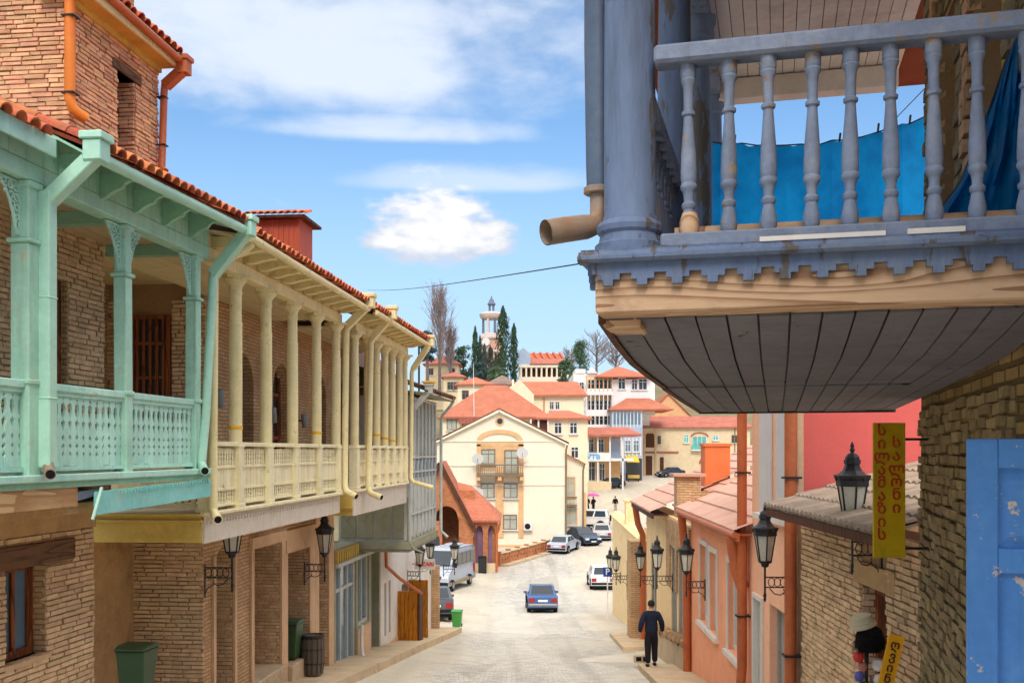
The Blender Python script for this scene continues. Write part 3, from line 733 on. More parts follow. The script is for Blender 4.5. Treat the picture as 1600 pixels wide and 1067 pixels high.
part(rb, 'pipe_clip', IRON, lambda mb: [mb.box(-1.58, -1.42, 17.0, 17.14, z, z + .02) for z in (5.1, 5.9)])
tube_part(rb, 'downpipe', ORGPIPE, [(-1.52, 14.33, 9), (-1.53, 14.33, 6.2), (-1.53, 14.33, 4.95), (-1.5, 14.36, 4.82), (-1.38, 14.5, 4.72)], .075, label='bright orange rainpipe on the corner')
part(rb, 'pipe_clip', IRON, lambda mb: [mb.box(-1.62, -1.43, 14.24, 14.42, z, z + .02) for z in (5.02, 6.1)])

# ================================================================== CREAM COLONNADE HOUSES
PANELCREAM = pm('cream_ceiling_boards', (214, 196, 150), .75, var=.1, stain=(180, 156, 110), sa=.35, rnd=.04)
def column(mb):
    mb.lathe([(.1, .14), (.1, 1.0), (.098, 1.9), (.104, 1.905), (.104, 1.94), (.092, 1.945), (.088, 2.36), (.1, 2.38), (.1, 2.41), (.09, 2.43), (.1, 2.5), (.15, 2.56), (.17, 2.585), (.17, 2.62)], n=16)
    mb.box(-.17, .17, -.17, .17, 2.62, 2.665)
colm = cmesh('column', CREAM, column, smooth=True, ang=30)
pedm = cmesh('pedestal', CREAMP, lambda mb: (mb.box(-.1, .1, -.1, .1, -.86, .14), mb.box(-.12, .12, -.12, .12, -.86, -.79), mb.box(-.115, .115, -.115, .115, .06, .1)), bevel=.008)
YP = [(-.78, .047), (-.74, .047), (-.72, .02), (-.69, .034), (-.66, .018), (-.62, .034), (-.59, .02), (-.57, .05), (-.22, .05), (-.2, .02), (-.16, .036), (-.12, .02), (-.08, .036), (-.05, .02), (-.02, .046), (.04, .046)]
ybm = cmesh('fret_board', CREAMP, lambda mb: fretboard(mb, YP, .026))
bandm = cmesh('painted_band', YTAPE, lambda mb: mb.lathe([(.103, -.025), (.107, -.02), (.107, .02), (.103, .025)], n=16), smooth=True)
outm = cmesh('eaves_outrigger', CREAM, lambda mb: mb.prism([(0, .14), (0, -.02), (.16, -.02), (.3, .02), (.5, .05), (.5, .1)], 'y', -.07, .07))
def colonnade(root, cols, t0, t1, fz0, fz1, bands, eave_t, gutter):
    pbox(root, 'balcony_floor', CREAMFAS, -1.45, .04, t0, t1, -1.0, -.87)
    pbox(root, 'floor_edge', CREAMP, -.02, .13, t0, t1, -.9, -.85, bevel=.008)
    for k, t in enumerate(cols):
        inst(pedm, 'pedestal', root, (0, t, 0))
        if t == 14.5: continue
        c = inst(colm, 'column', root, (0, t, 0), (random.uniform(-.004, .004), random.uniform(-.004, .004), random.uniform(0, 6)))
        if k in bands: inst(bandm, 'painted_band', root, (0, t, bands[k]))
    for a, b in zip(cols, cols[1:]):
        a += .1; b -= .1; n = max(5, int((b - a) / .1)); st = (b - a) / n
        pbox(root, 'handrail', CREAMP, -.07, .08, a, b, .075, .14, bevel=.01)
        pbox(root, 'mid_rail', CREAMP, -.03, .035, a, b, -.245, -.215); pbox(root, 'mid_rail', CREAMP, -.03, .035, a, b, -.57, -.54)
        pbox(root, 'bottom_rail', CREAMP, -.035, .04, a, b, -.80, -.765)
        for k in range(n): inst(ybm, 'fret_board', root, (random.uniform(-.003, .003), a + (k + .5) * st, random.uniform(-.008, .008)), (random.uniform(-.012, .012), 0, random.uniform(-.03, .03)), (1, st / .104 * random.uniform(.96, 1.0), 1))
    pbox(root, 'edge_beam', CREAM, -.1, .1, t0, t1, 2.665, 2.86, bevel=.01)
    pbox(root, 'frieze', CREAM, .0, .06, t0, t1, 2.862, 3.1)
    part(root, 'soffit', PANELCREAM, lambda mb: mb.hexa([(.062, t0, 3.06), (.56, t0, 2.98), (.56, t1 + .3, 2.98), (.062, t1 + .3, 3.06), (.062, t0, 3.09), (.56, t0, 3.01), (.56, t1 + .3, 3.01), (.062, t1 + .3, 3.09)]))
    t = t0 + .3
    while t < t1:
        inst(outm, 'eaves_outrigger', root, (.064, t, 2.90)); t += .62
    for k in range(12):
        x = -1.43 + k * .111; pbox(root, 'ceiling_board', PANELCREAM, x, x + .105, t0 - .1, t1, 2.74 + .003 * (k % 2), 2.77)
    tube_part(root, 'gutter', CREAM, [(.6, eave_t[0], 3.02), (.6, eave_t[1], 2.99)], .06)

# ---- nearer house
yh = thing('balcony_house', 'cream house with round balcony columns next to the mint balcony', 'house', YF, -1.45, 20, -5.0)
yh_ops = [(18.42, 19.35, -4.9, -1.75), (20.42, 22.15, -5.2, -1.95), (22.6, 24.3, -5.4, -2.25), (25.05, 25.95, -5.6, -2.0)]
part(yh, 'wall', TANWALL, lambda mb: (wallcells(mb, 'x', 17.95, 26.45, -6.4, -.9, yh_ops, -2.2, -1.45), spandrel(mb, 'x', -2.2, -1.45, 18.42, 19.35, -2.25, -1.75), spandrel(mb, 'x', -2.2, -1.45, 25.05, 25.95, -2.45, -2.0)), label='tan brick ground floor wall with deep door openings')
pbox(yh, 'end_wall', MORTD, -4.4, -2.21, 18.05, 18.5, -6, 3.0)
bricks(yh, TANBR, 'y', 17.95, -1, -2.85, -1.45, -4.35, -1.27, bh=.074, bl=.34, maxn=200)
part(yh, 'end_wall_backing', MORTD, lambda mb: mb.box(-3.2, -1.46, 17.97, 18.2, -5.5, 3.0))
bricks(yh, TANBR, 'y', 17.95, -1, -2.02, -1.42, .0, 2.7, bh=.074, bl=.27, maxn=60)
bricks(yh, TANBR, 'y', 17.95, -1, -3.2, -2.78, .0, 2.7, bh=.074, bl=.27, maxn=0)
framewin(yh, 'lattice_window', 'y', 17.96, -1, -2.76, -2.04, -.2, 2.4, WOODB, DARKG, fw=.07, dep=.08, mull=(-2.64, -2.52, -2.4, -2.28, -2.16), trans=(.7, 1.3, 1.9))
part(yh, 'plaster_pier', TANPL, lambda mb: mb.box(-3.2, -2.72, 14.9, 17.95, -5.5, -1.25))
pbox(yh, 'recess_ceiling', PANELCREAM, -3.3, -1.44, 13.4, 18.2, 2.95, 3.0)
part(yh, 'recess_wall', TANWALL, lambda mb: mb.box(-3.3, -3.2, 13.4, 18, -5.6, 3.0))
# peach plaster surrounds
part(yh, 'door_surround', PLASTER, lambda mb: (mb.box(-1.449, -1.40, 20.26, 20.42, -5.2, -1.95), mb.box(-1.449, -1.40, 22.15, 22.42, -5.2, -1.95), mb.box(-1.449, -1.38, 20.26, 22.42, -1.95, -1.72)))
part(yh, 'door_surround', PLASTER, lambda mb: (mb.box(-1.449, -1.41, 22.44, 22.6, -5.4, -2.25), mb.box(-1.449, -1.41, 24.3, 24.75, -5.4, -2.25), mb.box(-1.449, -1.39, 22.44, 24.75, -2.25, -1.75)))
part(yh, 'door_surround', PLASTER, lambda mb: (mb.box(-1.449, -1.41, 24.78, 25.05, -5.6, -1.6), mb.box(-1.449, -1.41, 25.95, 26.4, -5.6, -1.6), mb.box(-1.449, -1.41, 25.05, 25.95, -1.985, -1.6), spandrel(mb, 'x', -1.449, -1.41, 25.05, 25.95, -2.45, -1.99)))
part(yh, 'door_surround', PLASTER, lambda mb: (mb.box(-1.449, -1.40, 18.3, 18.42, -5, -1.9), mb.box(-1.449, -1.40, 19.35, 19.47, -5, -1.9)))
for (a, b, lo, hi), m_ in zip(yh_ops, (WOODB, WOODB, WOODB, WOODD)):
    d = framewin(yh, 'door', 'x', -2.12, 1, a, b, lo, hi, m_, WOODD, fw=.14, dep=.07, mull=((a + b) / 2,), trans=(lo + 1.0, lo + 2.1), fullname='door_panel')
    bricks(yh, TANBR, 'y', b, -1, -2.1, -1.46, lo + .4, hi - .02, bh=.074, bl=.24, maxn=60, proud=.012)
part(yh, 'fanlight', PALEG, lambda mb: mb.box(-1.9, -1.88, 18.42, 19.35, -2.7, -1.76))
for a, b in ((20.42, 22.15), (22.6, 24.3)): pbox(yh, 'doorstep', PAVE, -2.1, -1.3, a, b, -6, -4.74 if a > 22 else -4.6, bevel=.02)
# upper wall with arched windows
up_ops = [(19.3, 20.5, -.86, 1.9), (21.7, 22.9, -.86, 1.9), (24.6, 25.8, -.86, 1.9), (27.0, 28.1, -.86, 1.9)]
def upw(mb):
    wallcells(mb, 'x', 18.0, 26.4, -.87, 3.5, up_ops[:3], -1.9, -1.45)
    for a, b, lo, hi in up_ops[:3]: spandrel(mb, 'x', -1.9, -1.45, a, b, 1.3, 1.9)
part(yh, 'upper_wall', TANWALL, upw)
for a, b, lo, hi in up_ops[:3]:
    framewin(yh, 'arched_window', 'x', -1.75, 1, a, b, lo, hi, WOODB, DARKG, fw=.1, dep=.08, mull=((a + b) / 2,), trans=(.3, 1.25))
cols1 = [14.5, 15.62, 17.0, 18.44, 19.95, 21.36]
colonnade(yh, cols1, 14.3, 21.5, 0, 0, {1: .36, 4: .36}, (14.6, 21.7), None)
part(yh, 'fascia_board', CREAMFAS, lambda mb: mb.box(.01, .05, 14.3, 21.5, -1.28, -.905), label='pale fascia strip under the cream balcony')
dm2 = cmesh('dentil', CREAMFAS, lambda mb: mb.prism([(-.03, .02), (.03, .02), (.012, -.03), (-.012, -.03)], 'x', -.01, .012))
for k in range(58): inst(dm2, 'dentil', yh, (.06, 14.4 + k * .123, -.99))
# ochre end of the balcony floor
part(yh, 'end_fascia', OCHRE, lambda mb: (mb.box(-2.75, .008, 14.26, 14.3, -1.27, -.9), mb.box(-2.75, .03, 14.22, 14.32, -.99, -.955), mb.box(-2.75, .05, 14.2, 14.34, -.90, -.87)))
pbox(yh, 'end_soffit', OCHRE, -2.7, -1.5, 14.3, 17.9, -1.26, -1.2)
part(yh, 'end_handrail', CREAMP, lambda mb: (mb.box(-1.4, -.1, 14.44, 14.56, .075, .14), mb.box(-1.4, -.1, 14.47, 14.53, -.8, -.76)))
for k in range(12): inst(ybm, 'fret_board', yh, (-1.35 + k * .105, 14.5, 0), (0, 0, pi / 2))
# rainwater
tube_part(yh, 'downpipe', CREAM, [(.56, 14.75, 2.97), (.5, 14.72, 2.9), (.16, 14.47, 2.62), (.13, 14.43, 2.5), (.13, 14.38, -.8), (.2, 14.32, -.9), (.28, 14.2, -.94)], .065, mouth=True)
part(yh, 'rain_hopper', CREAM, leadm(21.6, .66, 3.1, .18, 2.62), bevel=.008)
tube_part(yh, 'downpipe', CREAM, [(.2, 21.6, 2.66), (.16, 21.6, 2.5), (.14, 21.58, .5), (.14, 21.56, -.72), (.2, 21.5, -.84), (.42, 21.42, -.94)], .07, mouth=True)
# roof, dormer
part(yh, 'roof_deck', TILEB, lambda mb: mb.hexa([(.6, 14.6, 3.06), (.6, 22.3, 3.06), (-6, 22.3, 5.5), (-6, 14.6, 5.5), (.6, 14.6, 3.1), (.6, 22.3, 3.1), (-6, 22.3, 5.54), (-6, 14.6, 5.54)]), fix=True)
tiles(yh, TILE, .66, 3.1, .37, 14.7, 22.3, .22, .38, 7, single=False)
REDSHEET = pm('red_sheet_metal', (176, 82, 56), .6, var=.15, stain=(140, 62, 44), sa=.5, bump=.1, stretch=(4, 4, .4))
dr = part(yh, 'dormer', REDSHEET, lambda mb: mb.box(-2.5, -1.45, 23.6, 24.6, 3.7, 5.36))
for k in range(9): pbox(dr, 'sheet_rib', REDSHEET, -2.48 + k * .125, -2.46 + k * .125, 23.57, 23.6, 4.0, 5.36)
pbox(dr, 'dormer_fascia', WOODD, -2.66, -1.28, 23.4, 24.8, 5.36, 5.42)
bt = cmesh('dormer_tile', TILE, lambda mb: barrel(mb, .6, .085, .3), smooth=True, ang=50); bt.name = 'roof_tile'
for k in range(9): inst(bt, 'roof_tile', dr, (-2.6 + k * .16, 23.34, 5.42), (0, 0, -pi / 2))
# ---- second cream house further down
y2 = thing('balcony_house', 'cream colonnaded balcony beyond the double drainpipes, next to the grey glazed balcony', 'house', YF, -1.45, 25.5, -6.2)
def upw2(mb):
    wallcells(mb, 'x', 26.4, 34.0, -.87, 2.85, [up_ops[3]], -1.9, -1.45); spandrel(mb, 'x', -1.9, -1.45, *up_ops[3][:2], 1.3, 1.9)
part(y2, 'upper_wall', pm('dull_lilac_plaster', (150, 122, 112), .9, var=.15, stain=(112, 88, 78), sa=.5), upw2)
framewin(y2, 'arched_window', 'x', -1.75, 1, *up_ops[3], WOODB, DARKG, fw=.1, dep=.08, mull=(27.55,), trans=(.3, 1.25))
cols2 = [22.92, 24.2, 25.1, 26.0, 26.9, 27.8, 28.5]
colonnade(y2, cols2, 22.7, 28.6, 0, 0, {2: .4, 3: .33, 4: .28}, (22.4, 28.8), None)
part(y2, 'fascia_board', CREAMFAS, lambda mb: mb.box(.01, .05, 22.7, 28.6, -1.42, -.905), label='wide pale fascia of the farther cream balcony')
part(y2, 'end_fascia', OCHRE, lambda mb: (mb.box(-1.3, .008, 22.66, 22.7, -1.22, -.9), mb.box(-1.3, .0, 22.7, 22.74, -1.42, -1.22), mb.box(-1.3, .03, 22.6, 22.68, -1.26, -1.22)))
part(y2, 'rain_hopper', CREAM, leadm(23.75, .68, 3.14, .2, 2.6), bevel=.008)
tube_part(y2, 'downpipe', CREAM, [(.22, 23.75, 2.64), (.18, 23.75, 2.5), (.16, 23.7, .5), (.15, 23.62, -.82), (.22, 23.55, -.95), (.5, 23.45, -1.05)], .07, mouth=True)
part(y2, 'rain_hopper', CREAM, leadm(28.8, .68, 3.04, .2, 2.3), bevel=.008)
tube_part(y2, 'downpipe', CREAM, [(.2, 28.8, 2.34), (.16, 28.8, 2.2), (.15, 28.75, -.75), (.22, 28.7, -.86), (.8, 28.6, -1.0)], .06)
part(y2, 'roof_deck', TILEB, lambda mb: mb.hexa([(.6, 22.3, 3.06), (.6, 29.1, 3.06), (-6, 29.1, 5.5), (-6, 22.3, 5.5), (.6, 22.3, 3.1), (.6, 29.1, 3.1), (-6, 29.1, 5.54), (-6, 22.3, 5.54)]), fix=True)
tiles(y2, TILE, .66, 3.1, .37, 22.35, 29.1, .22, .38, 6, single=False)
part(y2, 'fascia_edge', REDSHEET, lambda mb: mb.box(.57, .6, 22.3, 29.1, 3.02, 3.08))

# ================================================================== GREY GLAZED BALCONY HOUSE + SHOP
GREYW = pm('grey_white_paint', (190, 190, 180), .7, var=.12, stain=(150, 150, 140), sa=.5, ss=2.5, peel=(130, 124, 112), pa=.05)
GREYG = pm('grey_green_paint', (152, 148, 120), .75, var=.14, stain=(118, 114, 88), sa=.5, ss=2.0, peel=(108, 96, 76), pa=.03)
BLUEORN = pm('blue_grey_ornament', (116, 130, 146), .7, var=.15)
gr = thing('glazed_balcony_house', 'grey white house with tall boarded upper balcony overhanging a shop', 'house', YF, -1.45, 31, -6.6)
part(gr, 'balcony_box', GREYW, lambda mb: (mb.box(-2.05, -.03, 29.25, 33.6, -2.55, 1.6)))
part(gr, 'base_ledge', GREYG, lambda mb: (mb.box(-2.15, .08, 29.1, 33.75, -2.78, -2.55), mb.box(-2.1, .03, 29.15, 33.68, -2.86, -2.78)), bevel=.01)
for k in range(8):
    t = 29.3 + k * .61
    pbox(gr, 'mullion', GREYW, -.028, .04, t - .05, t + .05, -2.5, 1.6, bevel=.008)
for k in range(7):
    t = 29.3 + (k + .5) * .61
    gl = pbox(gr, 'pane', PALEG, -.029, -.012, t - .2, t + .2, -.1, 1.45)
    pbox(gr, 'panel', GREYW, -.029, .0, t - .2, t + .2, -1.75, -.65); pbox(gr, 'panel', GREYW, -.029, .0, t - .2, t + .2, -2.45, -1.85)
    part(gr, 'ornament', BLUEORN, lambda mb: (mb.prism([(t - .18, -.28), (t + .18, -.28), (t + .18, -.36), (t + .06, -.38), (t + .06, -.52), (t - .06, -.52), (t - .06, -.38), (t - .18, -.36)], 'x', -.028, .02), mb.prism([(t - .14, -.55), (t, -.5), (t + .14, -.55), (t + .1, -.72), (t, -.78), (t - .1, -.72)], 'x', -.028, .025)))
part(gr, 'transom', GREYW, lambda mb: [mb.box(-.028, .05, 29.25, 33.6, z, z + .06) for z in (-.62, -.2, -1.83, 1.5)])
for k in range(4):
    x = -1.98 + k * .5
    pbox(gr, 'panel', GREYG, x, x + .44, 29.21, 29.249, -2.48, -1.5, bevel=.01)
    if k < 3: part(gr, 'chevron', GREYG, lambda mb: (mb.beam((x + .3, 29.2, -1.78), (x + .14, 29.2, -1.98), .035, .04), mb.beam((x + .3, 29.2, -2.2), (x + .14, 29.2, -1.98), .035, .04)))
part(gr, 'corner_post', GREYW, lambda mb: mb.box(-.14, .05, 29.19, 29.3, -2.54, 1.6), bevel=.01)
ROOFDK = pm('dark_brown_tile', (112, 82, 66), .85, var=.25, rnd=.2, stain=(80, 62, 52), sa=.5)
part(gr, 'soffit', GREYG, lambda mb: mb.hexa([(-2.2, 28.9, 1.9), (.55, 28.9, 1.62), (.55, 33.9, 1.62), (-2.2, 33.9, 1.9), (-2.2, 28.9, 1.94), (.55, 28.9, 1.66), (.55, 33.9, 1.66), (-2.2, 33.9, 1.94)]))
part(gr, 'roof_deck', ROOFDK, lambda mb: mb.hexa([(.6, 28.9, 1.67), (.6, 33.95, 1.67), (-4, 33.95, 3.3), (-4, 28.9, 3.3), (.6, 28.9, 1.71), (.6, 33.95, 1.71), (-4, 33.95, 3.34), (-4, 28.9, 3.34)]), fix=True)
tiles(gr, ROOFDK, .64, 1.7, .354, 29.0, 33.9, .22, .38, 5, single=False)
part(gr, 'rain_hopper', GREYW, leadm(29.05, .6, 1.72, .16, 1.2), bevel=.008)
part(gr, 'hopper_cap', YTAPE, lambda mb: mb.box(.42, .78, 28.88, 29.22, 1.925, 1.97))
tube_part(gr, 'downpipe', GREYW, [(.6, 33.75, 1.66), (.5, 33.75, 1.5), (.2, 33.78, 1.15), (.17, 33.78, 1.0), (.17, 33.76, -2.6), (.4, 33.7, -2.8)], .05)
tube_part(gr, 'downpipe', GREYG, [(-.02, 29.15, -1.3), (-.0, 29.13, -2.5), (.15, 29.1, -2.75), (.45, 29.0, -2.85)], .03)
# ground floor: shop front
def shop():
    ops = [(26.75, 28.9, -6.1, -2.95), (29.1, 30.45, -5.0, -2.95), (30.75, 31.8, -6.4, -3.0)]
    part(gr, 'shop_wall', GREYG, lambda mb: wallcells(mb, 'x', 26.45, 32.0, -7.2, -2.56, ops, -1.95, -1.45))
    part(gr, 'stall_riser', PLASTER, lambda mb: mb.box(-1.449, -1.42, 28.95, 30.6, -6.3, -5.06))
    framewin(gr, 'shop_window', 'x', -1.62, 1, 26.75, 28.9, -6.1, -2.95, GREYW, SKYG, fw=.12, dep=.12, mull=(27.45, 28.2), trans=(-3.7,))
    framewin(gr, 'shop_window', 'x', -1.62, 1, 29.1, 30.45, -5.0, -2.95, GREYW, SKYG, fw=.1, dep=.12, mull=(29.8,))
    framewin(gr, 'shop_door', 'x', -1.75, 1, 30.75, 31.8, -6.4, -3.0, BLUEORN, DARKG, fw=.12, dep=.08, trans=(-4.0,))
    for k in range(10): pbox(gr, 'fascia_slat', OCHRE, -1.449, -1.36, 26.6 + k * .24, 26.68 + k * .24, -2.94, -2.6)
    pbox(gr, 'shop_fascia', GREYW, -1.36, -1.3, 26.45, 30.6, -3.02, -2.92)
    tube_part(gr, 'waste_pipe', WHITEPL, [(-1.3, 28.95, -4.9), (-1.3, 28.95, -5.6), (-1.2, 28.8, -5.85), (-1.2, 28.6, -6.0)], .05)
    pbox(gr, 'door_step', PAVE, -1.44, -.6, 26.6, 28.6, -6.5, -5.98, bevel=.03)
shop()
# ================================================================== WHITE HOUSE with the orange door
wh = thing('white_house', 'white plastered house with orange wooden door below the grey balcony', 'house', YF, -1.45, 37, -7.4)
wops = [(32.55, 32.85, -5.9, -4.2), (33.2, 33.5, -5.9, -4.2), (35.3, 36.5, -6.9, -4.6)]
part(wh, 'wall', WHITEPL, lambda mb: (wallcells(mb, 'x', 32.0, 41.4, -8.6, -2.88, wops, -2.0, -1.45), mb.box(-2.0, -1.45, 33.9, 41.4, -2.88, -2.0)))
for a, b, lo, hi in wops[:2]: framewin(wh, 'window', 'x', -1.6, 1, a, b, lo, hi, GREYW, DARKG, fw=.05, dep=.06)
pbox(wh, 'doorway_back', WOODD, -1.95, -1.9, 35.2, 36.6, -7, -4.5)
od = part(wh, 'door', WOODO, lambda mb: (mb.box(-1.5, -.78, 34.62, 34.68, -6.72, -4.72)), label='open orange wooden door leaf')
for k in range(5): pbox(od, 'plank', WOODO, -1.49 + k * .142, -1.36 + k * .142, 34.595, 34.62, -6.7, -4.74)
pbox(wh, 'door_side', WOODD, -.775, -.7, 34.62, 35.3, -6.72, -4.72)
pbox(wh, 'door_panel', WOODO, -1.4, -.72, 36.3, 36.36, -6.7, -4.55)
tube_part(wh, 'diagonal_pipe', BRNPIPE, [(-1.3, 32.1, -3.1), (-1.3, 32.15, -3.6), (-1.1, 33.2, -4.1), (-.6, 34.4, -4.75)], .055)
pbox(wh, 'plinth', PLASTER, -1.449, -1.41, 32.0, 34.5, -7.6, -6.2)
part(wh, 'corner_pier', TANWALL, lambda mb: mb.box(-1.45, -1.15, 41.2, 41.5, -8.6, -4.6))
RED = pm('red_letters', (222, 62, 34), .6, var=.05)
def text(parent, s, size, mat, loc, rot, name='lettering', ext=.006, align='CENTER', sx=1.0):
    cu = bpy.data.curves.new(name, 'FONT'); cu.body = s; cu.size = size; cu.extrude = ext; cu.offset = size * .02; cu.align_x = align; cu.align_y = 'CENTER'; cu.resolution_u = 3
    cu.materials.append(mat)
    tmp = bpy.data.objects.new('tmp', cu); LINK(tmp)
    dg = bpy.context.evaluated_depsgraph_get(); me = bpy.data.meshes.new_from_object(tmp.evaluated_get(dg))
    bpy.data.objects.remove(tmp); me.name = name
    if not me.materials: me.materials.append(mat)
    o = inst(me, name, parent, loc, rot, (sx, 1, 1))
    return o
sg = thing('shop_sign', 'small red lettered sign on the white house wall above the orange door', 'sign', YF, -1.0, 37.2, -4.1)
pbox(sg, 'board', WHITEPL, -1.38, -.62, 37.24, 37.27, -4.28, -3.9)
text(sg, 'BAZARI', .2, RED, (-1.0, 37.23, -4.09), (pi / 2, 0, 0))
pbox(sg, 'mounting_arm', IRON, -1.46, -1.38, 37.24, 37.26, -4.1, -4.07)

# ================================================================== STREET LANTERNS
def lantern_meshes():
    g = cmesh('lantern_glass', LAMPG, lambda mb: mb.lathe([(.105, .0), (.175, .42)], n=6, ph=pi / 6))
    def fr(mb):
        for k in range(6):
            th = pi / 6 + k * pi / 3
            mb.beam((.108 * cos(th), .108 * sin(th), -.01), (.18 * cos(th), .18 * sin(th), .43), .02, .02)
        mb.lathe([(.02, -.12), (.06, -.1), (.075, -.05), (.118, -.03), (.122, .0), (.1, .0)], n=6, ph=pi / 6)
        mb.lathe([(.17, .42), (.205, .425), (.205, .5), (.19, .51)], n=6, ph=pi / 6)
        for k in range(12):
            th = k * pi / 6; mb.lathe([(.012, -.01), (.018, .02), (.004, .05)], cx=.2 * cos(th), cy=.2 * sin(th), n=5, z0=.5)
    f = cmesh('lantern_frame', IRON, fr)
    c = cmesh('lantern_cap', IRON, lambda mb: mb.lathe([(.2, .5), (.228, .525), (.236, .56), (.17, .58), (.125, .62), (.1, .665), (.09, .70), (.105, .708), (.105, .76), (.088, .765), (.09, .79), (.06, .83), (.02, .85), (.036, .885), (.02, .91), (.028, .935), (.005, .985)], n=6, ph=pi / 6))
    def br(mb):            # bracket reaching +x from stem to wall at x = L
        L = .48
        mb.tube([(0, 0, -.1), (0, 0, -.62)], .018, 6)
        mb.lathe([(.004, -.70), (.025, -.66), (.02, -.62), (.03, -.58), (.018, -.55)], n=6)
        for z in (-.28, -.45): mb.tube([(0, 0, z), (L, 0, z)], .012, 6)
        n = 4
        for k in range(n):
            cx = .06 + (k + .5) * (L - .08) / n
            mb.tube([(cx + .055 * cos(a), 0, -.365 + .075 * sin(a)) for a in [i * 2 * pi / 8 for i in range(9)]], .008, 5, caps=False)
        mb.tube([(.08, 0, -.47), (.16, 0, -.56), (.26, 0, -.58), (.33, 0, -.53), (.31, 0, -.48)] , .01, 5)
        mb.tube([(.3, 0, -.55), (.42, 0, -.62), (L, 0, -.74)], .01, 5)
        mb.box(L - .012, L + .012, -.03, .03, -.78, -.22)
    b = cmesh('lantern_bracket', IRON, br)
    return g, f, c, b
LM = lantern_meshes()
def lantern(label, fr, x, t, z, right=True, s=1.0, bl=1.0, bracket=True):
    o = thing('street_lantern', label, 'lantern', fr, x, t, z, 'wall lanterns along the street', rz=fr.a + (0 if right else pi), local=True)
    for me, nm in zip(LM[:3], ('glass', 'frame', 'cap')): inst(me, nm, o, scale=(s, s, s))
    inst(LM[3], 'bracket', o, scale=(s * bl, s, s))
    return o
lantern('lantern under the cream balcony, half hidden behind its pale fascia', YF, -.95, 18.0, -1.75, False, 1.05)
lantern('black lantern above the grey litter bin, below the end of the nearer cream balcony', YF, -.95, 23.9, -2.35, False)
lantern('lantern hanging over the orange door, beside the red sign', YF, -1.0, 36.3, -3.98, False, .95)
lantern('lantern on the white wall just past the red sign', YF, -1.0, 38.4, -3.95, False, .95)
lantern('lantern on the corner pier of the white house', YF, -.5, 41.2, -4.3, False, .95)
# ================================================================== BINS
BING = pm('green_bin_plastic', (58, 84, 54), .5, var=.12, stain=(92, 110, 70), sa=.4, bump=.05, spec=.4)
BINB = pm('bright_green_bin_plastic', (66, 150, 70), .5, var=.12, stain=(100, 140, 80), sa=.3, bump=.05, spec=.4)
BINW = pm('grey_brown_slatted_bin', (104, 92, 80), .8, var=.2, stain=(70, 62, 54), sa=.5, stretch=(4, 4, .5))
RUB = pm('black_rubber', (28, 28, 28), .8, var=.15)
def wheelie(label, fr, x, t, z, mat, s=1.0, rz=0.0):
    o = thing('wheelie_bin', label, 'bin', fr, x, t, z, 'wheelie bins on the pavement', rz=fr.a + rz, local=True)
    body = cmesh('bin_body', mat, lambda mb: (mb.hexa([(-.23, -.24, .06), (.23, -.24, .06), (.23, .22, .06), (-.23, .22, .06), (-.29, -.31, .93), (.29, -.31, .93), (.29, .33, .93), (-.29, .33, .93)]), mb.box(-.305, .305, -.33, .345, .9, .935)), bevel=.02)
    lid = cmesh('bin_lid', mat, lambda mb: mb.prism([(-.36, .94), (-.37, .965), (-.2, 1.02), (.2, 1.03), (.36, .985), (.36, .94)], 'x', -.31, .31), bevel=.015)
    wh_ = cmesh('bin_wheel', RUB, lambda mb: mb.tube([(-.03, 0, 0), (.03, 0, 0)], .1, 12), smooth=True)
    hd = cmesh('bin_handle', mat, lambda mb: mb.tube([(-.2, .33, .92), (-.2, .42, .95), (.2, .42, .95), (.2, .33, .92)], .02, 6), smooth=True)
    for me, nm in ((body, 'body'), (lid, 'lid'), (hd, 'handle')): inst(me, nm, o, scale=(s, s, s))
    for sx in (-.24, .24): inst(wh_, 'wheel', o, (sx * s, .26 * s, .1 * s), scale=(s, s, s))
    return o
wheelie('dark green wheelie bin in the recess beside the mint house', YF, -1.74, 16.0, -3.84, BING, .8)
wheelie('green wheelie bin by the brick doorway, next to the grey bin', YF, -1.62, 23.35, -4.74, BING, .88)
wheelie('small bright green wheelie bin at the corner of the white house', YF, -.55, 42.2, gz(*YF.w(-.35, 42.2)) + .22, BINB, .7)
lb = thing('litter_bin', 'grey brown slatted litter bin leaning beside the green bin', 'bin', YF, -1.16, 23.65, gz(*YF.w(-.35, 23.65)) + .23, local=True)
part(lb, 'body', BINW, lambda mb: mb.lathe([(.2, .04), (.24, .3), (.25, .6), (.24, .92), (.2, .93)], n=14))
part(lb, 'rim', IRON, lambda mb: mb.lathe([(.255, .88), (.262, .9), (.262, .95), (.22, .96), (.2, .9)], n=14))
for k in range(14):
    th = 2 * pi * k / 14; 
    o = inst(cmesh('bin_slat', BINW, lambda mb: mb.prism([(.236, .06), (.266, .4), (.268, .62), (.255, .87), (.24, .87), (.25, .6), (.22, .06)], 'y', -.036, .036)), 'slat', lb, rot=(0, 0, th + .2))
for z in (.3, .62): inst(cmesh('bin_band_%g' % z, IRON, lambda mb: mb.lathe([(.268, z), (.276, z + .01), (.276, z + .03), (.268, z + .04)], n=14)), 'band', lb)

# ================================================================== BLUE BALCONY HOUSE (frame B: x to the right, t away along the wall)
bh = thing('blue_balcony_house', 'stone house with overhanging grey blue wooden balcony, upper right', 'house', B, 2.06, 2, -4.4)
part(bh, 'wall', STONEW, lambda mb: wallcells(mb, 'x', -6, 4.9, -5.5, .9, [(-.6, .9, -4.0, .02)], 2.06, 2.6), label='rough olive brown stone wall')
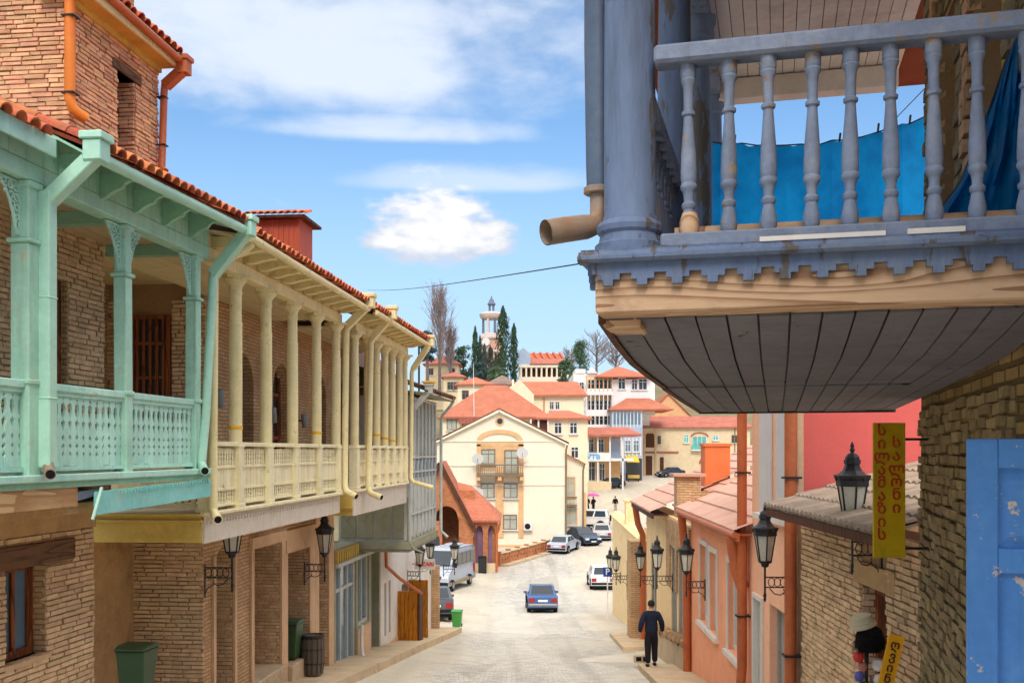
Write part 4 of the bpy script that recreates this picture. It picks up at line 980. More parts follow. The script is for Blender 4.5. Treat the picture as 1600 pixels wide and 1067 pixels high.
# rough stones proud of the wall, near the frame edge
STONE = pm('olive_stone', (152, 130, 92), .95, var=.28, vs=5, rnd=.22, hue=.01, stain=(92, 76, 44), sa=.7, ss=2.5, bump=.9, bs=22, bd=.02)
bricks(bh, STONE, 'x', 2.06, -1, 1.2, 4.9, -2.6, .36, bh=.078, bl=.24, gap=.014, proud=.022, maxn=290, name='stone', irr=.35, vis=lambda b: abs(b[2] + 1))
bricks(bh, STONE, 'y', 4.9, 1, 2.06, 2.5, -2.6, .3, bh=.125, bl=.3, maxn=0)
upb = [(1.55, 2.5, .9, 3.1), (3.2, 4.0, .9, 3.3)]
part(bh, 'upper_wall', MORTD, lambda mb: wallcells(mb, 'x', -6, 4.75, .9, 5.0, upb, 2.08, 2.6))
bricks(bh, STONE, 'x', 2.08, -1, .9, 4.75, 1.5, 4.1, upb, bh=.115, bl=.32, gap=.018, proud=.03, maxn=200)
QUO = pm('pale_brick_quoin', (206, 158, 116), .9, var=.2, vs=6, rnd=.15, bump=.4)
bricks(bh, QUO, 'x', 2.05, -1, 2.5, 2.72, 1.5, 4.1, bh=.115, bl=.4, gap=.02, proud=.03, maxn=60)
bricks(bh, QUO, 'x', 2.05, -1, 4.0, 4.2, 1.5, 4.1, bh=.115, bl=.4, gap=.02, proud=.03, maxn=60)
for a, b, lo, hi in upb: framewin(bh, 'shutter', 'x', 2.3, -1, a, b, lo, hi, OCHRE, WOODD, fw=.12, dep=.06, mull=((a + b) / 2,), fullname='shutter_panel')
LEN, WID = 6.9, 2.06
# floor boards and structural beam
pbox(bh, 'balcony_floor', BLUE, .2, WID, .21, LEN, .80, .87)
part(bh, 'front_beam', BEAMW, lambda mb: mb.box(.0, WID, .0, .2, .645, .868), bevel=.008, label='raw pine beam along the balcony edge')
part(bh, 'front_beam', BEAMW, lambda mb: mb.box(.005, .19, .202, LEN, .60, .868), bevel=.008)
# stepped dentil board: outline cut in steps
def stepboard(mb, u0, u1, axis, c0, c1):
    pts = []; p = .157; n = int((u1 - u0) / p); p = (u1 - u0) / n
    for k in range(n):
        u = u0 + k * p
        for f, dz in ((0, .055), (.16, .055), (.16, .028), (.32, .028), (.32, .0), (.62, .0), (.62, .028), (.82, .028), (.82, .055)):
            pts.append((u + f * p, .768 + dz))
    pts += [(u1, .823), (u1, .872), (u0, .872)]
    mb.prism(pts, axis, c0, c1)
part(bh, 'stepped_board', BLUE, lambda mb: stepboard(mb, -.01, WID, 'y', -.035, -.005))
part(bh, 'stepped_board', BLUE, lambda mb: stepboard(mb, -.0, LEN, 'x', -.035, -.005))
def ledge(mb):
    prof = [(0, .872), (-.07, .872), (-.085, .885), (-.085, .9), (-.06, .91), (-.05, .925), (0, .93)]
    mb.prism([(a, b) for a, b in prof], 'x', -.07, WID)
part(bh, 'ledge_moulding', BLUE, ledge, fix=True)
part(bh, 'ledge_moulding', BLUE, lambda mb: mb.box(-.075, .0, .001, LEN, .872, .93), bevel=.015)
pbox(bh, 'ledge_top', BLUE, -.06, WID, -.05, .3, .925, .934)
# railing on the near face
pbox(bh, 'bottom_rail', BLUELT, .3, WID, .03, .13, .944, 1.01, bevel=.008)
part(bh, 'handrail', BLUELT, lambda mb: mb.box(.27, WID, .015, .145, 1.80, 1.885), bevel=.014, label='weathered pale handrail')
def baluster(mb):
    mb.lathe([(.036, 1.01), (.044, 1.03), (.044, 1.06), (.034, 1.105), (.029, 1.125), (.038, 1.135), (.039, 1.15), (.027, 1.162), (.027, 1.185), (.034, 1.212), (.044, 1.222), (.046, 1.238), (.039, 1.25), (.043, 1.262), (.0435, 1.30), (.041, 1.38), (.034, 1.46), (.028, 1.53), (.026, 1.56), (.037, 1.566), (.038, 1.58), (.027, 1.588), (.027, 1.66), (.03, 1.70), (.041, 1.722), (.043, 1.73), (.038, 1.738), (.043, 1.746), (.043, 1.80)], n=14)
bm_ = cmesh('baluster', BLUELT, baluster, smooth=True, ang=40)
for k in range(10): inst(bm_, 'baluster', bh, (.43 + k * .178 + random.uniform(-.006, .006), .08, 0), (random.uniform(-.008, .008), random.uniform(-.01, .01), k * 1.1), (.86, .86, 1))
part(bh, 'bare_baluster_foot', BEAMW, lambda mb: mb.lathe([(.042, 1.01), (.047, 1.03), (.046, 1.065), (.036, 1.1), (.034, 1.108)], .43, .08, 12), smooth=True, label='baluster foot worn to bare wood')
# street side railing
pbox(bh, 'bottom_rail', BLUELT, .08, .17, .3, LEN - .1, .944, 1.01)
pbox(bh, 'handrail', BLUELT, .07, .2, .3, LEN - .1, 1.80, 1.885)
t = .5
while t < LEN - .2:
    if min(abs(t - q) for q in (2.4, 4.62, 6.75)) > .14: inst(bm_, 'baluster', bh, (.12, t, 0), (0, 0, t))
    t += .19
# columns
def bcol(mb):
    mb.lathe([(.150, .934), (.165, .95), (.165, .985), (.15, .995), (.142, 1.03), (.156, 1.045), (.160, 1.07), (.15, 1.09), (.13, 1.1), (.128, 1.115), (.122, 1.13), (.124, 1.5), (.12, 2.2), (.108, 3.2), (.1, 3.7), (.125, 3.72), (.125, 3.78), (.16, 3.85), (.16, 3.9)], n=20)
    mb.box(-.165, .165, -.165, .165, .93, .955)
bc = cmesh('column', BLUE, bcol, smooth=True, ang=30)
for t in (.16, 2.4, 4.62, 6.75): inst(bc, 'column', bh, (.14, t, 0), (0, 0, t))
part(bh, 'column_board', BLUE, lambda mb: mb.hexa([(.10, .34, .95), (.14, .34, .95), (.14, .8, .95), (.10, .8, .95), (.10, .34, 1.8), (.14, .34, 1.8), (.14, .36, 1.8), (.10, .36, 1.8)]))
# rainpipe and spout
tube_part(bh, 'downpipe', BLUEPIPE, [(-.035, .27, 4.2), (-.035, .27, 2.0), (-.03, .27, 1.42), (-.028, .27, 1.27)], [.066, .066, .062, .06], 18)
part(bh, 'pipe_clip', RUSTPIPE, lambda mb: mb.lathe([(.067, 1.27), (.075, 1.275), (.075, 1.3), (.067, 1.305)], -.03, .27, 18))
def spout(mb):
    path = [(-.028, .27, 1.29), (-.028, .268, 1.17), (-.04, .25, 1.12), (-.08, .21, 1.10), (-.17, .13, 1.075), (-.25, .06, 1.05)]
    mb.tube(path, [.045, .045, .052, .06, .062, .062], 16, caps=False)
    mb.tube(path[2:], [.047, .055, .057, .057], 16, caps=False)
part(bh, 'spout', RUSTPIPE, spout, smooth=True, label='rusty open rainwater spout')
# boarded underside: every plank follows the sagging section
UP = [(.2, .635), (.7, .575), (1.3, .525), (2.2, .502), (3.1, .49), (3.101, .482), (4.5, .462), (LEN, .44)]
npl = 14; pw = (WID - .03) / npl
for k in range(npl):
    x0 = .02 + k * pw; x1 = x0 + pw - .011
    for a, b in ((0, 5), (5, 8)):
        pr = [(t, z) for t, z in UP[a:b]]
        dz = random.uniform(-.004, .004)
        poly = [(t, z + dz) for t, z in pr] + [(t, z + .025 + dz) for t, z in reversed(pr)]
        if a: poly = [(max(t, 3.112), z) for t, z in poly]
        part(bh, 'underside_plank', UNDER, lambda mb: mb.prism(poly, 'x', x0, x1))
part(bh, 'underside_backing', IRON, lambda mb: mb.prism([(t, z + .028) for t, z in UP] + [(LEN, .6), (.2, .66)], 'x', .03, WID - .01))
part(bh, 'underside_edge', WOODD, lambda mb: mb.prism([(t, z - .012) for t, z in UP] + [(t, z + .06) for t, z in reversed(UP)], 'x', -.02, .018), label='dark edge strip of the boarded underside')
pbox(bh, 'end_strip', IRON, -.02, WID, LEN, LEN + .04, .42, .80)
# ceiling, far beam
for k in range(17):
    x = .05 + k * .12
    pbox(bh, 'ceiling_board', CEILPINK, x, x + .113, 3.2, LEN + .2, 4.06 + .003 * (k % 2), 4.09)
for k in range(14):
    t = -.4 + k * .256
    pbox(bh, 'ceiling_board', CEILPINK, .0, WID, t, t + .248, 4.06 + .003 * (k % 2), 4.09)
part(bh, 'eaves_beam', CEILPINK, lambda mb: (mb.box(.0, WID, LEN - .28, LEN - .08, 3.82, 4.05)), bevel=.01)
part(bh, 'eaves_beam', BLUE, lambda mb: mb.box(.04, .24, -.4, LEN - .3, 3.88, 4.05), bevel=.01)
part(bh, 'loose_board', CEILTAN, lambda mb: mb.hexa([(.3, LEN - 1.2, 3.95), (.75, LEN - 1.3, 3.86), (.75, LEN - 1.15, 3.86), (.3, LEN - 1.05, 3.95), (.3, LEN - 1.2, 3.97), (.75, LEN - 1.3, 3.88), (.75, LEN - 1.15, 3.88), (.3, LEN - 1.05, 3.97)]))
pbox(bh, 'roof_slab', TILEB, -.5, 2.6, -1.5, LEN + .6, 4.1, 4.25)
# litter on the ledge
pbox(bh, 'white_lath', WHITEPL, .75, 1.28, -.055, -.035, .934, .955); pbox(bh, 'white_lath', WHITEPL, 1.37, 1.6, -.055, -.03, .934, .957)
# kick board behind the balusters
pbox(bh, 'kick_board', BEAMW, .35, WID, .2, .23, .934, 1.07)
# ---- tarpaulin
tp = thing('tarpaulin', 'bright blue tarpaulin sheet strung across the far end of the balcony', 'tarpaulin', B, 1.0, 6.6, .9)
rows = []
for j in range(9):
    f = j / 8; r_ = []
    for i in range(29):
        u = i / 28; x = .16 + u * 2.14
        top = 3.22 + .10 * (2 * u - 1) ** 2 + .24 * max(0, u - .55) ** 1.2 + .012 * sin(i * 2.1)
        r_.append((x, 6.45 + .05 * sin(u * 19 + f * 2) * (f + .2) + .03 * sin(u * 41), top + (.95 - top) * f))
    rows.append(r_)
build(MB().sheet(rows), 'sheet', TARP, tp, smooth=True)
part(tp, 'rope', IRON, lambda mb: mb.tube([rows[0][i] for i in range(0, 29, 2)], .008, 5))
for i in (3, 8, 13, 17, 22, 26): part(tp, 'nail', IRON, lambda mb: mb.tube([rows[0][i], (rows[0][i][0] + .01, rows[0][i][1], rows[0][i][2] + .09)], .012, 5))
td = thing('tarpaulin', 'dark folded tarpaulin draped down beside the balcony wall', 'tarpaulin', B, 1.8, 1.5, .9)
rows = []
for j in range(20):
    f = j / 19; z = 2.12 + (.92 - 2.12) * f; r_ = []
    KT = [(2.3, 2.06), (2.15, 2.04), (1.74, 1.905), (1.47, 1.80), (1.34, 1.70), (1.17, 1.575), (.9, 1.44)]
    for (za, xa), (zb, xb) in zip(KT, KT[1:]):
        if zb <= z <= za: xl = xb + (xa - xb) * (z - zb) / (za - zb)
    for i in range(23):
        u = i / 22; x = xl + (2.075 - xl) * u
        r_.append((x, 1.0 + .9 * (1 - u) * .35 + .05 * sin(u * 16 + f * 5) * (.3 + f) + .025 * sin(u * 37 - f * 9), z + .16 * u * (1 - f)))
    rows.append(r_)
build(MB().sheet(rows), 'sheet', tarpmat('blue_green_tarpaulin', (0, 132, 190)), td, smooth=True)
part(td, 'hem', IRON, lambda mb: mb.tube([r_[0] for r_ in rows], .006, 5))
# ---- blue open door leaf
bd = thing('door_leaf', 'bright blue panelled door leaf standing open, lower right corner', 'door', B, 1.75, 1.0, -2.4)
x0, x1, tt = 1.71, 2.28, .55
part(bd, 'stile', DOORBLUE, lambda mb: mb.box(x0, x0 + .135, tt, tt + .05, -2.2, .06), bevel=.006)
part(bd, 'stile', DOORBLUE, lambda mb: mb.box(x1 - .135, x1, tt, tt + .05, -2.2, .06), bevel=.006)
zr = [(-.08, .06), (-.58, -.46), (-1.35, -1.25), (-2.2, -2.05)]
for a, b in zr: part(bd, 'rail', DOORBLUE, lambda mb: mb.box(x0 + .136, x1 - .136, tt + .001, tt + .049, a, b), bevel=.004)
for (a, b), (c, d) in zip(zr, zr[1:]):
    part(bd, 'panel', DOORBLUE, lambda mb: (mb.box(x0 + .13, x1 - .13, tt + .03, tt + .042, d - .01, a + .01), mb.hexa([(x0 + .15, tt + .0301, d + .02), (x1 - .15, tt + .0301, d + .02), (x1 - .15, tt + .0301, a - .02), (x0 + .15, tt + .0301, a - .02), (x0 + .19, tt + .014, d + .06), (x1 - .19, tt + .014, d + .06), (x1 - .19, tt + .014, a - .06), (x0 + .19, tt + .014, a - .06)])), fix=True)
part(bd, 'hinge', IRON, lambda mb: [mb.box(x1 - .02, x1 + .04, tt - .01, tt + .06, z, z + .1) for z in (-.4, -1.8)])

# ================================================================== RIGHT ROW (frame R: facade at x = 0, buildings on +x)
SALMON = pm('salmon_plaster', (248, 172, 132), .9, var=.07, stain=(226, 140, 104), sa=.5, bump=.25, streak=(222, 150, 118), sk=.4)
SALMONL = pm('light_salmon_plaster', (250, 190, 154), .9, var=.07, stain=(230, 164, 130), sa=.5, bump=.25, streak=(228, 172, 142), sk=.4)
CORAL = pm('coral_red_plaster', (214, 98, 90), .9, var=.06, stain=(206, 100, 90), sa=.5, bump=.2, streak=(200, 104, 94), sk=.4)
CREAMPL = pm('cream_plaster', (246, 212, 158), .9, var=.1, stain=(214, 176, 122), sa=.6, bump=.3, streak=(206, 170, 120), sk=.5)
GREYSH = pm('grey_shutter_paint', (168, 160, 148), .7, var=.1, stain=(136, 128, 118), sa=.4)
LILAC = pm('pale_lilac_panel', (212, 204, 200), .7, var=.06, stain=(170, 162, 166), sa=.3)
TRIM = pm('white_window_trim', (226, 216, 204), .7, var=.06, stain=(196, 182, 166), sa=.3)
PTILE = pm('pink_metal_tile', (202, 156, 134), .7, var=.12, vs=1.2, stain=(172, 112, 92), sa=.5, ss=1.6, rnd=.07, bump=.2)
GTILE = pm('grey_brown_tile', (166, 146, 126), .85, var=.2, vs=3, rnd=.16, stain=(104, 90, 78), sa=.5, ss=2.5, bump=.4)
def roofcourses(parent, mat, ex, ez, m, t0, t1, n, run, wav=.0, step=.03, name='tile_course', wp=.18):
    """courses of sheet tiles, each lapping the one below, rising towards +x"""
    for c in range(n):
        xa, xb = ex + c * run, ex + (c + 1) * run + .04
        nt = max(2, int((t1 - t0) / (wp / 4))) if wav else 2
        rows = [[], [], []]
        for i in range(nt + 1):
            t = t0 + (t1 - t0) * i / nt; dz = wav * abs(sin(t / wp * pi)) if wav else 0
            za = ez + (xa - ex) * m + step + dz; zb = ez + (xb - ex) * m + .004 + dz
            rows[0].append((xa, t, za - step - .012)); rows[1].append((xa, t, za)); rows[2].append((xb, t, zb))
        build(MB().sheet(rows), name, mat, parent, smooth=bool(wav))
# ---- small brick shop with tiled awning roof
sb = thing('brick_shop', 'small tan brick shop with grey tiled roof beside the hanging yellow sign', 'shop', R, 0, 13, -4.6)
sops = [(11.2, 12.1, -4.2, -1.55)]
part(sb, 'wall', MORTD, lambda mb: (wallcells(mb, 'x', 9.6, 14.85, -5.4, -.92, sops, 0, .5), mb.box(0, 6, 14.5, 14.8, -5, -.6)))
bricks(sb, TANBR, 'x', 0, -1, 12.1, 14.85, -3.55, -.92, sops, bh=.074, bl=.25, maxn=280)
bricks(sb, TANBR, 'x', 0, -1, 9.6, 11.2, -3.2, -.92, [], bh=.074, bl=.25, maxn=0)
pbox(sb, 'lintel', TANPL, -.04, .3, 10.9, 12.35, -1.55, -1.3)
framewin(sb, 'door', 'x', .22, -1, 11.2, 12.1, -4.2, -1.55, WOODB, WOODD, fw=.12, dep=.08, mull=(11.65,), fullname='door_panel')
bricks(sb, TANBR, 'y', 12.1, -1, 0.0, .4, -3.6, -1.56, bh=.074, maxn=0)
part(sb, 'soffit', GTILE, lambda mb: mb.hexa([(-.62, 9.6, -.80), (1.4, 9.6, -.22), (1.4, 14.35, -.22), (-.62, 14.35, -.80), (-.62, 9.6, -.77), (1.4, 9.6, -.19), (1.4, 14.35, -.19), (-.62, 14.35, -.77)]), fix=True)
roofcourses(sb, GTILE, -.66, -.775, .287, 9.5, 14.4, 5, .42, wav=.035, step=.035, wp=.2)
part(sb, 'eaves_board', WOODD, lambda mb: (mb.box(-.64, -.6, 9.6, 14.35, -.9, -.8), mb.hexa([(-.62, 14.35, -.9), (1.4, 14.35, -.32), (1.4, 14.39, -.32), (-.62, 14.39, -.9), (-.62, 14.35, -.78), (1.4, 14.35, -.2), (1.4, 14.39, -.2), (-.62, 14.39, -.78)])))
# ---- tall salmon building with coral end wall
ts = thing('salmon_building', 'tall salmon building with coral red end wall behind the shop roof', 'building', R, 0, 16.8, -5.0)
tops = [(17.45, 18.25, -4.5, -2.5), (15.5, 17.0, -5.2, -2.52)]
part(ts, 'wall', SALMONL, lambda mb: wallcells(mb, 'x', 15.15, 18.4, -5.9, 4.5, tops, 0, .5))
part(ts, 'end_wall', CORAL, lambda mb: mb.box(.06, 7, 15.05, 15.149, -4, 4.5), label='coral red end wall')
part(ts, 'end_wall', SALMONL, lambda mb: mb.box(.5, 7, 15.15, 18.4, -5, 4.5))
part(ts, 'edge_trim', PLASTER, lambda mb: mb.box(-.03, .06, 15.04, 15.149, -4, 4.5))
for a, b in ((15.55, 16.35), (16.75, 17.6)):
    pn = pbox(ts, 'tall_panel', LILAC, -.05, -.001, a, b, -1.05, 3.2, bevel=.01)
pbox(ts, 'panel_sill', TRIM, -.12, -.001, 15.4, 17.8, -1.14, -1.05)
framewin(ts, 'window', 'x', .12, -1, 17.45, 18.25, -4.5, -2.5, TRIM, PALEG, fw=.08, dep=.16)
dd = framewin(ts, 'door', 'x', .2, -1, 15.5, 17.0, -5.2, -2.52, GREYSH, GREYSH, fw=.1, dep=.08, mull=(16.0, 16.25, 16.5), fullname='door_panel')
part(dd, 'iron_ornament', IRON, lambda mb: [mb.tube([(.10, 16.1 + .09 * cos(a), z + .09 * sin(a)) for a in [i * pi / 4 for i in range(9)]], .012, 5) for z in (-3.7, -3.9)])
pbox(ts, 'window_sill', TRIM, -.08, .1, 17.35, 18.35, -4.58, -4.5)
for tt_, nm in ((15.0, 'orange brown'), (18.62, '')):
    tube_part(ts, 'downpipe', BRNPIPE, [(-.14, tt_, 4.4), (-.14, tt_, 0), (-.14, tt_, -3.9), (-.16, tt_, -4.2), (-.12, tt_, -4.6), (-.12, tt_, -5.6)], .09)
    part(ts, 'pipe_clip', IRON, lambda mb: [mb.box(-.25, .0, tt_ - .11, tt_ + .11, z, z + .03) for z in (-.4, -3.0)])
# ---- pink house
pk = thing('pink_house', 'salmon pink house with white framed windows and pink tiled roof', 'house', R, 0, 22, -5.4)
pops = [(23.3, 24.35, -4.0, -2.18), (22.0, 22.95, -4.0, -2.22), (19.3, 20.75, -4.0, -2.22)]
part(pk, 'wall', SALMON, lambda mb: wallcells(mb, 'x', 18.4, 25.8, -6.4, -1.5, pops, 0, .5))
for a, b, lo, hi in pops:
    framewin(pk, 'window', 'x', .2, -1, a, b, lo, hi, TRIM, PALEG, fw=.1, dep=.1, mull=((a + b) / 2,))
    part(pk, 'window_surround', TRIM, lambda mb: (mb.box(-.03, -.001, a - .1, a, lo, hi), mb.box(-.03, -.001, b, b + .1, lo, hi), mb.box(-.035, -.001, a - .1, b + .1, hi, hi + .12), mb.box(-.1, -.001, a - .14, b + .14, lo - .1, lo)))
part(pk, 'eaves_board', BRNPIPE, lambda mb: (mb.box(-.3, -.24, 18.3, 26.0, -1.62, -1.46), mb.box(-.24, .0, 18.4, 25.9, -1.52, -1.48)))
roofcourses(pk, PTILE, -.34, -1.45, .46, 18.3, 26.2, 10, .46, step=.045)
tube_part(pk, 'downpipe', BRNPIPE, [(-.28, 25.6, -1.55), (-.2, 25.75, -2.3), (-.12, 25.85, -2.7), (-.1, 25.85, -6.2)], .1)
tube_part(pk, 'gutter', BRNPIPE, [(-.33, 18.3, -1.5), (-.33, 26.0, -1.52)], .06)
tube_part(pk, 'downpipe', BRNPIPE, [(-.3, 18.75, -1.55), (-.2, 18.75, -2.2), (-.1, 18.72, -2.5)], .12)
# ---- cream house beyond
ch = thing('cream_house', 'cream and brick house with stone chimney beyond the pink house', 'house', R, 0, 31, -6.4)
cops = [(26.3, 28.3, -5.4, -2.7), (28.6, 29.8, -5.4, -2.7), (33.6, 35.2, -5.6, -3.1)]
part(ch, 'wall', CREAMPL, lambda mb: wallcells(mb, 'x', 25.86, 36.8, -8.0, -1.9, cops, 0, .5))
part(ch, 'brick_face', TANWALL, lambda mb: wallcells(mb, 'x', 25.9, 30.6, -3.9, -1.95, cops, -.06, -.001))
part(ch, 'end_wall', TANWALL, lambda mb: mb.box(.0, 3, 25.82, 25.859, -6, -1.0))
for a, b, lo, hi in cops: framewin(ch, 'shutter', 'x', .12, -1, a, b, lo, hi, GREYSH, GREYSH, fw=.1, dep=.1, mull=((a + b) / 2,), fullname='shutter_panel')
part(ch, 'plinth', PAVE, lambda mb: mb.hexa([(-.3, 25.9, -7.2), (-.001, 25.9, -7.2), (-.001, 33, -8), (-.3, 33, -8), (-.16, 25.9, -4.9), (-.001, 25.9, -4.9), (-.001, 33, -5.7), (-.16, 33, -5.7)]))
RUBBLE = pm('rubble_stone', (170, 136, 100), .95, var=.3, vs=6, rnd=.25, bump=.7)
for k in range(26):
    t = 26.0 + k * .26; z = -4.85 - (t - 26) * .113
    o = inst(brickmesh(RUBBLE)[k % 5], 'rubble_stone', ch, (-.12 + random.uniform(-.03, .03), t, z + random.uniform(-.04, .06)), (random.uniform(-.5, .5),) * 3, (.2, random.uniform(.2, .3), random.uniform(.13, .22)))
part(ch, 'eaves_board', WOODD, lambda mb: (mb.box(-.5, -.44, 30.4, 37.3, -2.0, -1.84), mb.box(-.44, .0, 30.5, 37.2, -1.92, -1.88)))
roofcourses(ch, PTILE, -.54, -1.82, .46, 30.4, 37.4, 11, .46, step=.045)
roofcourses(ch, PTILE, .1, -1.6, .46, 26.2, 30.4, 10, .46, step=.045)
cst = part(ch, 'chimney', TANWALL, lambda mb: mb.box(.12, .78, 29.4, 30.1, -2.2, -.72))
pbox(cst, 'chimney_cap', PTILE, .0, .92, 29.25, 30.25, -.72, -.64)
oc = part(ch, 'chimney', pm('orange_chimney_sheet', (218, 116, 66), .6, var=.08, stain=(206, 92, 40), sa=.4), lambda mb: mb.box(1.1, 1.85, 30.6, 31.4, -1.6, .2), label='orange sheet metal chimney')
pbox(oc, 'chimney_rim', oc.data.materials[0], 1.06, 1.89, 30.56, 31.44, .15, .24)
tube_part(ch, 'downpipe', BRNPIPE, [(-.4, 36.9, -1.95), (-.3, 36.9, -2.6), (-.12, 36.95, -3.0), (-.12, 36.95, -7.2)], .11)
# ---- low cream yard wall with brick pier and gate post
lw = thing('yard_wall', 'low cream yard wall with brick end pier along the street', 'wall', R, 0, 45, -7.8)
lops = [(41.2, 42.4, -6.4, -4.6), (44.0, 45.4, -6.6, -4.8)]
part(lw, 'wall_body', CREAMPL, lambda mb: wallcells(mb, 'x', 38.8, 54.2, -9.6, -3.35, lops, .0, .5))
for a, b, lo, hi in lops: framewin(lw, 'shutter', 'x', .12, -1, a, b, lo, hi, GREYSH, GREYSH, fw=.08, dep=.1, mull=((a + b) / 2,), fullname='shutter_panel')
part(lw, 'coping', CREAMPL, lambda mb: mb.hexa([(-.1, 38.8, -3.35), (.6, 38.8, -3.35), (.6, 54.3, -3.35), (-.1, 54.3, -3.35), (.1, 38.8, -3.2), (.4, 38.8, -3.2), (.4, 54.3, -3.15), (.1, 54.3, -3.15)]))
part(lw, 'brick_pier', TANWALL, lambda mb: mb.box(-.52, .5, 37.4, 38.79, -8.6, -3.3))
part(lw, 'gate_post', CREAMPL, lambda mb: (mb.box(.02, .55, 46, 46.6, -6, -2.25), mb.box(-.04, .61, 45.94, 46.66, -2.25, -2.17)))
part(lw, 'gate_post', CREAMPL, lambda mb: mb.box(.2, .9, 39.0, 39.6, -5, -2.9))
part(lw, 'back_roof', PTILE, lambda mb: mb.hexa([(.5, 38.5, -2.95), (2.2, 38.5, -2.2), (2.2, 42, -2.2), (.5, 42, -2.95), (.5, 38.5, -2.9), (2.2, 38.5, -2.15), (2.2, 42, -2.15), (.5, 42, -2.9)]))
# ---- lanterns on this side
lantern('large black lantern in front of the grey tiled shop roof', R, -.33, 11.4, -.76, True, .88, .75)
lantern('black lantern on the tall salmon building between two brown pipes', R, -.47, 15.2, -1.62, True, .88)
lantern('lantern on the pink house wall above the walking man', R, -.47, 23.4, -2.72, True, .88)
lantern('lantern on the cream house beside grey shutters', R, -.47, 29.3, -3.3, True, .92)
lantern('lantern in front of the brick pier and brown pipe', R, -.47, 34.2, -3.9, True, .92)
lantern('upper lantern on the low cream wall above the parking sign', R, -.5, 44.8, -5.15, True, 1.0)
lantern('lantern overlapping the white car, farthest on the cream wall', R, -.5, 48.6, -5.5, True, 1.0)
# ---- yellow hanging sign, written in two columns
SIGNY = pm('yellow_sign_board', (206, 168, 18), .6, var=.14, stain=(172, 138, 30), sa=.6, ss=3, streak=(150, 122, 40), sk=.4)
SIGNR = pm('sign_red_letters', (190, 66, 30), .7, var=.2, vs=8, stain=(200, 150, 40), sa=.5, ss=14)
hs = thing('hanging_sign', 'tall yellow sign with red Georgian letters hanging by the stone wall', 'sign', R, .1, 9.8, -.9)
sx0, sx1 = -.31, -.02
SGT = 8.4
def signx(px): return (px - 800) / 1600 * SGT - 3.8 - .028 * SGT
bxa, bxb = -1.06, -.80
part(hs, 'board', SIGNY, lambda mb: mb.box(bxa, bxb, SGT, SGT + .03, -.875, .235), bevel=.004)
for i, chh in enumerate('სილამაზის'): text(hs, chh, .125, SIGNR, (bxa + .065, SGT - .003, .17 - i * .107), (pi / 2, 0, 0), 'letter', .003)
for i, chh in enumerate('სალონი'): text(hs, chh, .125, SIGNR, (bxa + .185, SGT - .003, .07 - i * .107), (pi / 2, 0, 0), 'letter', .003)
part(hs, 'arm', IRON, lambda mb: (mb.tube([(bxa + .05, SGT + .04, .1), (-.56, SGT + .04, .1)], .012, 6), mb.tube([(bxa + .05, SGT + .04, -.8), (-.56, SGT + .04, -.8)], .012, 6)))
# ---- souvenir stand: felt hat on a shaggy black hat, trinkets, and a tilted yellow board
FELT = pm('beige_felt', (200, 184, 152), .95, var=.12, bump=.5)
FUR = pm('black_shaggy_wool', (30, 26, 28), .95, var=.4, vs=12, bump=1.0, bs=60, bd=.04)
st = thing('souvenir_stand', 'souvenir pole with beige felt hat over a black woolly hat, by the shop door', 'stand', R, -.6, 10.6, -4.3)
STT = 10.6; SX = -.6
def sxz(px, py): return ((px - 800) / 1600 * STT - 3.8 - .028 * STT, (705 - py) / 1600 * STT)
hx = -.42
part(st, 'pole', IRON, lambda mb: mb.tube([(hx, STT + .02, -4.3), (hx, STT + .02, -1.85)], .02, 8))
def shaggy(mb):
    for i in range(420):
        th, ph = random.uniform(0, 2 * pi), random.uniform(-.6, 1.4)
        p = Vector((hx + .03 + .13 * cos(th) * cos(ph), STT + .13 * sin(th) * cos(ph), -1.95 + .14 * sin(ph)))
        q = p + Vector((cos(th) * .05 + random.uniform(-.03, .03), sin(th) * .05, -.06 - random.uniform(0, .05)))
        s_ = Vector((-sin(th), cos(th), 0)) * .012
        mb.add([p - s_, p + s_, q], [(0, 1, 2)])
    mb.lathe([(.1, -.12), (.14, -.05), (.145, .04), (.11, .12), (.03, .16)], hx + .03, STT, 14, -1.95)
part(st, 'black_hat', FUR, shaggy)
part(st, 'felt_hat', FELT, lambda mb: (mb.lathe([(.13, .0), (.14, .01), (.135, .05), (.118, .055), (.11, .12), (.08, .135), (.02, .13)], 0, 0, 18), mb.xf(Matrix.Translation((hx - .03, STT, -1.82)) @ Matrix.Rotation(-.3, 4, 'Y'))), smooth=True)
for k, (dx, z, cc, r_) in enumerate(((-.1, -2.12, (206, 60, 50), .06), (-.06, -2.22, (190, 120, 100), .05), (-.09, -2.32, (90, 90, 160), .055), (-.05, -2.42, (70, 130, 70), .05), (-.08, -2.52, (220, 180, 60), .055), (-.06, -2.63, (210, 210, 200), .05), (-.1, -2.74, (200, 60, 60), .05), (.1, -2.2, (220, 212, 204), .07), (.12, -2.36, (226, 220, 214), .07), (.08, -2.52, (216, 206, 196), .06))):
    part(st, 'trinket', pm('trinket_%d' % k, cc, .7, var=.2, vs=12), lambda mb: mb.lathe([(.0, -r_), (r_ * .7, -r_ * .7), (r_, 0), (r_ * .75, r_ * .8), (.0, r_ * 1.1)], hx + dx, STT - .05, 9, z), smooth=True)
yb = thing('advertising_board', 'narrow yellow board with dark lettering leaning near the souvenir stand', 'board', R, -.2, 10.3, -4.3)
def tilt(mb):
    mb.box(-.075, .075, -.012, .012, -1.4, .0); mb.xf(Matrix.Translation((-.25, 10.2, -1.83)) @ Matrix.Rotation(.23, 4, 'Y'))
part(yb, 'panel', pm('orange_yellow_board', (232, 162, 16), .5, var=.06), tilt)
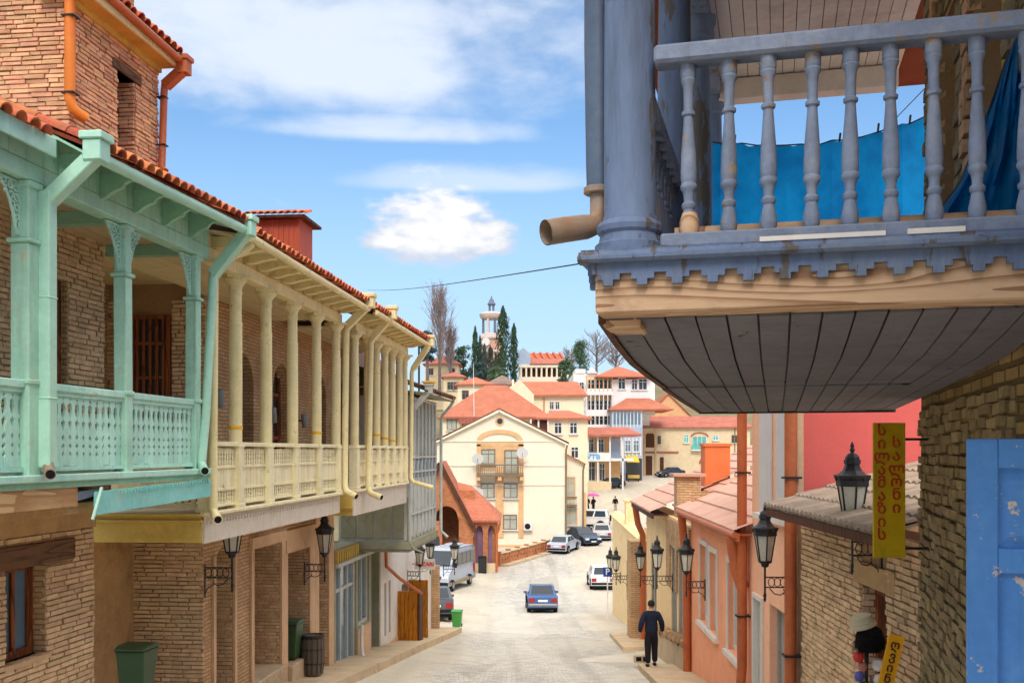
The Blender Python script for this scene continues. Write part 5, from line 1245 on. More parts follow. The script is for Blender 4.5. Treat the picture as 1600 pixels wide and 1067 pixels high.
for i, chh in enumerate('ღვინო'):
    a = .23; d = .1 + i * .115
    text(yb, chh, .12, WOODD, (-.25 - d * sin(a), 10.18, -1.83 - d * cos(a)), (pi / 2, a, 0), 'letter', .002)

# ================================================================== VEHICLES
def paint(name, col, metal=.0):
    m = pm(name, col, .32, var=.06, vs=1.5, stain=(150, 138, 120), sa=.28, ss=1.2, bump=.02, spec=.6)
    return m
CARGL = glassmat('car_glass', (40, 48, 56), .05)
TAIL = pm('tail_light_red', (158, 34, 30), .25, var=.1, spec=.6)
HEADL = pm('headlight_glass', (214, 216, 214), .12, var=.05, spec=.8)
PLATE = pm('number_plate', (228, 228, 224), .5, var=.04)
CHROME = pm('dull_chrome', (170, 170, 170), .25, var=.1, metal=.8)
TYRE = pm('tyre_rubber', (30, 29, 28), .85, var=.2, stain=(96, 84, 70), sa=.4)
RIMM = pm('wheel_rim', (150, 150, 150), .35, var=.15, metal=.6)
def slope(x, y): return (gz(x, y + 1) - gz(x, y - 1)) / 2
def car(name, label, x, y, rz, L, W, H, prof, cab, mat, cat='car', group='cars in the street', lamps=True, bumper=CHROME, hz=.9, rub=False):
    z = gz(x, y)
    o = thing(name, label, cat, W0, x, y, z + .02, group, rz=rz, local=True)
    o.rotation_euler = (atan(slope(x, y)) * cos(rz), 0, rz)
    hw = W / 2
    body = MB()
    n = len(prof)
    # lofted body: the flanks tuck in below and above the belt line
    for sgn_ in (0,):
        secs = [(-hw + .06, .94), (-hw, 1.0), (hw, 1.0), (hw - .06, .94)]
        zc = sum(p[1] for p in prof) / n
        v = []
        for xs, k in ((-hw + .07, .93), (-hw, 1), (hw, 1), (hw - .07, .93)):
            v += [(xs, p[0] * (1 if k == 1 else .985), zc + (p[1] - zc) * k) for p in prof]
        f = [tuple(range(n)), tuple(range(4 * n - 1, 3 * n - 1, -1))]
        for s_ in range(3):
            for i in range(n):
                j = (i + 1) % n; f.append((s_ * n + j, s_ * n + i, (s_ + 1) * n + i, (s_ + 1) * n + j))
        body.add(v, f)
    b = build(body, 'body', mat, o, fix=True, smooth=True, ang=30)
    (b0, t0, t1, b1), zb, zt, inb, int_ = cab
    P = [(-hw + inb, b0, zb), (hw - inb, b0, zb), (hw - inb, b1, zb), (-hw + inb, b1, zb), (-hw + int_, t0, zt), (hw - int_, t0, zt), (hw - int_, t1, zt), (-hw + int_, t1, zt)]
    build(MB().hexa(P), 'cabin', mat, o, bevel=.035)
    def pane(a, b_, c, d, iu=.1, iv=.14, off=.012, nm='window_pane'):
        a, b_, c, d = [Vector(P[i]) for i in (a, b_, c, d)]           # a b bottom, c d top (c above b)
        nrm = (b_ - a).cross(d - a).normalized()
        def q(u, v): return (a * (1 - u) + b_ * u) * (1 - v) + (d * (1 - u) + c * u) * v
        pts = [q(iu, iv), q(1 - iu, iv), q(1 - iu, 1 - iv * .8), q(iu, 1 - iv * .8)]
        build(MB().hexa([p + nrm * off for p in pts] + [p - nrm * .02 for p in pts]), nm, CARGL, o, fix=True)
    pane(0, 1, 5, 4, .08, .12, nm='rear_window'); pane(2, 3, 7, 6, .07, .1, nm='windscreen')
    for s_ in (0, 1):
        ia, ib, ic, id_ = (1, 2, 6, 5) if s_ == 0 else (3, 0, 4, 7)
        a, b_, c, d = [Vector(P[i]) for i in (ia, ib, ic, id_)]
        nrm = (b_ - a).cross(d - a).normalized()
        def q(u, v): return (a * (1 - u) + b_ * u) * (1 - v) + (d * (1 - u) + c * u) * v
        for u0, u1 in ((.09, .47), (.52, .9)):
            pts = [q(u0, .14), q(u1, .14), q(u1, .86), q(u0, .86)]
            build(MB().hexa([p + nrm * .012 for p in pts] + [p - nrm * .02 for p in pts]), 'side_window', CARGL, o, fix=True)
    wr = .31 if H < 1.6 else .36
    wb = L * .3
    ty = cmesh('tyre_%g' % wr, TYRE, lambda mb: mb.tube([(-.1, 0, 0), (-.09, 0, 0), (.09, 0, 0), (.1, 0, 0)], [wr - .03, wr, wr, wr - .03], 16), smooth=True)
    rm = cmesh('rim_%g' % wr, RIMM, lambda mb: mb.tube([(-.104, 0, 0), (.104, 0, 0)], wr * .6, 12))
    for sx in (-1, 1):
        for sy in (-1, 1):
            wo = inst(ty, 'wheel', o, (sx * (hw - .08), sy * wb, wr - .02)); inst(rm, 'rim', wo)
            build(MB().tube([(sx * (hw - .2), sy * wb, wr), (sx * (hw + .004), sy * wb, wr)], wr + .06, 16), 'wheel_arch', RUB, o)
    yr, yf = min(p[0] for p in prof), max(p[0] for p in prof)
    part(o, 'bumper', bumper, lambda mb: mb.box(-hw + .03, hw - .03, yr - .06, yr + .1, .36, .5), bevel=.03)
    part(o, 'bumper', bumper, lambda mb: mb.box(-hw + .03, hw - .03, yf - .1, yf + .06, .36, .5), bevel=.03)
    for sx in (-1, 1):
        part(o, 'tail_light', TAIL, lambda mb: mb.box(min(sx * (hw - .05), sx * (hw - .36)), max(sx * (hw - .05), sx * (hw - .36)), yr - .02, yr + .06, .56, .78))
        part(o, 'headlight', HEADL, lambda mb: mb.box(min(sx * (hw - .08), sx * (hw - .45)), max(sx * (hw - .08), sx * (hw - .45)), yf - .14, yf + .015, .56, .72), bevel=.02)
        part(o, 'mirror', mat, lambda mb: mb.box(min(sx * (hw - .02), sx * (hw + .16)), max(sx * (hw - .02), sx * (hw + .16)), b1 - .62, b1 - .52, zb + .0, zb + .13), bevel=.02)
    pbox(o, 'underbody_shade', RUB, -hw + .12, hw - .12, yr + .12, yf - .15, .16, .33)  # black box added so its colour gives the dark shade under the car
    pbox(o, 'number_plate', PLATE, -.26, .26, yr - .03, yr + .03, .6, .71)
    pbox(o, 'number_plate', PLATE, -.26, .26, yf - .03, yf + .068, .38, .48)
    part(o, 'grille', RUB, lambda mb: mb.box(-.35, .35, yf - .12, yf + .012, .55, .68))
    return o
def sedan(L, H, boxy=False):
    h = L / 2
    if boxy: p = [(-h, .28), (-h, .55), (-h + .03, .84), (-h + .1, .89), (-h + .95, .93), (h - 1.3, .93), (h - .12, .86), (h - .02, .78), (h, .5), (h, .28)]
    else: p = [(-h, .28), (-h - .0, .5), (-h + .06, .82), (-h + .2, .92), (-h + .9, .96), (h - 1.35, .94), (h - .5, .82), (h - .1, .68), (h, .5), (h, .26)]
    return p, ((-h + .55, -h + 1.15, h - 2.1, h - 1.3), .9, H, .05, .19)
def hatch(L, H):
    h = L / 2
    return [(-h, .3), (-h, .6), (-h + .05, .95), (-h + .3, 1.0), (h - 1.2, .98), (h - .4, .85), (h - .08, .68), (h, .5), (h, .28)], ((-h + .08, -h + .45, h - 1.95, h - 1.1), .95, H, .05, .17)
def suv(L, H):
    h = L / 2
    return [(-h, .4), (-h, .7), (-h + .03, 1.05), (-h + .2, 1.1), (h - 1.3, 1.08), (h - .3, 1.0), (h - .05, .85), (h, .6), (h, .4)], ((-h + .05, -h + .25, h - 1.9, h - 1.25), 1.05, H, .05, .15)
P_, C_ = sedan(4.05, 1.44, True)
car('car', 'old boxy blue sedan driving down the middle of the street', 1.62, 57.0, .02, 4.05, 1.62, 1.44, P_, C_, paint('blue_car_paint', (58, 92, 142)))
P_, C_ = hatch(4.1, 1.5)
car('car', 'white hatchback seen from behind next to the parking sign', 6.0, 69.0, 0, 4.1, 1.68, 1.5, P_, C_, paint('white_car_paint', (226, 224, 218)), bumper=RUB)
P_, C_ = sedan(4.4, 1.42)
car('car', 'silver sedan parked nearest along the brick ramp wall', 4.55, 89.5, -.36, 4.4, 1.72, 1.42, P_, C_, paint('silver_car_paint', (176, 180, 190)), bumper=RUB)
car('car', 'dark blue car facing the camera behind the silver sedan', 6.5, 94.5, pi - .5 + .9, 4.4, 1.75, 1.45, P_, C_, paint('dark_blue_car_paint', (42, 62, 88)), bumper=RUB)
car('car', 'black car mostly hidden beside the white gabled house', 5.4, 99.5, 1.2, 4.3, 1.75, 1.45, P_, C_, paint('black_car_paint', (34, 34, 38)), bumper=RUB)
car('car', 'pale silver sedan seen from behind below the white off-roader', 8.55, 98.0, -.05, 4.4, 1.75, 1.43, P_, C_, paint('pale_silver_car_paint', (192, 188, 186)), bumper=RUB)
P_, C_ = suv(4.5, 1.85)
so = car('car', 'white off-roader parked sideways near the pink umbrella', 7.7, 104.5, 1.45, 4.5, 1.8, 1.85, P_, C_, paint('white_suv_paint', (226, 222, 216)), bumper=RUB)
part(so, 'spare_wheel', TYRE, lambda mb: mb.tube([(0, -2.42, 1.0), (0, -2.25, 1.0)], .34, 16))
P_, C_ = sedan(4.4, 1.42)
car('car', 'black sedan in front of the porch with white columns', 13.0, 137.0, pi - .95, 4.4, 1.75, 1.42, P_, C_, paint('black_sedan_paint', (30, 36, 46)), bumper=RUB)
car('car', 'dark car far up the street before the stone house', 23.6, 153.0, pi - 1.1, 4.4, 1.75, 1.42, P_, C_, paint('dark_far_car_paint', (44, 56, 74)), bumper=RUB)
P_, C_ = hatch(4.0, 1.5)
car('car', 'dark grey hatchback half hidden behind the white house corner', -3.75, 48.8, .12, 4.0, 1.7, 1.5, P_, C_, paint('grey_car_paint', (84, 86, 92)), bumper=RUB)
# ---- minibus
def van():
    x, y, rz = -4.15, 67.0, pi - .26
    mat = paint('silver_van_paint', (172, 176, 186))
    o = thing('minibus', 'silver white high-roofed minibus parked by the brick arch house', 'van', W0, x, y, gz(x, y) + .02, rz=rz, local=True)
    o.rotation_euler = (atan(slope(x, y)) * cos(rz), 0, rz)
    hw = .97
    prof_ = [(-2.9, .35), (-2.9, 2.0), (-2.82, 2.45), (-2.6, 2.62), (.9, 2.66), (1.3, 2.55), (2.05, 1.6), (2.2, 1.35), (2.75, 1.12), (2.9, .9), (2.95, .6), (2.95, .35)]
    n = len(prof_); v = []
    for xs, k in ((-hw + .12, .95), (-hw, .99), (hw, .99), (hw - .12, .95)):
        v += [(xs if p[1] < 1.5 else xs * .9, p[0], 1.3 + (p[1] - 1.3) * k) for p in prof_]
    f = [tuple(range(n)), tuple(range(4 * n - 1, 3 * n - 1, -1))]
    for s_ in range(3):
        for i in range(n):
            j = (i + 1) % n; f.append((s_ * n + j, s_ * n + i, (s_ + 1) * n + i, (s_ + 1) * n + j))
    build(MB().add(v, f), 'body', mat, o, fix=True, smooth=True, ang=28)
    part(o, 'windscreen', CARGL, lambda mb: mb.hexa([(-.78, 2.12, 1.58), (.78, 2.12, 1.58), (.7, 1.38, 2.46), (-.7, 1.38, 2.46), (-.78, 2.04, 1.52), (.78, 2.04, 1.52), (.7, 1.3, 2.42), (-.7, 1.3, 2.42)]), fix=True)
    for sx in (-1, 1):
        xx = sx * .885
        part(o, 'front_side_window', CARGL, lambda mb: mb.prism([(1.05, 1.5), (1.85, 1.5), (1.3, 2.25), (1.05, 2.3)], 'x', xx - .05, xx + .05))
        for k in range(4): pbox(o, 'side_window', CARGL, xx - .045, xx + .045, -2.7 + k * .92, -1.85 + k * .92, 1.5, 2.25)
        part(o, 'headlight', HEADL, lambda mb: mb.box(min(sx * .5, sx * .92), max(sx * .5, sx * .92), 2.7, 2.94, .82, 1.05), bevel=.03)
        part(o, 'mirror', RUB, lambda mb: mb.box(min(sx * .95, sx * 1.15), max(sx * .95, sx * 1.15), 1.75, 1.85, 1.45, 1.75), bevel=.02)
        part(o, 'tail_light', TAIL, lambda mb: mb.box(min(sx * .8, sx * .93), max(sx * .8, sx * .93), -2.93, -2.8, .8, 1.3))
        for yy in (-1.75, 1.95):
            wo = inst(CACHE[('tyre_0.36', TYRE.name)], 'wheel', o, (sx * .88, yy, .34)); inst(CACHE[('rim_0.36', RIMM.name)], 'rim', wo)
    part(o, 'bumper', RUB, lambda mb: mb.box(-.94, .94, 2.8, 3.02, .35, .62), bevel=.04)
    part(o, 'sill_stripe', pm('dusty_tan_sill', (150, 132, 100), .6), lambda mb: (mb.box(-.978, .978, -2.6, 2.4, .36, .56)))
    part(o, 'grille', RUB, lambda mb: mb.box(-.45, .45, 2.8, 2.97, .8, .98))
    part(o, 'roof_vent', mat, lambda mb: (mb.box(-.5, .5, -1.6, -.6, 2.62, 2.76), mb.box(-.4, .4, .0, .6, 2.62, 2.74)), bevel=.03)
    pbox(o, 'number_plate', PLATE, -.26, .26, 2.99, 3.03, .42, .53)
van()
# ================================================================== PEOPLE
SKIN = pm('skin', (196, 146, 116), .6, var=.08)
HAIR = pm('dark_hair', (40, 32, 30), .8, var=.2)
def skinmesh(name, verts, edges, mat, parent, root=0):
    me = bpy.data.meshes.new(name); me.from_pydata([v[:3] for v in verts], edges, [])
    o = bpy.data.objects.new(name, me); LINK(o); o.parent = parent; OFF[o.name] = Vector((0, 0, 0))
    me.materials.append(mat)
    md = o.modifiers.new('skin', 'SKIN'); md.use_smooth_shade = True; md.branch_smoothing = .4
    for i, v in enumerate(verts):
        sv = me.skin_vertices[0].data[i]; r = v[3]
        sv.radius = r if isinstance(r, tuple) else (r, r); sv.use_root = (i == root)
    s2 = o.modifiers.new('sub', 'SUBSURF'); s2.levels = 1; s2.render_levels = 2
    return o
def person(label, x, y, z, rz, jacket, trousers, hair=HAIR, s=1.0, fingers=False, step=.1, group=None, arm=.0, hold=False):
    o = thing('person', label, 'person', W0, x, y, z, group, rz=rz, local=True); o.scale = (s, s, s)
    J = {}; V = []; E = []
    def v(n, x_, y_, z_, r, to=None):
        V.append((x_, y_, z_, r)); J[n] = len(V) - 1
        if to: E.append((J[to], J[n]))
    v('pel', 0, 0, .95, (.13, .1)); v('ches', 0, -.01, 1.25, (.14, .1), 'pel'); v('shc', 0, -.01, 1.42, (.1, .08), 'ches'); v('nec', 0, .01, 1.5, .055, 'shc'); v('chin', 0, .03, 1.56, .06, 'nec'); v('hd', 0, .025, 1.64, (.075, .09), 'chin'); v('top', 0, .015, 1.715, (.06, .07), 'hd')
    v('nose', 0, .125, 1.62, .014, 'hd')
    JV = {}
    for sx, nm in ((-1, 'l'), (1, 'r')):
        v('ear' + nm, sx * .082, .02, 1.625, .014, 'hd')
        sw = .06 * sx
        v('sh' + nm, sx * .17, -.01, 1.4, .06, 'shc'); v('el' + nm, sx * (.255 + arm), -.05 + sw * .5, 1.13, .043, 'sh' + nm)
        if hold and sx > 0: v('wr' + nm, sx * .2, .22, 1.25, .03, 'el' + nm); hd_ = Vector((sx * .17, .26, 1.3)); dr_ = Vector((-.2, .6, .6))
        else: v('wr' + nm, sx * (.275 + arm), .05 + sw, .9, .03, 'el' + nm); hd_ = Vector((sx * (.272 + arm), .075 + sw, .83)); dr_ = Vector((-.05 * sx, .15, -1))
        v('pa' + nm, hd_.x, hd_.y, hd_.z, (.034, .022), 'wr' + nm)
        if fingers:
            dr_.normalize(); side = Vector((0, 1, .15))
            for k, (off, ln) in enumerate(((.03, .07), (.011, .08), (-.009, .075), (-.028, .06))):
                a = hd_ + side * off + dr_ * .035; m_ = a + dr_ * ln * .5; e_ = m_ + dr_ * ln * .45 + Vector((-sx * .018, 0, 0))
                v('f%d' % k + nm, *a, .01, 'pa' + nm); v('g%d' % k + nm, *m_, .009, 'f%d' % k + nm); v('h%d' % k + nm, *e_, .008, 'g%d' % k + nm)
            a = hd_ + side * .035 - dr_ * .01
            v('th' + nm, *a, .011, 'pa' + nm); v('ti' + nm, *(a + dr_ * .05 + side * .025), .009, 'th' + nm)
        st_ = step * sx
        v('hi' + nm, sx * .095, 0, .88, .085, 'pel'); v('kn' + nm, sx * .1, st_ * .7 + .02, .5, .055, 'hi' + nm); v('an' + nm, sx * .105, st_ - .02, .09, .036, 'kn' + nm); v('to' + nm, sx * .115, st_ + .13, .045, (.035, .03), 'an' + nm)
    body = skinmesh('body', V, E, SKIN, o)
    # jacket
    jv, je = [], []
    def a(nm, r, to=None, d=(0, 0, 0)):
        p = V[J[nm]]; jv.append((p[0] + d[0], p[1] + d[1], p[2] + d[2], r)); 
        if to is not None: je.append((to, len(jv) - 1))
        return len(jv) - 1
    i0 = a('pel', (.2, .15), d=(0, 0, -.13)); i1 = a('pel', (.19, .14), i0, (0, 0, .1)); i2 = a('ches', (.19, .14), i1); i3 = a('shc', (.13, .1), i2, (0, 0, .0)); i4 = a('nec', .075, i3, (0, -.01, -.02))
    for nm in 'lr':
        k0 = a('sh' + nm, .095, i3); k1 = a('el' + nm, .08, k0); k2 = a('wr' + nm, .058, k1)
    skinmesh('jacket', jv, je, jacket, o)
    jv, je = [], []
    i0 = a('pel', (.15, .115), d=(0, 0, .06)); i1 = a('pel', (.15, .115), i0, (0, 0, -.05))
    for nm in 'lr':
        k0 = a('hi' + nm, .115, i1, (0, 0, -.06)); k1 = a('kn' + nm, .092, k0); k2 = a('an' + nm, .078, k1, (0, 0, .0))
    skinmesh('trousers', jv, je, trousers, o)
    jv, je = [], []
    for sx, nm in ((-1, 'l'), (1, 'r')):
        p = V[J['to' + nm]]; q = V[J['an' + nm]]
        part(o, 'shoe', RUB, lambda mb: (mb.lathe([(.02, 0), (.046, .005), (.052, .03), (.045, .065), (.02, .085)], 0, 0, 10, sq=2.6), mb.xf(Matrix.Translation((q[0] + .005 * sx, q[1] + .06, .0)))), smooth=True)
    part(o, 'hair', hair, lambda mb: mb.lathe([(.082, 1.6), (.094, 1.64), (.092, 1.69), (.07, 1.735), (.02, 1.755)], 0, .002, 12, sq=1.12), smooth=True)
    return o
NAVY = pm('navy_jacket_cloth', (28, 34, 52), .9, var=.2, vs=5, bump=.4)
BLKC = pm('black_cloth', (26, 24, 26), .9, var=.2, vs=5, bump=.3)
JEAN = pm('blue_jeans', (62, 84, 120), .9, var=.2, vs=5)
BEIG = pm('beige_cloth', (176, 156, 134), .9, var=.2, vs=5)
mx, my = 3.70, 27.2
person('man in navy jacket and black trousers walking away on the right pavement', mx, my, gz(*R.w(-1.15, my)) + .165, .03, NAVY, BLKC, s=1.0, fingers=True, step=.09, arm=.03)
up_ = person('person in dark clothes standing under the pink umbrella', 9.1, 114.5, gz(9.1, 114.5), .4, BLKC, BLKC, hold=True)
person('person with dark jacket and beige trousers alone in the street, past the umbrella', 11.6, 115.0, gz(11.6, 115), 0, BLKC, BEIG)
person('person in blue beside the dark figure under the pink umbrella', 8.5, 115.4, gz(8.5, 115.4), 2.6, NAVY, BLKC, s=.96)
person('person in black standing behind the black sedan, by the white column', 14.9, 140.5, gz(14.9, 140.5), 2.0, BLKC, BLKC)
person('shorter person in blue standing behind the black sedan', 14.0, 140.2, gz(14, 140.2), 2.8, NAVY, JEAN, s=.95)
PINK = pm('pink_umbrella_cloth', (232, 92, 160), .7, var=.08)
um = thing('umbrella', 'pink umbrella held open over the person in dark clothes', 'umbrella', W0, 9.05, 114.3, gz(9.1, 114.5) + 1.3, local=True)
def canopy(mb):
    n = 8; rows_ = []
    for i in range(5):
        f = i / 4; r = .75 * sin(f * 1.35) / sin(1.35); z = .85 - .32 * (1 - cos(f * 1.4)) / (1 - cos(1.4))
        rows_.append([(r * cos(2 * pi * k / n) , r * sin(2 * pi * k / n), z) for k in range(n + 1)])
    mb.sheet(rows_)
part(um, 'canopy', PINK, canopy); part(um, 'shaft', IRON, lambda mb: mb.tube([(0, 0, -.05), (0, 0, .95)], .012, 6))
for k in range(8): part(um, 'rib', IRON, lambda mb: mb.tube([(0, 0, .84), (.4 * cos(k * pi / 4), .4 * sin(k * pi / 4), .74), (.74 * cos(k * pi / 4), .74 * sin(k * pi / 4), .525)], .008, 4))
# ---- parking sign
ps = thing('parking_sign', 'blue square parking sign with white P in front of the white hatchback', 'sign', W0, 4.62, 49.5, gz(4.62, 49.5), local=True)
ppz = (705 - 893) / 1600 * 49.5 - gz(4.62, 49.5)
part(ps, 'pole', WHITEPL, lambda mb: mb.tube([(0, .03, 0), (0, .03, ppz + .2)], .03, 8))
part(ps, 'plate', pm('sign_blue', (24, 66, 158), .4, var=.04), lambda mb: mb.box(-.21, .21, -.01, .01, ppz - .23, ppz + .23))
text(ps, 'P', .42, PLATE, (0, -.014, ppz), (pi / 2, 0, 0), 'letter', .003)

# ================================================================== BACKGROUND TOWN
def tilefar(name, c, c2):
    m = bpy.data.materials.new(name); m.use_nodes = True; m.node_tree.nodes.clear(); N = NT(m.node_tree)
    g = N.n('ShaderNodeNewGeometry').outputs['Position']
    s_ = N.n('ShaderNodeSeparateXYZ', {0: g}).outputs
    row = N.math('FRACT', N.math('MULTIPLY', s_[2], 4.2))
    n1 = N.n('ShaderNodeTexNoise', {'Vector': g, 'Scale': .8, 'Detail': 5.0, 'Roughness': .7}).outputs[0]
    n2 = N.n('ShaderNodeTexNoise', {'Vector': g, 'Scale': 5.0, 'Detail': 3.0}).outputs[0]
    f = N.math('ADD', N.math('MULTIPLY', n1, .6), N.math('MULTIPLY', n2, .4))
    c_ = N.mix(N.ramp(f, .35, .65), c4(lin(c)), c4(lin(c2)))
    c_ = N.mix(N.math('MULTIPLY', N.ramp(row, .75, 1.0), .35), c_, c4(lin(c2), .6))
    colm_ = N.math('FRACT', N.math('MULTIPLY', N.math('ADD', s_[0], s_[1]), 2.6))
    c_ = N.mix(N.math('MULTIPLY', N.ramp(colm_, .7, 1.0), .4), c_, c4(lin(c2), .5))
    n4 = N.n('ShaderNodeTexNoise', {'Vector': g, 'Scale': 2.2, 'Detail': 6.0, 'Roughness': .75}).outputs[0]
    c_ = N.mix(N.math('MULTIPLY', N.ramp(n4, .55, .75), .45), c_, c4(lin((150, 104, 86))))
    bp = N.n('ShaderNodeBump', {'Strength': .6, 'Distance': .08, 'Height': N.math('ADD', row, N.math('ADD', n2, colm_))}).outputs[0]
    p = N.n('ShaderNodeBsdfPrincipled', {'Base Color': c_, 'Roughness': .85, 'Normal': bp, 'Specular IOR Level': .15})
    N.t.links.new(p.outputs[0], N.n('ShaderNodeOutputMaterial').inputs[0]); return m
RT = tilefar('far_red_tile', (200, 126, 98), (182, 108, 84))
RTP = tilefar('far_pink_tile', (196, 122, 104), (168, 100, 84))
RTO = tilefar('far_orange_tile', (224, 118, 64), (196, 92, 52))
RTG = tilefar('far_grey_tile', (156, 130, 116), (128, 106, 96))
CRM = pm('far_cream_plaster', (240, 224, 188), .9, var=.06, vs=.5, stain=(222, 196, 150), sa=.55, ss=.5, bump=.1, streak=(224, 200, 158), sk=.4)
IVO = pm('ivory_plaster', (238, 224, 198), .9, var=.04, vs=.5, stain=(230, 210, 178), sa=.5, ss=.4, bump=.1, streak=(226, 208, 180), sk=.4)
TANS = pm('far_tan_stone', (220, 196, 158), .9, var=.1, vs=1.5, stain=(196, 160, 116), sa=.4, ss=.6, bump=.2)
WHT = pm('far_white_plaster', (232, 226, 220), .9, var=.06, vs=.6, stain=(206, 196, 190), sa=.4, ss=.5)
BGR = pm('far_blue_grey_paint', (170, 182, 200), .8, var=.08, vs=1, stain=(140, 150, 170), sa=.4)
BRNB = pm('orange_brown_facing', (222, 176, 126), .9, var=.1, vs=2, stain=(196, 146, 98), sa=.4)
WFR = pm('far_window_frame', (130, 110, 88), .7, var=.1)
WFW = pm('far_white_frame', (224, 220, 214), .7, var=.05)
TEAL = glassmat('teal_glass', (96, 176, 166), .1)
def wins(parent, face, c, L, fmat=WFR, gmat=DARKG, fw=.09):
    """windows on a wall face: 'f' front (normal -y, u = x), 'r' right (normal +x, u = y), 'l' left"""
    for u, z, w_, h in L:
        framewin(parent, 'window', 'y' if face == 'f' else 'x', c, -1 if face in 'fl' else 1, u - w_ / 2, u + w_ / 2, z, z + h, fmat, gmat, fw, .07, mull=(u,), trans=(z + h * .68,))
        a, b = (c - .16, c + .03) if face in 'fl' else (c - .03, c + .16)
        if face == 'f': pbox(parent, 'sill', WFW, u - w_ / 2 - .1, u + w_ / 2 + .1, a, b, z - .09, z - .004)
        else: pbox(parent, 'sill', WFW, a, b, u - w_ / 2 - .1, u + w_ / 2 + .1, z - .09, z - .004)
def hiproof(mb, x0, x1, y0, y1, ze, rise, ov=.4, th=.18, hipx=None):
    x0, x1, y0, y1 = x0 - ov, x1 + ov, y0 - ov, y1 + ov
    cx, cy = (x0 + x1) / 2, (y0 + y1) / 2
    if hipx is None: hipx = min((y1 - y0) / 2, (x1 - x0) / 2)
    a, b = x0 + hipx, x1 - hipx
    v = [(x0, y0, ze), (x1, y0, ze), (x1, y1, ze), (x0, y1, ze), (a, cy, ze + rise), (b, cy, ze + rise), (x0, y0, ze - th), (x1, y0, ze - th), (x1, y1, ze - th), (x0, y1, ze - th)]
    mb.add(v, [(0, 1, 5, 4), (1, 2, 5), (2, 3, 4, 5), (3, 0, 4), (0, 6, 7, 1), (1, 7, 8, 2), (2, 8, 9, 3), (3, 9, 6, 0), (6, 9, 8, 7)])
def gableroof_y(mb, x0, x1, y0, y1, ze0, ze1, xr, zr, ov=.35, th=.16):
    """ridge along y at x = xr"""
    for (xa, za) in ((x0, ze0), (x1, ze1)):
        m = (zr - za) / (xr - xa); xo = xa + (-ov if xa < xr else ov); zo = za + m * (xo - xa)
        mb.hexa([(xo, y0 - ov, zo), (xr, y0 - ov, zr), (xr, y1, zr), (xo, y1, zo), (xo, y0 - ov, zo + th), (xr, y0 - ov, zr + th), (xr, y1, zr + th), (xo, y1, zo + th)])
def gableroof_x(mb, x0, x1, y0, y1, ze, zr, ov=.4, th=.16):
    yr = (y0 + y1) / 2
    for ya in (y0, y1):
        m = (zr - ze) / (yr - ya); yo = ya + (-ov if ya < yr else ov); zo = ze + m * (yo - ya)
        mb.hexa([(x0 - ov, yo, zo), (x1 + ov, yo, zo), (x1 + ov, yr, zr), (x0 - ov, yr, zr), (x0 - ov, yo, zo + th), (x1 + ov, yo, zo + th), (x1 + ov, yr, zr + th), (x0 - ov, yr, zr + th)])
def bldg(name, label, x, y, z, cat='house'):
    return thing(name, label, cat, W0, x, y, z)
# ---- white gabled house
D = 92.0; k = 1600 / D
def px(p): return (p - 800) / k
def pz(p): return (705 - p) / k
wg = bldg('gabled_house', 'large ivory gabled house with brown central bay and small balcony', -1, D, -8.6)
XA, XB, XR = -6.75, 4.75, -1.15
part(wg, 'wall', IVO, lambda mb: mb.prism([(XA, -9.4), (XB, -9.4), (XB, .82), (XR, 3.75), (XA, .95)], 'y', D, D + 13))
part(wg, 'roof', RT, lambda mb: gableroof_y(mb, XA, XB, D, D + 13, .95, .82, XR, 3.75), fix=True)
part(wg, 'cornice', IVO, lambda mb: (mb.beam((XA - .3, D - .2, .78), (XR, D - .2, 3.66), .3, .26), mb.beam((XR, D - .2, 3.66), (XB + .3, D - .2, .66), .3, .26)))
for z in (pz(689), pz(727), pz(757)): pbox(wg, 'string_course', IVO, XA + .02, XB + .03, D - .08, D - .001, z - .06, z + .06)
for a, b, za, zb in ((745, 751, 840, 694), (774, 787, 840, 697), (810, 818, 840, 694)): pbox(wg, 'facing_strip', BRNB, px(a), px(b), D - .07, D - .002, pz(za), pz(zb))
pbox(wg, 'facing_panel', BRNB, px(751), px(774), D - .04, D - .002, pz(735), pz(697)); pbox(wg, 'facing_panel', BRNB, px(787), px(810), D - .04, D - .002, pz(745), pz(697))
pbox(wg, 'facing_panel', BRNB, px(745), px(818), D - .07, D - .002, pz(697) + .001, pz(691))
def archband(mb, xa, xb, z0, rise, th, y0, y1, n=14):
    xc = (xa + xb) / 2; hw = (xb - xa) / 2
    pts = [(xc - hw * cos(i / n * pi), z0 + rise * sin(i / n * pi)) for i in range(n + 1)]
    inn = [(xc - (hw - th) * cos(i / n * pi), z0 + (rise - th * .75) * sin(i / n * pi)) for i in range(n + 1)]
    for i in range(n): mb.prism([pts[i], pts[i + 1], inn[i + 1], inn[i]], 'y', y0, y1)
part(wg, 'arch_band', BRNB, lambda mb: archband(mb, px(745), px(817), pz(688), pz(671) - pz(688), .5, D - .1, D - .003))
wins(wg, 'f', D - .08, [(px(763), pz(725), 1.25, 1.35), (px(799), pz(741), 1.25, 2.2), (px(762), pz(778), 1.25, 1.35), (px(798), pz(778), 1.25, 1.35), (px(797), pz(827), 1.25, 1.35)], WFR, PALEG)
part(wg, 'oculus_ring', BRNB, lambda mb: [mb.prism([(px(781) + r * cos(t_), pz(658) + r * sin(t_)) for r, t_ in ((.42, a), (.42, a + .53), (.27, a + .53), (.27, a))], 'y', D - .06, D - .002) for a in [i * pi / 6 for i in range(12)]])
part(wg, 'oculus', DARKG, lambda mb: mb.prism([(px(781) + .28 * cos(i * pi / 6), pz(658) + .28 * sin(i * pi / 6)) for i in range(12)], 'y', D - .04, D - .001))
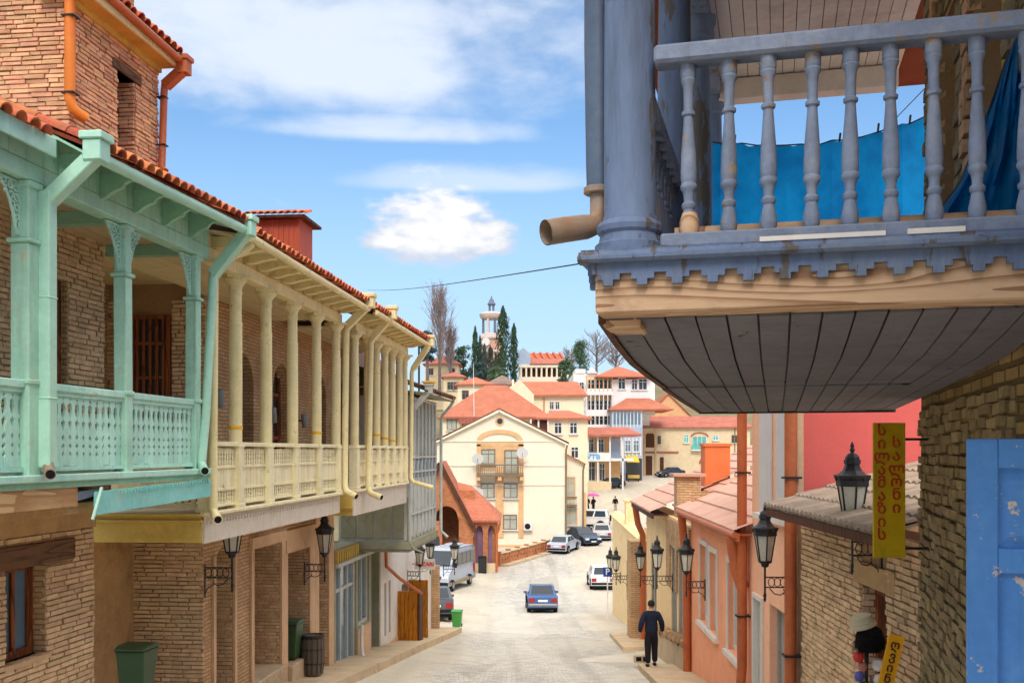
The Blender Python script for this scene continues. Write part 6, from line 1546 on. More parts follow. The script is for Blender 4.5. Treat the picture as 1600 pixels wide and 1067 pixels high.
bal = part(wg, 'balcony', WFR, lambda mb: (mb.box(px(745), px(818), D - 1.0, D - .1, pz(744), pz(741)), mb.box(px(745), px(818), D - 1.0, D - .93, pz(727), pz(725)), mb.box(px(745), px(818), D - 1.0, D - .93, pz(740), pz(738.5))))
for i in range(25): pbox(bal, 'baluster', WFR, px(745) + i * .17, px(745) + i * .17 + .04, D - .99, D - .94, pz(739), pz(727))
for i in (745, 778, 812): pbox(bal, 'console', BRNB, px(i), px(i + 6), D - .95, D - .1, pz(750), pz(744))
part(wg, 'downpipe', WFR, lambda mb: mb.tube([(XB + .2, D - .2, .55), (XB + .1, D - .15, .1), (XB + .08, D - .12, -9)], .09, 8))
part(wg, 'base_course', BRNB, lambda mb: mb.box(px(740), XB + .02, D - .05, D - .001, -9.3, -8.4))
ac = thing('air_conditioner', 'white air conditioner box on the ivory gabled house wall', 'air conditioner', W0, px(825), D - .3, pz(828), local=True)
part(ac, 'case', WFW, lambda mb: mb.box(-.4, .4, -.15, .2, 0, .75), bevel=.03); part(ac, 'fan_grille', RUB, lambda mb: mb.lathe([(.26, 0), (.26, .02)], n=14) and mb.xf(Matrix.Translation((-.05, -.16, .38)) @ Matrix.Rotation(pi / 2, 4, 'X')))
for lab, p_, q_ in (('round white satellite dish left of the balcony windows', 747, 716), ('round white satellite dish at the upper right of the balcony', 816, 707), ('lower white satellite dish below the balcony', 747, 769)):
    ds = thing('satellite_dish', lab, 'satellite dish', W0, px(p_), D - .9, pz(q_), 'satellite dishes on the gabled house', local=True)
    part(ds, 'dish', WFW, lambda mb: (mb.lathe([(.52, .1), (.4, .05), (.2, .01), (.02, 0)], n=16), mb.xf(Matrix.Rotation(pi / 2 + .3, 4, 'X'))), smooth=True)
    part(ds, 'arm', IRON, lambda mb: (mb.tube([(0, 0, 0), (0, .8, -.2)], .03, 6), mb.tube([(0, -.05, -.4), (0, -.5, .0)], .02, 5)))
# right wing
D = 97.0; k = 1600 / D
wr_ = bldg('house_wing', 'narrow ivory wing with barred window and balcony beside the gabled house', 5.8, D, -8)
part(wr_, 'wall', IVO, lambda mb: mb.prism([(4.9, -8.6), (px(912), -8.6), (px(912), pz(724)), (4.9, pz(706))], 'y', D, D + 10))
part(wr_, 'roof', RT, lambda mb: mb.hexa([(4.5, D - .4, pz(705)), (px(915), D - .4, pz(726)), (px(915), D + 10, pz(726)), (4.5, D + 10, pz(705)), (4.5, D - .4, pz(703)), (px(915), D - .4, pz(724)), (px(915), D + 10, pz(724)), (4.5, D + 10, pz(703))]), fix=True)
wins(wr_, 'f', D - .04, [(px(890), pz(776), 1.1, 1.9), (px(892), pz(820), 1.2, 1.7)], BRNB, PALEG)
bl = part(wr_, 'balcony', WFR, lambda mb: (mb.box(px(882), px(901), D - .8, D - .02, pz(790), pz(788)), mb.box(px(882), px(901), D - .8, D - .75, pz(777), pz(775))))
for i in range(9): pbox(bl, 'baluster', WFR, px(882) + i * .13, px(882) + i * .13 + .03, D - .79, D - .76, pz(788), pz(777))
part(wr_, 'corner_strip', BRNB, lambda mb: mb.box(px(912) + .001, px(916), D - .02, D + 10, -8.6, pz(770)))
part(wr_, 'downpipe', WFR, lambda mb: mb.tube([(px(913), D - .25, pz(726)), (px(911), D - .15, pz(735)), (px(911), D - .15, -8)], .08, 8))
# ---- brick arch house
D = 76.0; k = 1600 / D
ba = bldg('brick_arch_house', 'orange brick house with steep gable and large dark arch behind the minibus', -5.3, D, -9)
XL, XR2, XA_ = -7.75, -2.9, -5.33
def archwall(mb):
    pts = [(XL, -9.6), (-5.75, -9.6), (-5.75, -5.0)] + [(-4.85 - .9 * cos(i / 10 * pi), -5.0 + .95 * sin(i / 10 * pi)) for i in range(1, 10)] + [(-3.95, -5.0), (-3.95, -9.6), (XR2, -9.6), (XR2, -5.5), (XA_, -.95), (XL, -5.5)]
    mb.prism(pts, 'y', D, D + .6)
part(ba, 'wall', ORGWALL, archwall)
part(ba, 'side_wall', ORGWALL, lambda mb: (mb.box(XR2 - .5, XR2 - .001, D + .6, D + 7, -9.6, -5.5), mb.box(XL, XL + .4, D + .6, D + 7, -9.6, -5.5), mb.box(XL, XR2, D + 3.2, D + 3.6, -9.6, -3)))
part(ba, 'arch_ring', ORGWALL, lambda mb: archband(mb, -5.95, -3.75, -5.0, 1.15, .26, D - .08, D - .002))
part(ba, 'roof', RT, lambda mb: gableroof_y(mb, XL, XR2, D, D + 7, -5.5, -5.5, XA_, -.9, .25), fix=True)
part(ba, 'bargeboard', WOODD, lambda mb: (mb.beam((XL - .25, D - .3, -6.0), (XA_, D - .3, -.86), .12, .3), mb.beam((XA_, D - .3, -.86), (XR2 + .25, D - .3, -6.0), .12, .3)))
part(ba, 'low_wall', ORGWALL, lambda mb: mb.box(-7.5, -5.1, D - 1.6, D - .9, -9.6, -5.1))
part(ba, 'niche', DARKG, lambda mb: mb.prism([(-5.95, -6.9)] + [(-5.6 - .35 * cos(i / 8 * pi), -6.4 + .35 * sin(i / 8 * pi)) for i in range(9)] + [(-5.25, -6.9)], 'y', D - 1.63, D - 1.59))
# wing with arched openings
def wingwall(mb):
    pts = [(XR2, -9.6)]
    for a in (-2.45, -1.55):
        pts += [(a - .26, -9.6), (a - .26, -6.0)] + [(a - .26 * cos(i / 6 * pi), -6.0 + .42 * sin(i / 6 * pi)) for i in range(1, 6)] + [(a + .26, -6.0), (a + .26, -9.6)]
    pts += [(-1.15, -9.6), (-1.15, -5.1), (XR2, -5.1)]
    mb.prism(pts, 'y', D + 1.0, D + 1.4)
part(ba, 'wing_wall', ORGWALL, wingwall)
part(ba, 'wing_side_wall', ORGWALL, lambda mb: mb.box(-1.5, -1.151, D + 1.4, D + 9, -9.6, -5.1))
PUR = pm('lilac_door', (140, 108, 132), .8, var=.1)
for a in (-2.45, -1.55): pbox(ba, 'lilac_door', PUR, a - .3, a + .3, D + 1.5, D + 1.55, -9.5, -5.55)
part(ba, 'wing_roof', RT, lambda mb: mb.add([(-3.2, D + .6, -5.15), (-.85, D + .6, -5.15), (-.85, D + 9.2, -5.15), (-3.2, D + 5, -2.7), (-4.4, D + 5, -2.4), (-3.2, D + .6, -5.3), (-.85, D + .6, -5.3), (-.85, D + 9.2, -5.3)], [(0, 1, 3, 4), (1, 2, 3), (0, 5, 6, 1), (1, 6, 7, 2), (5, 7, 6)]), fix=True)
tube_part(ba, 'downpipe', BRNPIPE, [(-.9, D + .6, -5.3), (-1.0, D + .8, -5.9), (-1.15, D + .85, -6.2), (-1.15, D + .85, -9.0)], .09)
part(ba, 'plinth', TANS, lambda mb: mb.box(XR2, -1.13, D + .94, D + .999, -9.6, -8.4))
lantern('lantern beside the dark arch of the brick house', W0, -5.75, D - .7, -4.6, False, 1.1)
lantern('lantern between the two lilac doors of the brick house', W0, -2.95, D + .3, -6.4, False, 1.0)
bk = thing('black_cabinet', 'black cabinet standing against the brick house by the lilac doors', 'cabinet', W0, -2.2, D + .2, gz(-2.2, D), local=True)
part(bk, 'case', RUB, lambda mb: mb.box(-.3, .3, -.25, .25, 0, 1.25), bevel=.02); part(bk, 'front_panel', IRON, lambda mb: mb.box(-.25, .25, -.27, -.251, .1, 1.15)); 
# ---- ramp parapet
RP = Fr(-1.05, 80.5, .47)
rp = thing('ramp_wall', 'brick ramp parapet pierced with square holes in front of the ivory house', 'wall', RP, 0, 5, gz(1, 85))
rl = 10.6
for i in range(6):
    a, b = i * rl / 6, (i + 1) * rl / 6; z = gz(*RP.w(0, (a + b) / 2))
    hl = [(a + .3 + j * .52, a + .48 + j * .52, z + .38, z + .56) for j in range(3)]
    part(rp, 'parapet', ORGWALL, lambda mb: wallcells(mb, 'x', a, b, z - .6, z + .95, hl, -.15, .15))
    pbox(rp, 'coping', TANS, -.22, .22, a, b - .01, z + .95, z + 1.06)
    pbox(rp, 'pier', ORGWALL, -.2, .2, a - .12, a + .12, z - .6, z + 1.12)
    pbox(rp, 'kerb_step', PAVE, .16, .9, a, b, z - .6, z + .12)
# ---- cream houses with red roofs behind
D = 112.0; k = 1600 / D
c1 = bldg('cream_house', 'long cream house with broad red hipped roof behind the ivory gable', -2, D, -7)
part(c1, 'wall', CRM, lambda mb: mb.box(-7.6, 3.6, D, D + 12, -8, 3.6))
part(c1, 'roof', RT, lambda mb: hiproof(mb, -7.6, 3.8, D, D + 12, 3.75, 3.85, .5, hipx=5.0), fix=True)
wins(c1, 'f', D - .05, [(px(706), pz(672), 1.1, 1.6), (px(730), pz(672), 1.1, 1.6)], WFR, PALEG)
pbox(c1, 'roof_patch', RTP, px(718), px(745), D - .9, D - .4, pz(662), pz(652))
part(c1, 'antenna', WFW, lambda mb: mb.tube([(px(741), D - .3, pz(655)), (px(740), D - .3, pz(585)), (px(740), D - .3, pz(568))], [.06, .04, .02], 5))
D = 108.0; k = 1600 / D
c2 = bldg('cream_house', 'cream house block with dark paired windows behind the ivory wing', 5.8, D, -7)
part(c2, 'wall', CRM, lambda mb: mb.box(3.4, px(918), D, D + 10, -8, pz(654)))
part(c2, 'roof', RT, lambda mb: hiproof(mb, 2.9, px(918), D, D + 10, pz(653), 1.0, .5, hipx=2.2), fix=True)
wins(c2, 'f', D - .05, [(px(872), pz(678), .85, 1.25), (px(896), pz(678), .85, 1.25), (px(898), pz(716), .85, 1.25)], WFW, DARKG)
part(c2, 'loggia', WOODD, lambda mb: mb.box(px(828), px(856), D - .03, D - .001, pz(678), pz(656)))
for i in (828, 840, 855): pbox(c2, 'loggia_post', WFW, px(i), px(i) + .18, D - .3, D - .12, pz(680), pz(655))
D = 128.0; k = 1600 / D
c3 = bldg('cream_house', 'upper cream house with plain cream gable and red roof, below the cypresses', 4.5, D, -2)
part(c3, 'wall', CRM, lambda mb: (mb.box(px(800), px(912), D, D + 10, -3, pz(618)), mb.prism([(D, pz(618)), (D + 10, pz(618)), (D + 5, pz(591) + .2)], 'x', px(800), px(803))))
part(c3, 'roof', RT, lambda mb: mb.add([(px(830), D - .5, pz(617)), (px(918), D - .5, pz(617)), (px(905), D + 5, pz(592)), (px(800), D + 5, pz(592)), (px(918), D + 10, pz(617)), (px(797), D + 10, pz(617)), (px(830), D - .5, pz(620)), (px(918), D - .5, pz(620))], [(0, 1, 2, 3), (1, 4, 2), (3, 2, 4, 5), (0, 6, 7, 1)]), fix=True)
part(c3, 'front_gable', CRM, lambda mb: mb.prism([(px(796), pz(640)), (px(834), pz(640)), (px(834), pz(617)), (px(812), pz(594)), (px(796), pz(606))], 'y', D - .8, D - .01))
wins(c3, 'f', D - .05, [(px(862), pz(640), .55, 1.0), (px(871), pz(640), .55, 1.0)], WFW, DARKG, .06)
part(c3, 'downpipe', BRNPIPE, lambda mb: mb.tube([(px(850), D - .1, pz(622)), (px(850), D - .1, pz(645))], .08, 6))
for lab, D, xa, xb, y0, y1, y2, wm, rmt in (('small house with grey brown hip roof between cypresses and red roofs', 140., 762, 806, 583, 600, 625, CRM, RTG), ('small house with dull red roof below the bare poplar', 150., 693, 724, 578, 588, 620, TANS, RTP), ('low red roofed house behind the bare poplar', 175., 664, 716, 552, 568, 600, TANS, RTP), ('red roofed house peeping between poplar and cypress', 132., 715, 768, 586, 600, 630, CRM, RT)):
    k = 1600 / D
    h_ = bldg('hill_house', lab, px((xa + xb) / 2), D, pz(y2)); h_['group'] = 'small houses on the slope'
    part(h_, 'wall', wm, lambda mb: mb.box(px(xa), px(xb), D, D + 7, pz(y2 + 40), pz(y1)))
    part(h_, 'roof', rmt, lambda mb: hiproof(mb, px(xa), px(xb), D, D + 7, pz(y1), pz(y0) - pz(y1), .4), fix=True)
    wins(h_, 'f', D - .05, [(px(xa) + 1.0, pz(y1) - 2.0, .9, 1.2), (px(xb) - 1.0, pz(y1) - 2.0, .9, 1.2)])
# ---- porch house with banner
D = 135.0; k = 1600 / D
ph = bldg('porch_house', 'two storey porch with white columns and white blue banner', 12, D, -4.5)
part(ph, 'wall', BRNB, lambda mb: mb.box(px(917), px(972), D + 2.2, D + 9, -5.5, pz(672)))
part(ph, 'roof', RTP, lambda mb: mb.add([(px(914), D - .6, pz(680)), (px(1002), D - .6, pz(678)), (px(985), D + 4, pz(666)), (px(914), D + 4, pz(666)), (px(1002), D + 9, pz(678)), (px(914), D - .6, pz(683)), (px(1002), D - .6, pz(681)), (px(1002), D + 9, pz(681))], [(0, 1, 2, 3), (1, 4, 2), (0, 5, 6, 1), (1, 6, 7, 4), (5, 7, 6)]), fix=True)
part(ph, 'upper_floor', WFW, lambda mb: mb.box(px(917), px(990), D, D + 2.2, pz(720), pz(716)))
for p_ in (918, 933, 952, 972): part(ph, 'column', WFW, lambda mb: mb.box(px(p_), px(p_ + 2.4), D, D + .25, -5.2, pz(681)))
wins(ph, 'f', D + 2.15, [(px(925), pz(707), .9, 1.9), (px(941), pz(707), .9, 1.9), (px(926), pz(752), 1.1, 2.6), (px(943), pz(752), .8, 2.4)], WFW, DARKG)
part(ph, 'side_wall', BGR, lambda mb: mb.box(px(955), px(972), D + 2.1, D + 2.199, pz(716), pz(684)))
part(ph, 'base', TANS, lambda mb: mb.box(px(914), px(955), D - .3, D + 9, -6, pz(752)))
bn = thing('banner', 'white banner with light blue letters across the porch', 'banner', W0, px(934), D - .1, pz(720))
pbox(bn, 'cloth', WFW, px(917), px(954), D - .12, D - .06, pz(720.5), pz(707))
text(bn, 'VTB', .85, pm('light_blue_letters', (70, 160, 214), .6, var=.05), (px(927), D - .14, pz(714)), (pi / 2, 0, 0), 'lettering', .02, sx=1.2)
for zz in (709, 711): pbox(bn, 'logo_stripe', MATS['light_blue_letters'], px(919), px(934), D - .135, D - .121, pz(zz), pz(zz - .8))
part(bn, 'grommets', IRON, lambda mb: mb.box(px(918), px(918.6), D - .13, D - .121, pz(709), pz(708.4)))
# ---- white house with stacked balconies
D = 150.0; k = 1600 / D
wb_ = bldg('white_balcony_house', 'white house with three tiers of arcaded balconies and red roof', 13, D, -2)
part(wb_, 'wall', WHT, lambda mb: (mb.box(px(897), px(957), D + 1.6, D + 14, -3, pz(582)), mb.box(px(957.2), px(1003), D + .5, D + 14, -3, pz(592)), mb.box(px(1003) + .001, px(1024), D + 6.2, D + 14, -3, pz(592)), mb.box(px(1003) + .001, px(1024), D + .5, D + 6.2, pz(648), pz(592))))
for z0, z1 in ((612, 590), (645, 617), (668, 650)):
    pbox(wb_, 'balcony_slab', WHT, px(916), px(957), D, D + 1.6, pz(z0 + 2), pz(z0))
    pbox(wb_, 'balcony_recess', TANS, px(917), px(956), D + 1.5, D + 1.59, pz(z0), pz(z1))
    for i in range(7): part(wb_, 'column', WHT if z0 > 612 else BRNB, lambda mb: mb.box(px(916 + i * 6.6), px(916 + i * 6.6 + 1.3), D, D + .15, pz(z0), pz(z1)))
    pbox(wb_, 'balustrade', WHT, px(917), px(956), D + .02, D + .1, pz(z0), pz(z0 - 5))
    pbox(wb_, 'lintel_band', BRNB if z0 == 612 else WHT, px(915), px(958), D - .02, D + .16, pz(z1), pz(z1 - 3))
part(wb_, 'roof', RT, lambda mb: hiproof(mb, px(936), px(1010), D, D + 14, pz(588), pz(566) - pz(588), .6, hipx=4), fix=True)
part(wb_, 'parapet', WHT, lambda mb: (mb.box(px(900), px(916), D + 1.5, D + 8, pz(582), pz(575)), mb.prism([(px(918), pz(582)), (px(935), pz(582)), (px(926), pz(572))], 'y', D + 1.3, D + 1.59)))
wins(wb_, 'f', D + .46, [(px(972), pz(608), 1.1, 1.7), (px(992), pz(609), .9, 1.6), (px(1005), pz(609), 1.3, 1.7)], WFW, DARKG)
wins(wb_, 'f', D + 1.55, [(px(902), pz(612), .7, 1.5), (px(910), pz(612), .7, 1.5), (px(902), pz(640), .7, 1.5), (px(910), pz(640), .7, 1.5), (px(902), pz(664), .7, 1.5), (px(910), pz(664), .7, 1.5)], WFW, DARKG, .06)
for z0, z1 in ((612, 590), (645, 617), (668, 650)):
    wins(wb_, 'f', D + 1.46, [(px(925), pz(z0), 1.0, 1.9), (px(938), pz(z0), 1.0, 1.9), (px(950), pz(z0), 1.0, 1.9)], WFW, DARKG, .06)
# ---- blue grey glazed house
D = 147.0; k = 1600 / D
bg_ = bldg('glazed_house', 'pale blue grey house with glazed balconies and red hipped roof', 17, D, -3.5)
part(bg_, 'wall', BGR, lambda mb: mb.box(px(956), px(1004), D, D + 9, -4.5, pz(640)))
part(bg_, 'roof', RT, lambda mb: hiproof(mb, px(957), px(1046), D, D + 10, pz(639), pz(613) - pz(639), .5, hipx=4), fix=True)
gg = bldg('gabled_house', 'plain orange brown gable rising behind the pink tiled stone house', 28.5, 172, 0)
part(gg, 'wall', BRNB, lambda mb: mb.prism([((1008 - 800) / 9.3, -3), ((1082 - 800) / 9.3, -3), ((1082 - 800) / 9.3, 5.6), ((1044 - 800) / 9.3, 9.6), ((1008 - 800) / 9.3, 5.6)], 'y', 172, 180))
part(gg, 'roof', RT, lambda mb: gableroof_y(mb, 208 / 9.3, 282 / 9.3, 172, 180, 5.6, 5.6, 244 / 9.3, 9.6, .3), fix=True)
for i in range(9): pbox(bg_, 'mullion', WFW, px(957 + i * 5.5), px(957 + i * 5.5) + .12, D - .06, D - .001, pz(668), pz(642))
for i in range(8): pbox(bg_, 'pane', SKYG, px(957 + i * 5.5) + .13, px(962.5 + i * 5.5) - .02, D - .03, D - .002, pz(663), pz(646))
for i in range(6): pbox(bg_, 'mullion', WFW, px(970 + i * 6), px(970 + i * 6) + .15, D - .06, D - .001, pz(712), pz(684))
wins(bg_, 'f', D - .05, [(px(981), pz(706), .9, 1.7), (px(994), pz(706), .9, 1.7)], WFW, SKYG)
part(bg_, 'awning', pm('yellow_awning', (236, 190, 60), .7, var=.1), lambda mb: mb.hexa([(px(977), D - 2.2, pz(722)), (px(996), D - 2.2, pz(722)), (px(996), D, pz(714)), (px(977), D, pz(714)), (px(977), D - 2.2, pz(720.5)), (px(996), D - 2.2, pz(720.5)), (px(996), D, pz(712.5)), (px(977), D, pz(712.5))]))
part(bg_, 'shop_opening', DARKG, lambda mb: mb.box(px(978), px(1003), D - .04, D - .003, -4.5, pz(716)))
mk = thing('market_stall', 'small stall of yellow goods under the yellow awning', 'stall', W0, px(988), D - 1.5, gz(px(988), D - 1.5), local=True)
part(mk, 'counter', OCHRE, lambda mb: (mb.box(-.8, .8, -.4, .4, .5, .95))); part(mk, 'legs', WOODD, lambda mb: [mb.box(a, a + .1, b, b + .1, -.2, .5) for a in (-.75, .65) for b in (-.35, .25)], kind='stuff')
# ---- tan stone house
D = 156.0; k = 1600 / D
tn = bldg('stone_house', 'long tan stone house with teal arched window and pink tiled roof', 28, D, -4)
part(tn, 'wall', TANS, lambda mb: mb.box(px(1004), px(1172), D, D + 12, -5.5, pz(667)))
part(tn, 'roof', RTP, lambda mb: hiproof(mb, px(1004), px(1172), D, D + 12, pz(667), pz(648) - pz(667), .5, hipx=1.2), fix=True)
part(tn, 'string_course', RTP, lambda mb: mb.box(px(1003), px(1060), D - .1, D - .001, pz(708), pz(705)))
wins(tn, 'f', D - .05, [(px(1072), pz(692), .8, 1.3), (px(1118), pz(688), .9, .8)], WFW, TEAL)
wins(tn, 'f', D - .05, [(px(1145), pz(692), .4, 1.2), (px(1150), pz(692), .4, 1.2), (px(1030), pz(694), .5, 1.3)], WFR, DARKG, .05)
pbox(tn, 'arched_window', TEAL, px(1082), px(1104), D - .05, D - .002, pz(699), pz(682))
for i in range(4): pbox(tn, 'window_bar', WFW, px(1082 + i * 7), px(1082.8 + i * 7), D - .09, D - .051, pz(699), pz(681))
part(tn, 'window_arch', RTP, lambda mb: archband(mb, px(1079), px(1107), pz(682), .7, .25, D - .12, D - .003))
part(tn, 'balcony', TEAL, lambda mb: mb.box(px(1080), px(1106), D - .6, D - .5, pz(702), pz(694))); pbox(tn, 'balcony_slab', WFW, px(1079), px(1107), D - .65, D - .1, pz(704), pz(702.2))
part(tn, 'arch_door', RTP, lambda mb: archband(mb, px(1092), px(1116), pz(724), 1.1, .3, D - .12, D - .003)); pbox(tn, 'door', DARKG, px(1096), px(1112), D - .05, D - .002, pz(742), pz(718))
for a, b, za, zb in ((1009, 1022, 699, 677), (1009, 1019, 742, 712), (1031, 1037, 742, 714)): pbox(tn, 'opening', WOODD, px(a), px(b), D - .05, D - .002, pz(za), pz(zb))
for a in (1005, 1023): pbox(tn, 'pilaster', BRNB, px(a), px(a + 2.5), D - .15, D - .003, pz(742), pz(670))
part(tn, 'loggia_arch', BRNB, lambda mb: archband(mb, px(1008), px(1023), pz(679), .5, .2, D - .12, D - .052))
part(tn, 'downpipe', WFR, lambda mb: mb.tube([(px(1148), D - .12, pz(668)), (px(1148), D - .12, pz(742))], .07, 6))
# ---- arcaded building on the hill
D = 212.0; k = 1600 / D
ah = bldg('arcaded_hall', 'pale arcaded hall with stepped orange roofs on the hill', 6.5, D, 13)
part(ah, 'wall', IVO, lambda mb: mb.box(px(811), px(886), D + 1.5, D + 12, 10, pz(571)))
part(ah, 'plinth', IVO, lambda mb: mb.box(px(810), px(887), D - .3, D + 1.5, 10, pz(589)))
for i in range(10): part(ah, 'column', IVO, lambda mb: mb.box(px(813 + i * 8), px(813 + i * 8 + 2.6), D, D + .5, pz(589), pz(574)))
for i in range(9): pbox(ah, 'opening', WOODD, px(816 + i * 8), px(820.6 + i * 8), D + 1.4, D + 1.49, pz(589), pz(575))
part(ah, 'entablature', IVO, lambda mb: mb.box(px(811), px(888), D - .1, D + .7, pz(574), pz(570)))
part(ah, 'roof', RTP, lambda mb: mb.hexa([(px(828), D - .2, pz(570)), (px(886), D - .2, pz(570)), (px(886), D + 9, pz(556)), (px(828), D + 9, pz(556)), (px(828), D - .2, pz(568)), (px(886), D - .2, pz(568)), (px(886), D + 9, pz(554)), (px(828), D + 9, pz(554))]), fix=True)
part(ah, 'blue_end', BGR, lambda mb: mb.prism([(px(811), pz(572)), (px(829), pz(572)), (px(829), pz(553)), (px(818), pz(543)), (px(811), pz(548))], 'y', D + .2, D + 8))
part(ah, 'upper_roof', RTO, lambda mb: mb.hexa([(px(822), D + 8.8, pz(557)), (px(886), D + 8.8, pz(557)), (px(880), D + 15, pz(543)), (px(814), D + 15, pz(541)), (px(822), D + 8.8, pz(556)), (px(886), D + 8.8, pz(556)), (px(880), D + 15, pz(542)), (px(814), D + 15, pz(540))]), fix=True)
for i in range(7): part(ah, 'roof_ridge', RTP, lambda mb: mb.beam((px(822 + i * 10.4), D + 8.7, pz(555.5)), (px(815 + i * 10.8), D + 14.8, pz(540.5)), .5, .4))
# ---- tower
D = 230.0; k = 1600 / D
tw = bldg('bell_tower', 'pink brick tower with open columned belvedere and cupola on the hill', px(768), D, 15)
cx = px(768)
PBR = pm('pink_tower_brick', (212, 160, 138), .9, var=.1, vs=.8, stain=(186, 132, 112), sa=.4, ss=.5)
PST = pm('pale_tower_stone', (224, 200, 186), .9, var=.08, vs=.8)
TDK = pm('grey_tower_metal', (110, 116, 134), .6, var=.1)
part(tw, 'shaft', PBR, lambda mb: mb.lathe([(2.75, pz(625)), (2.55, pz(560)), (2.5, pz(531))], cx, D, 8, ph=pi / 8))
part(tw, 'band', PST, lambda mb: (mb.lathe([(2.62, pz(553)), (2.8, pz(552)), (2.8, pz(549)), (2.6, pz(548))], cx, D, 8, ph=pi / 8), mb.lathe([(2.5, pz(532)), (2.9, pz(530)), (2.9, pz(527)), (2.5, pz(526)), (2.5, pz(523)), (2.4, pz(522))], cx, D, 8, ph=pi / 8)))
for i in range(8):
    a = pi / 8 + i * pi / 4
    part(tw, 'column', PST if i % 2 else TDK, lambda mb: mb.lathe([(.28, pz(523)), (.24, pz(500)), (.3, pz(498))], cx + 2.0 * cos(a), D + 2.0 * sin(a), 8))
part(tw, 'cornice', PST, lambda mb: mb.lathe([(2.2, pz(499)), (2.5, pz(497)), (2.7, pz(493)), (2.75, pz(491)), (2.0, pz(489)), (1.0, pz(487))], cx, D, 16), smooth=True)
for i in range(6):
    a = i * pi / 3; part(tw, 'lantern_column', TDK, lambda mb: mb.lathe([(.12, pz(488)), (.12, pz(476))], cx + .55 * cos(a), D + .55 * sin(a), 6))
part(tw, 'cupola', TDK, lambda mb: mb.lathe([(.85, pz(477)), (.95, pz(475)), (.7, pz(473)), (.55, pz(470)), (.4, pz(467.5)), (.12, pz(466)), (.16, pz(464.5)), (.03, pz(462))], cx, D, 10), smooth=True)
part(tw, 'clock', WFW, lambda mb: mb.lathe([(.9, 0), (.9, .1)], n=16) and mb.xf(Matrix.Translation((cx - 1.2, D - 2.6, pz(536))) @ Matrix.Rotation(pi / 2, 4, 'X')))
# ================================================================== TREES
LEAFD = pm('cypress_leaf', (60, 82, 56), .9, var=.4, vs=.5, rnd=.35, hue=.02, bump=.1)
LEAFG = pm('pine_leaf', (82, 104, 74), .9, var=.35, vs=.4, rnd=.35, hue=.02, bump=.1)
LEAFB = pm('blue_green_leaf', (66, 86, 80), .9, var=.35, vs=.4, rnd=.3, hue=.02)
BARK = pm('grey_bark', (120, 104, 98), .95, var=.25, vs=2, bump=.4)
TWIG = pm('bare_twigs', (150, 132, 128), .95, var=.2, vs=1, rnd=.2)
def tagtree(nm, lab, x, y, z): return thing(nm, lab, 'tree', W0, x, y, z, 'trees on the hill', local=True)
def cypress(lab, p_, top, D, base, w_, mat=LEAFD):
    k = 1600 / D; x = (p_ - 800) / k; zt = (705 - top) / k; z0 = (705 - base) / k; H = zt - z0; W = w_ / k / 2
    o = tagtree('cypress_tree', lab, x, D, z0); rnd = random.Random(int(p_ * 7))
    part(o, 'trunk', BARK, lambda mb: mb.tube([(0, 0, -2), (0, 0, H * .5), (0, 0, H * .9)], [.25, .15, .03], 6))
    mb = MB()
    for i in range(2100):
        f = rnd.random() ** .8; r = W * (sin(pi * min(1, f * .86 + .14)) ** .7) * (1 + .18 * sin(f * 31 + p_)) * rnd.random() ** .35
        th = rnd.uniform(0, 2 * pi); r *= 1 + .3 * sin(3 * th + f * 17) * sin(f * 23 + p_)
        p = Vector((r * cos(th), r * sin(th), f * H)); s_ = rnd.uniform(.12, .3) * (H / 12)
        u = Vector((cos(th + 1.57), sin(th + 1.57), 0)) * s_ * .5; q = p + Vector((cos(th) * s_ * .35, sin(th) * s_ * .35, s_ * 1.7))
        mb.add([p - u, p + u, q], [(0, 1, 2)])
    build(mb, 'crown', mat, o)
for a in (('tall dark cypress to the right of the bell tower', 786, 481, 205., 605, 28), ('slim cypress farthest right of the hill group', 803, 507, 207., 605, 15), ('narrow cypress left of the bell tower', 742.5, 511, 203., 600, 13), ('thin dark cypress against the tower shaft', 750, 526, 206., 600, 9, LEAFB), ('short cypress in front of the tower base', 757, 538, 198., 605, 13, LEAFB), ('short bushy cypress below the tower clock', 766, 541, 199., 608, 16, LEAFB), ('broad low cypress behind the red roof', 775, 556, 196., 608, 15, LEAFD)): cypress(*a)
def leafy(lab, p_, top, D, base, w_, mat, conical=False, n=3800):
    k = 1600 / D; x = (p_ - 800) / k; zt = (705 - top) / k; z0 = (705 - base) / k; H = zt - z0; W = w_ / k / 2
    o = tagtree('conifer_tree' if conical else 'round_tree', lab, x, D, z0); rnd = random.Random(int(p_))
    part(o, 'trunk', BARK, lambda mb: mb.tube([(0, 0, -2), (0, 0, H * .4), (.1, 0, H * .85)], [.3, .2, .04], 6))
    cl = []
    for i in range(46):
        f = rnd.uniform(.12, 1); th = rnd.uniform(0, 2 * pi)
        rr = W * ((1.02 - f) ** .75 if conical else sin(pi * min(1, f * .9 + .08)) ** .6) * rnd.uniform(.35, 1)
        cl.append((rr * cos(th), rr * sin(th), f * H, rnd.uniform(.35, .75) * W * .55))
    part(o, 'limbs', BARK, lambda mb: [mb.tube([(0, 0, c_[2] * .7), (c_[0] * .8, c_[1] * .8, c_[2])], [.07, .02], 4) for c_ in cl[:22]], kind='stuff')
    mb = MB()
    for i in range(n):
        c_ = rnd.choice(cl); d = Vector((rnd.gauss(0, 1), rnd.gauss(0, 1), rnd.gauss(0, .7))).normalized() * c_[3] * rnd.random() ** .4
        p = Vector(c_[:3]) + d; s_ = rnd.uniform(.15, .34); a = Vector((rnd.gauss(0, 1), rnd.gauss(0, 1), rnd.gauss(0, 1))).normalized() * s_; b = a.orthogonal().normalized() * s_ * .7
        mb.add([p - a, p + b, p + a * .6], [(0, 1, 2)])
    build(mb, 'crown', mat, o)
leafy('dark round tree left of the cypresses', 724, 542, 195., 604, 38, LEAFD)
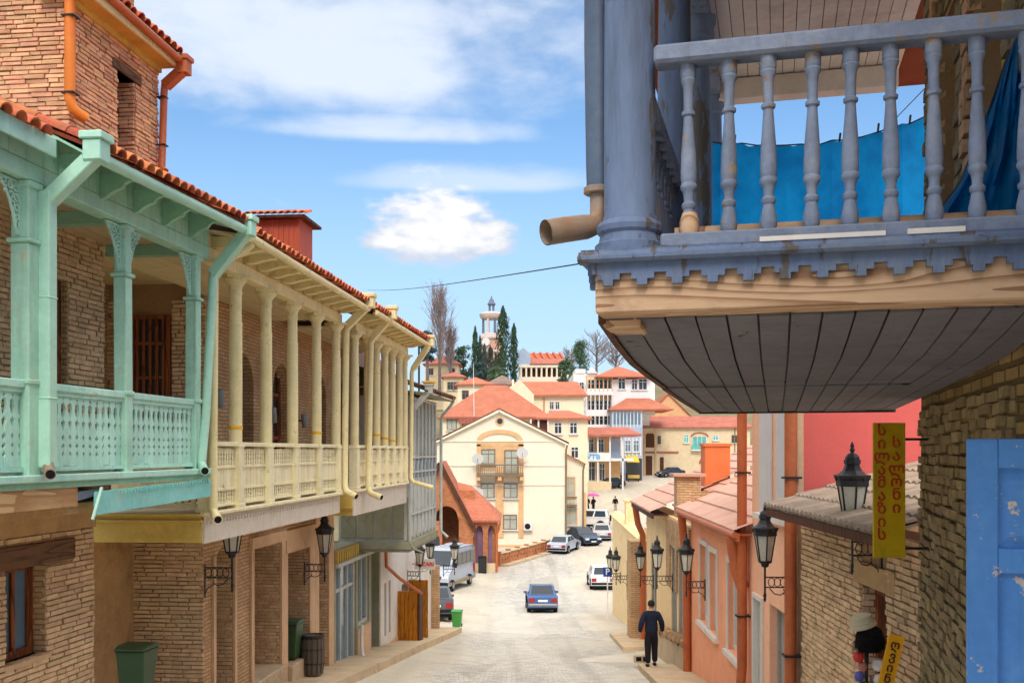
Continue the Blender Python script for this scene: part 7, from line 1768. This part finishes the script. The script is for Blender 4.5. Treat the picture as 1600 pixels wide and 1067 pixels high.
leafy('dark evergreen bush at the foot of the cypresses', 748, 566, 192., 606, 34, LEAFB, n=2600)
leafy('green conifer right of the arcaded hall', 906, 536, 188., 606, 50, LEAFG, True)
leafy('dark evergreen on the skyline beyond the cream roofs', 668, 520, 165., 575, 26, LEAFB, n=2200)
leafy('brownish green bush beside the arcaded hall', 884, 560, 193., 606, 26, LEAFG, n=2000)
leafy('bush in front of the tower foot', 776, 575, 190., 610, 30, LEAFG, n=2200)
def bare(lab, p_, top, D, base, w_, narrow=True, seed=1):
    k = 1600 / D; x = (p_ - 800) / k; H = (base - top) / k; z0 = (705 - base) / k; W = w_ / k / 2
    o = tagtree('poplar_tree' if narrow else 'bare_tree', lab, x, D, z0); rnd = random.Random(seed)
    tr = MB().tube([(0, 0, -2), (0, 0, H * .3), (.1, 0, H * .65), (.05, 0, H)], [.32, .24, .12, .015], 6); build(tr, 'trunk', BARK, o)
    mb = MB()
    def grow(p, d, L, r, depth):
        q = p + d * L * .5 + Vector((rnd.gauss(0, .03), rnd.gauss(0, .03), 0)) * L; e = p + d * L + Vector((0, 0, L * .08))
        mb.tube([p, q, e], [r, r * .75, r * .35], 4, caps=False)
        if depth:
            for i in range(4):
                b_ = p.lerp(e, rnd.uniform(.25, 1)); nd = (d + Vector((rnd.gauss(0, .5), rnd.gauss(0, .5), rnd.uniform(.0, .5)))).normalized()
                grow(b_, nd, L * rnd.uniform(.35, .6), r * .5, depth - 1)
    for i in range(64 if narrow else 40):
        f = rnd.uniform(.16, .95) if narrow else rnd.uniform(.25, .9); th = rnd.uniform(0, 2 * pi)
        up = 3.4 if narrow else .7
        d = Vector((cos(th), sin(th), up)).normalized()
        wf = sin(pi * min(1, f * .8 + .2)) ** .8
        L = (W * wf * 2.5 if narrow else W * 1.0 * (1.2 - f * .6)) * rnd.uniform(.7, 1.1)
        grow(Vector((.05, 0, f * H)), d, min(L, (H * (1.02 - f)) * 1.0 + .6), .07, 2)
    build(mb, 'crown', TWIG, o)
bare('tall bare poplar standing above the grey balcony roof', 687, 458, 168., 606, 46, True, 4)
bare('shorter bare poplar beside the tall one', 704, 515, 170., 606, 26, True, 9)
bare('bare spreading tree on the skyline next to the conifer', 932, 524, 196., 590, 60, False, 6)
bare('bare tree farthest right under the balcony beam', 962, 540, 198., 590, 50, False, 12)
bare('bare tree half hidden behind the arcaded hall', 893, 545, 230., 590, 40, False, 15)
# ================================================================== WIRES, SPOTLIGHTS, SMALL THINGS
cb = tag(build(MB().tube([(-3.1 + (.36 + 3.1) * f, 22.0 + (4.8 - 22.0) * f, 3.46 + (.885 - 3.46) * f - .05 * sin(pi * f)) for f in [i / 24 for i in range(25)]], .0035, 5), 'overhead_cable', RUB), 'thin black cable slung across the street to the blue balcony', 'cable')
tag(build(MB().tube([(6.6, 20.0, 5.7), (6.7, 18, 5.8), (6.6, 15.5, 5.85)], .008, 5), 'overhead_cable', RUB), 'thin wire seen through the blue balcony against the sky', 'cable')
def spot(lab, fr, x, t, z, sgn=1):
    o = thing('wall_spotlight', lab, 'spotlight', fr, x, t, z, 'spotlights on the balcony walls', local=True)
    part(o, 'housing', GREYPL, lambda mb: (mb.lathe([(.06, -.16), (.07, -.15), (.075, .14), (.06, .16)], n=12), mb.xf(Matrix.Rotation(.25, 4, 'X'))), smooth=True)
    part(o, 'bracket', IRON, lambda mb: mb.box(-.16, -.05, -.02, .02, -.02, .02))
spot('grey spotlight on the brick pier behind the mint railing', G, -1.12, 14.35, 1.22)
spot('grey spotlight low behind the middle mint post', G, -1.12, 12.45, 1.5)
spot('grey spotlight behind the first cream column', YF, -1.28, 18.3, .95)
spot('grey spotlight between the arched windows, behind the third cream column', YF, -1.28, 21.2, .75)
spot('grey spotlight behind the fourth cream column', YF, -1.28, 23.4, .7)
spot('grey spotlight near the double drainpipes', YF, -1.28, 26.3, .7)
sl_ = thing('street_lamp', 'curved street lamp top showing over the cream eaves', 'street lamp', W0, -5.45, 60, gz(-5.4, 60), local=True)
hh = (705 - 520) / 1600 * 60 - gz(-5.4, 60)
part(sl_, 'pole', IRON, lambda mb: mb.tube([(0, 0, 0), (0, 0, hh - .6), (.1, 0, hh - .1), (.35, 0, hh + .08), (.6, 0, hh + .02)], .06, 8), smooth=True)
part(sl_, 'lamp_head', IRON, lambda mb: mb.lathe([(.05, .0), (.16, -.05), (.18, -.14), (.05, -.16)], .62, 0, 10, hh + .05), smooth=True)
blk = thing('concrete_block', 'small hollow concrete block lying on the right pavement beside the man', 'block', R, -1.0, 28.3, gz(*R.w(-1.15, 28.3)) + .16, local=True)
part(blk, 'shell', PAVE, lambda mb: wallcells(mb, 'y', -.22, .22, 0, .2, [(-.17, -.02, .04, .17), (.02, .17, .04, .17)], -.1, .1)); pbox(blk, 'hollow', RUB, -.18, .18, -.06, .08, .03, .18)  # black box behind the holes, its colour standing for the shade in them
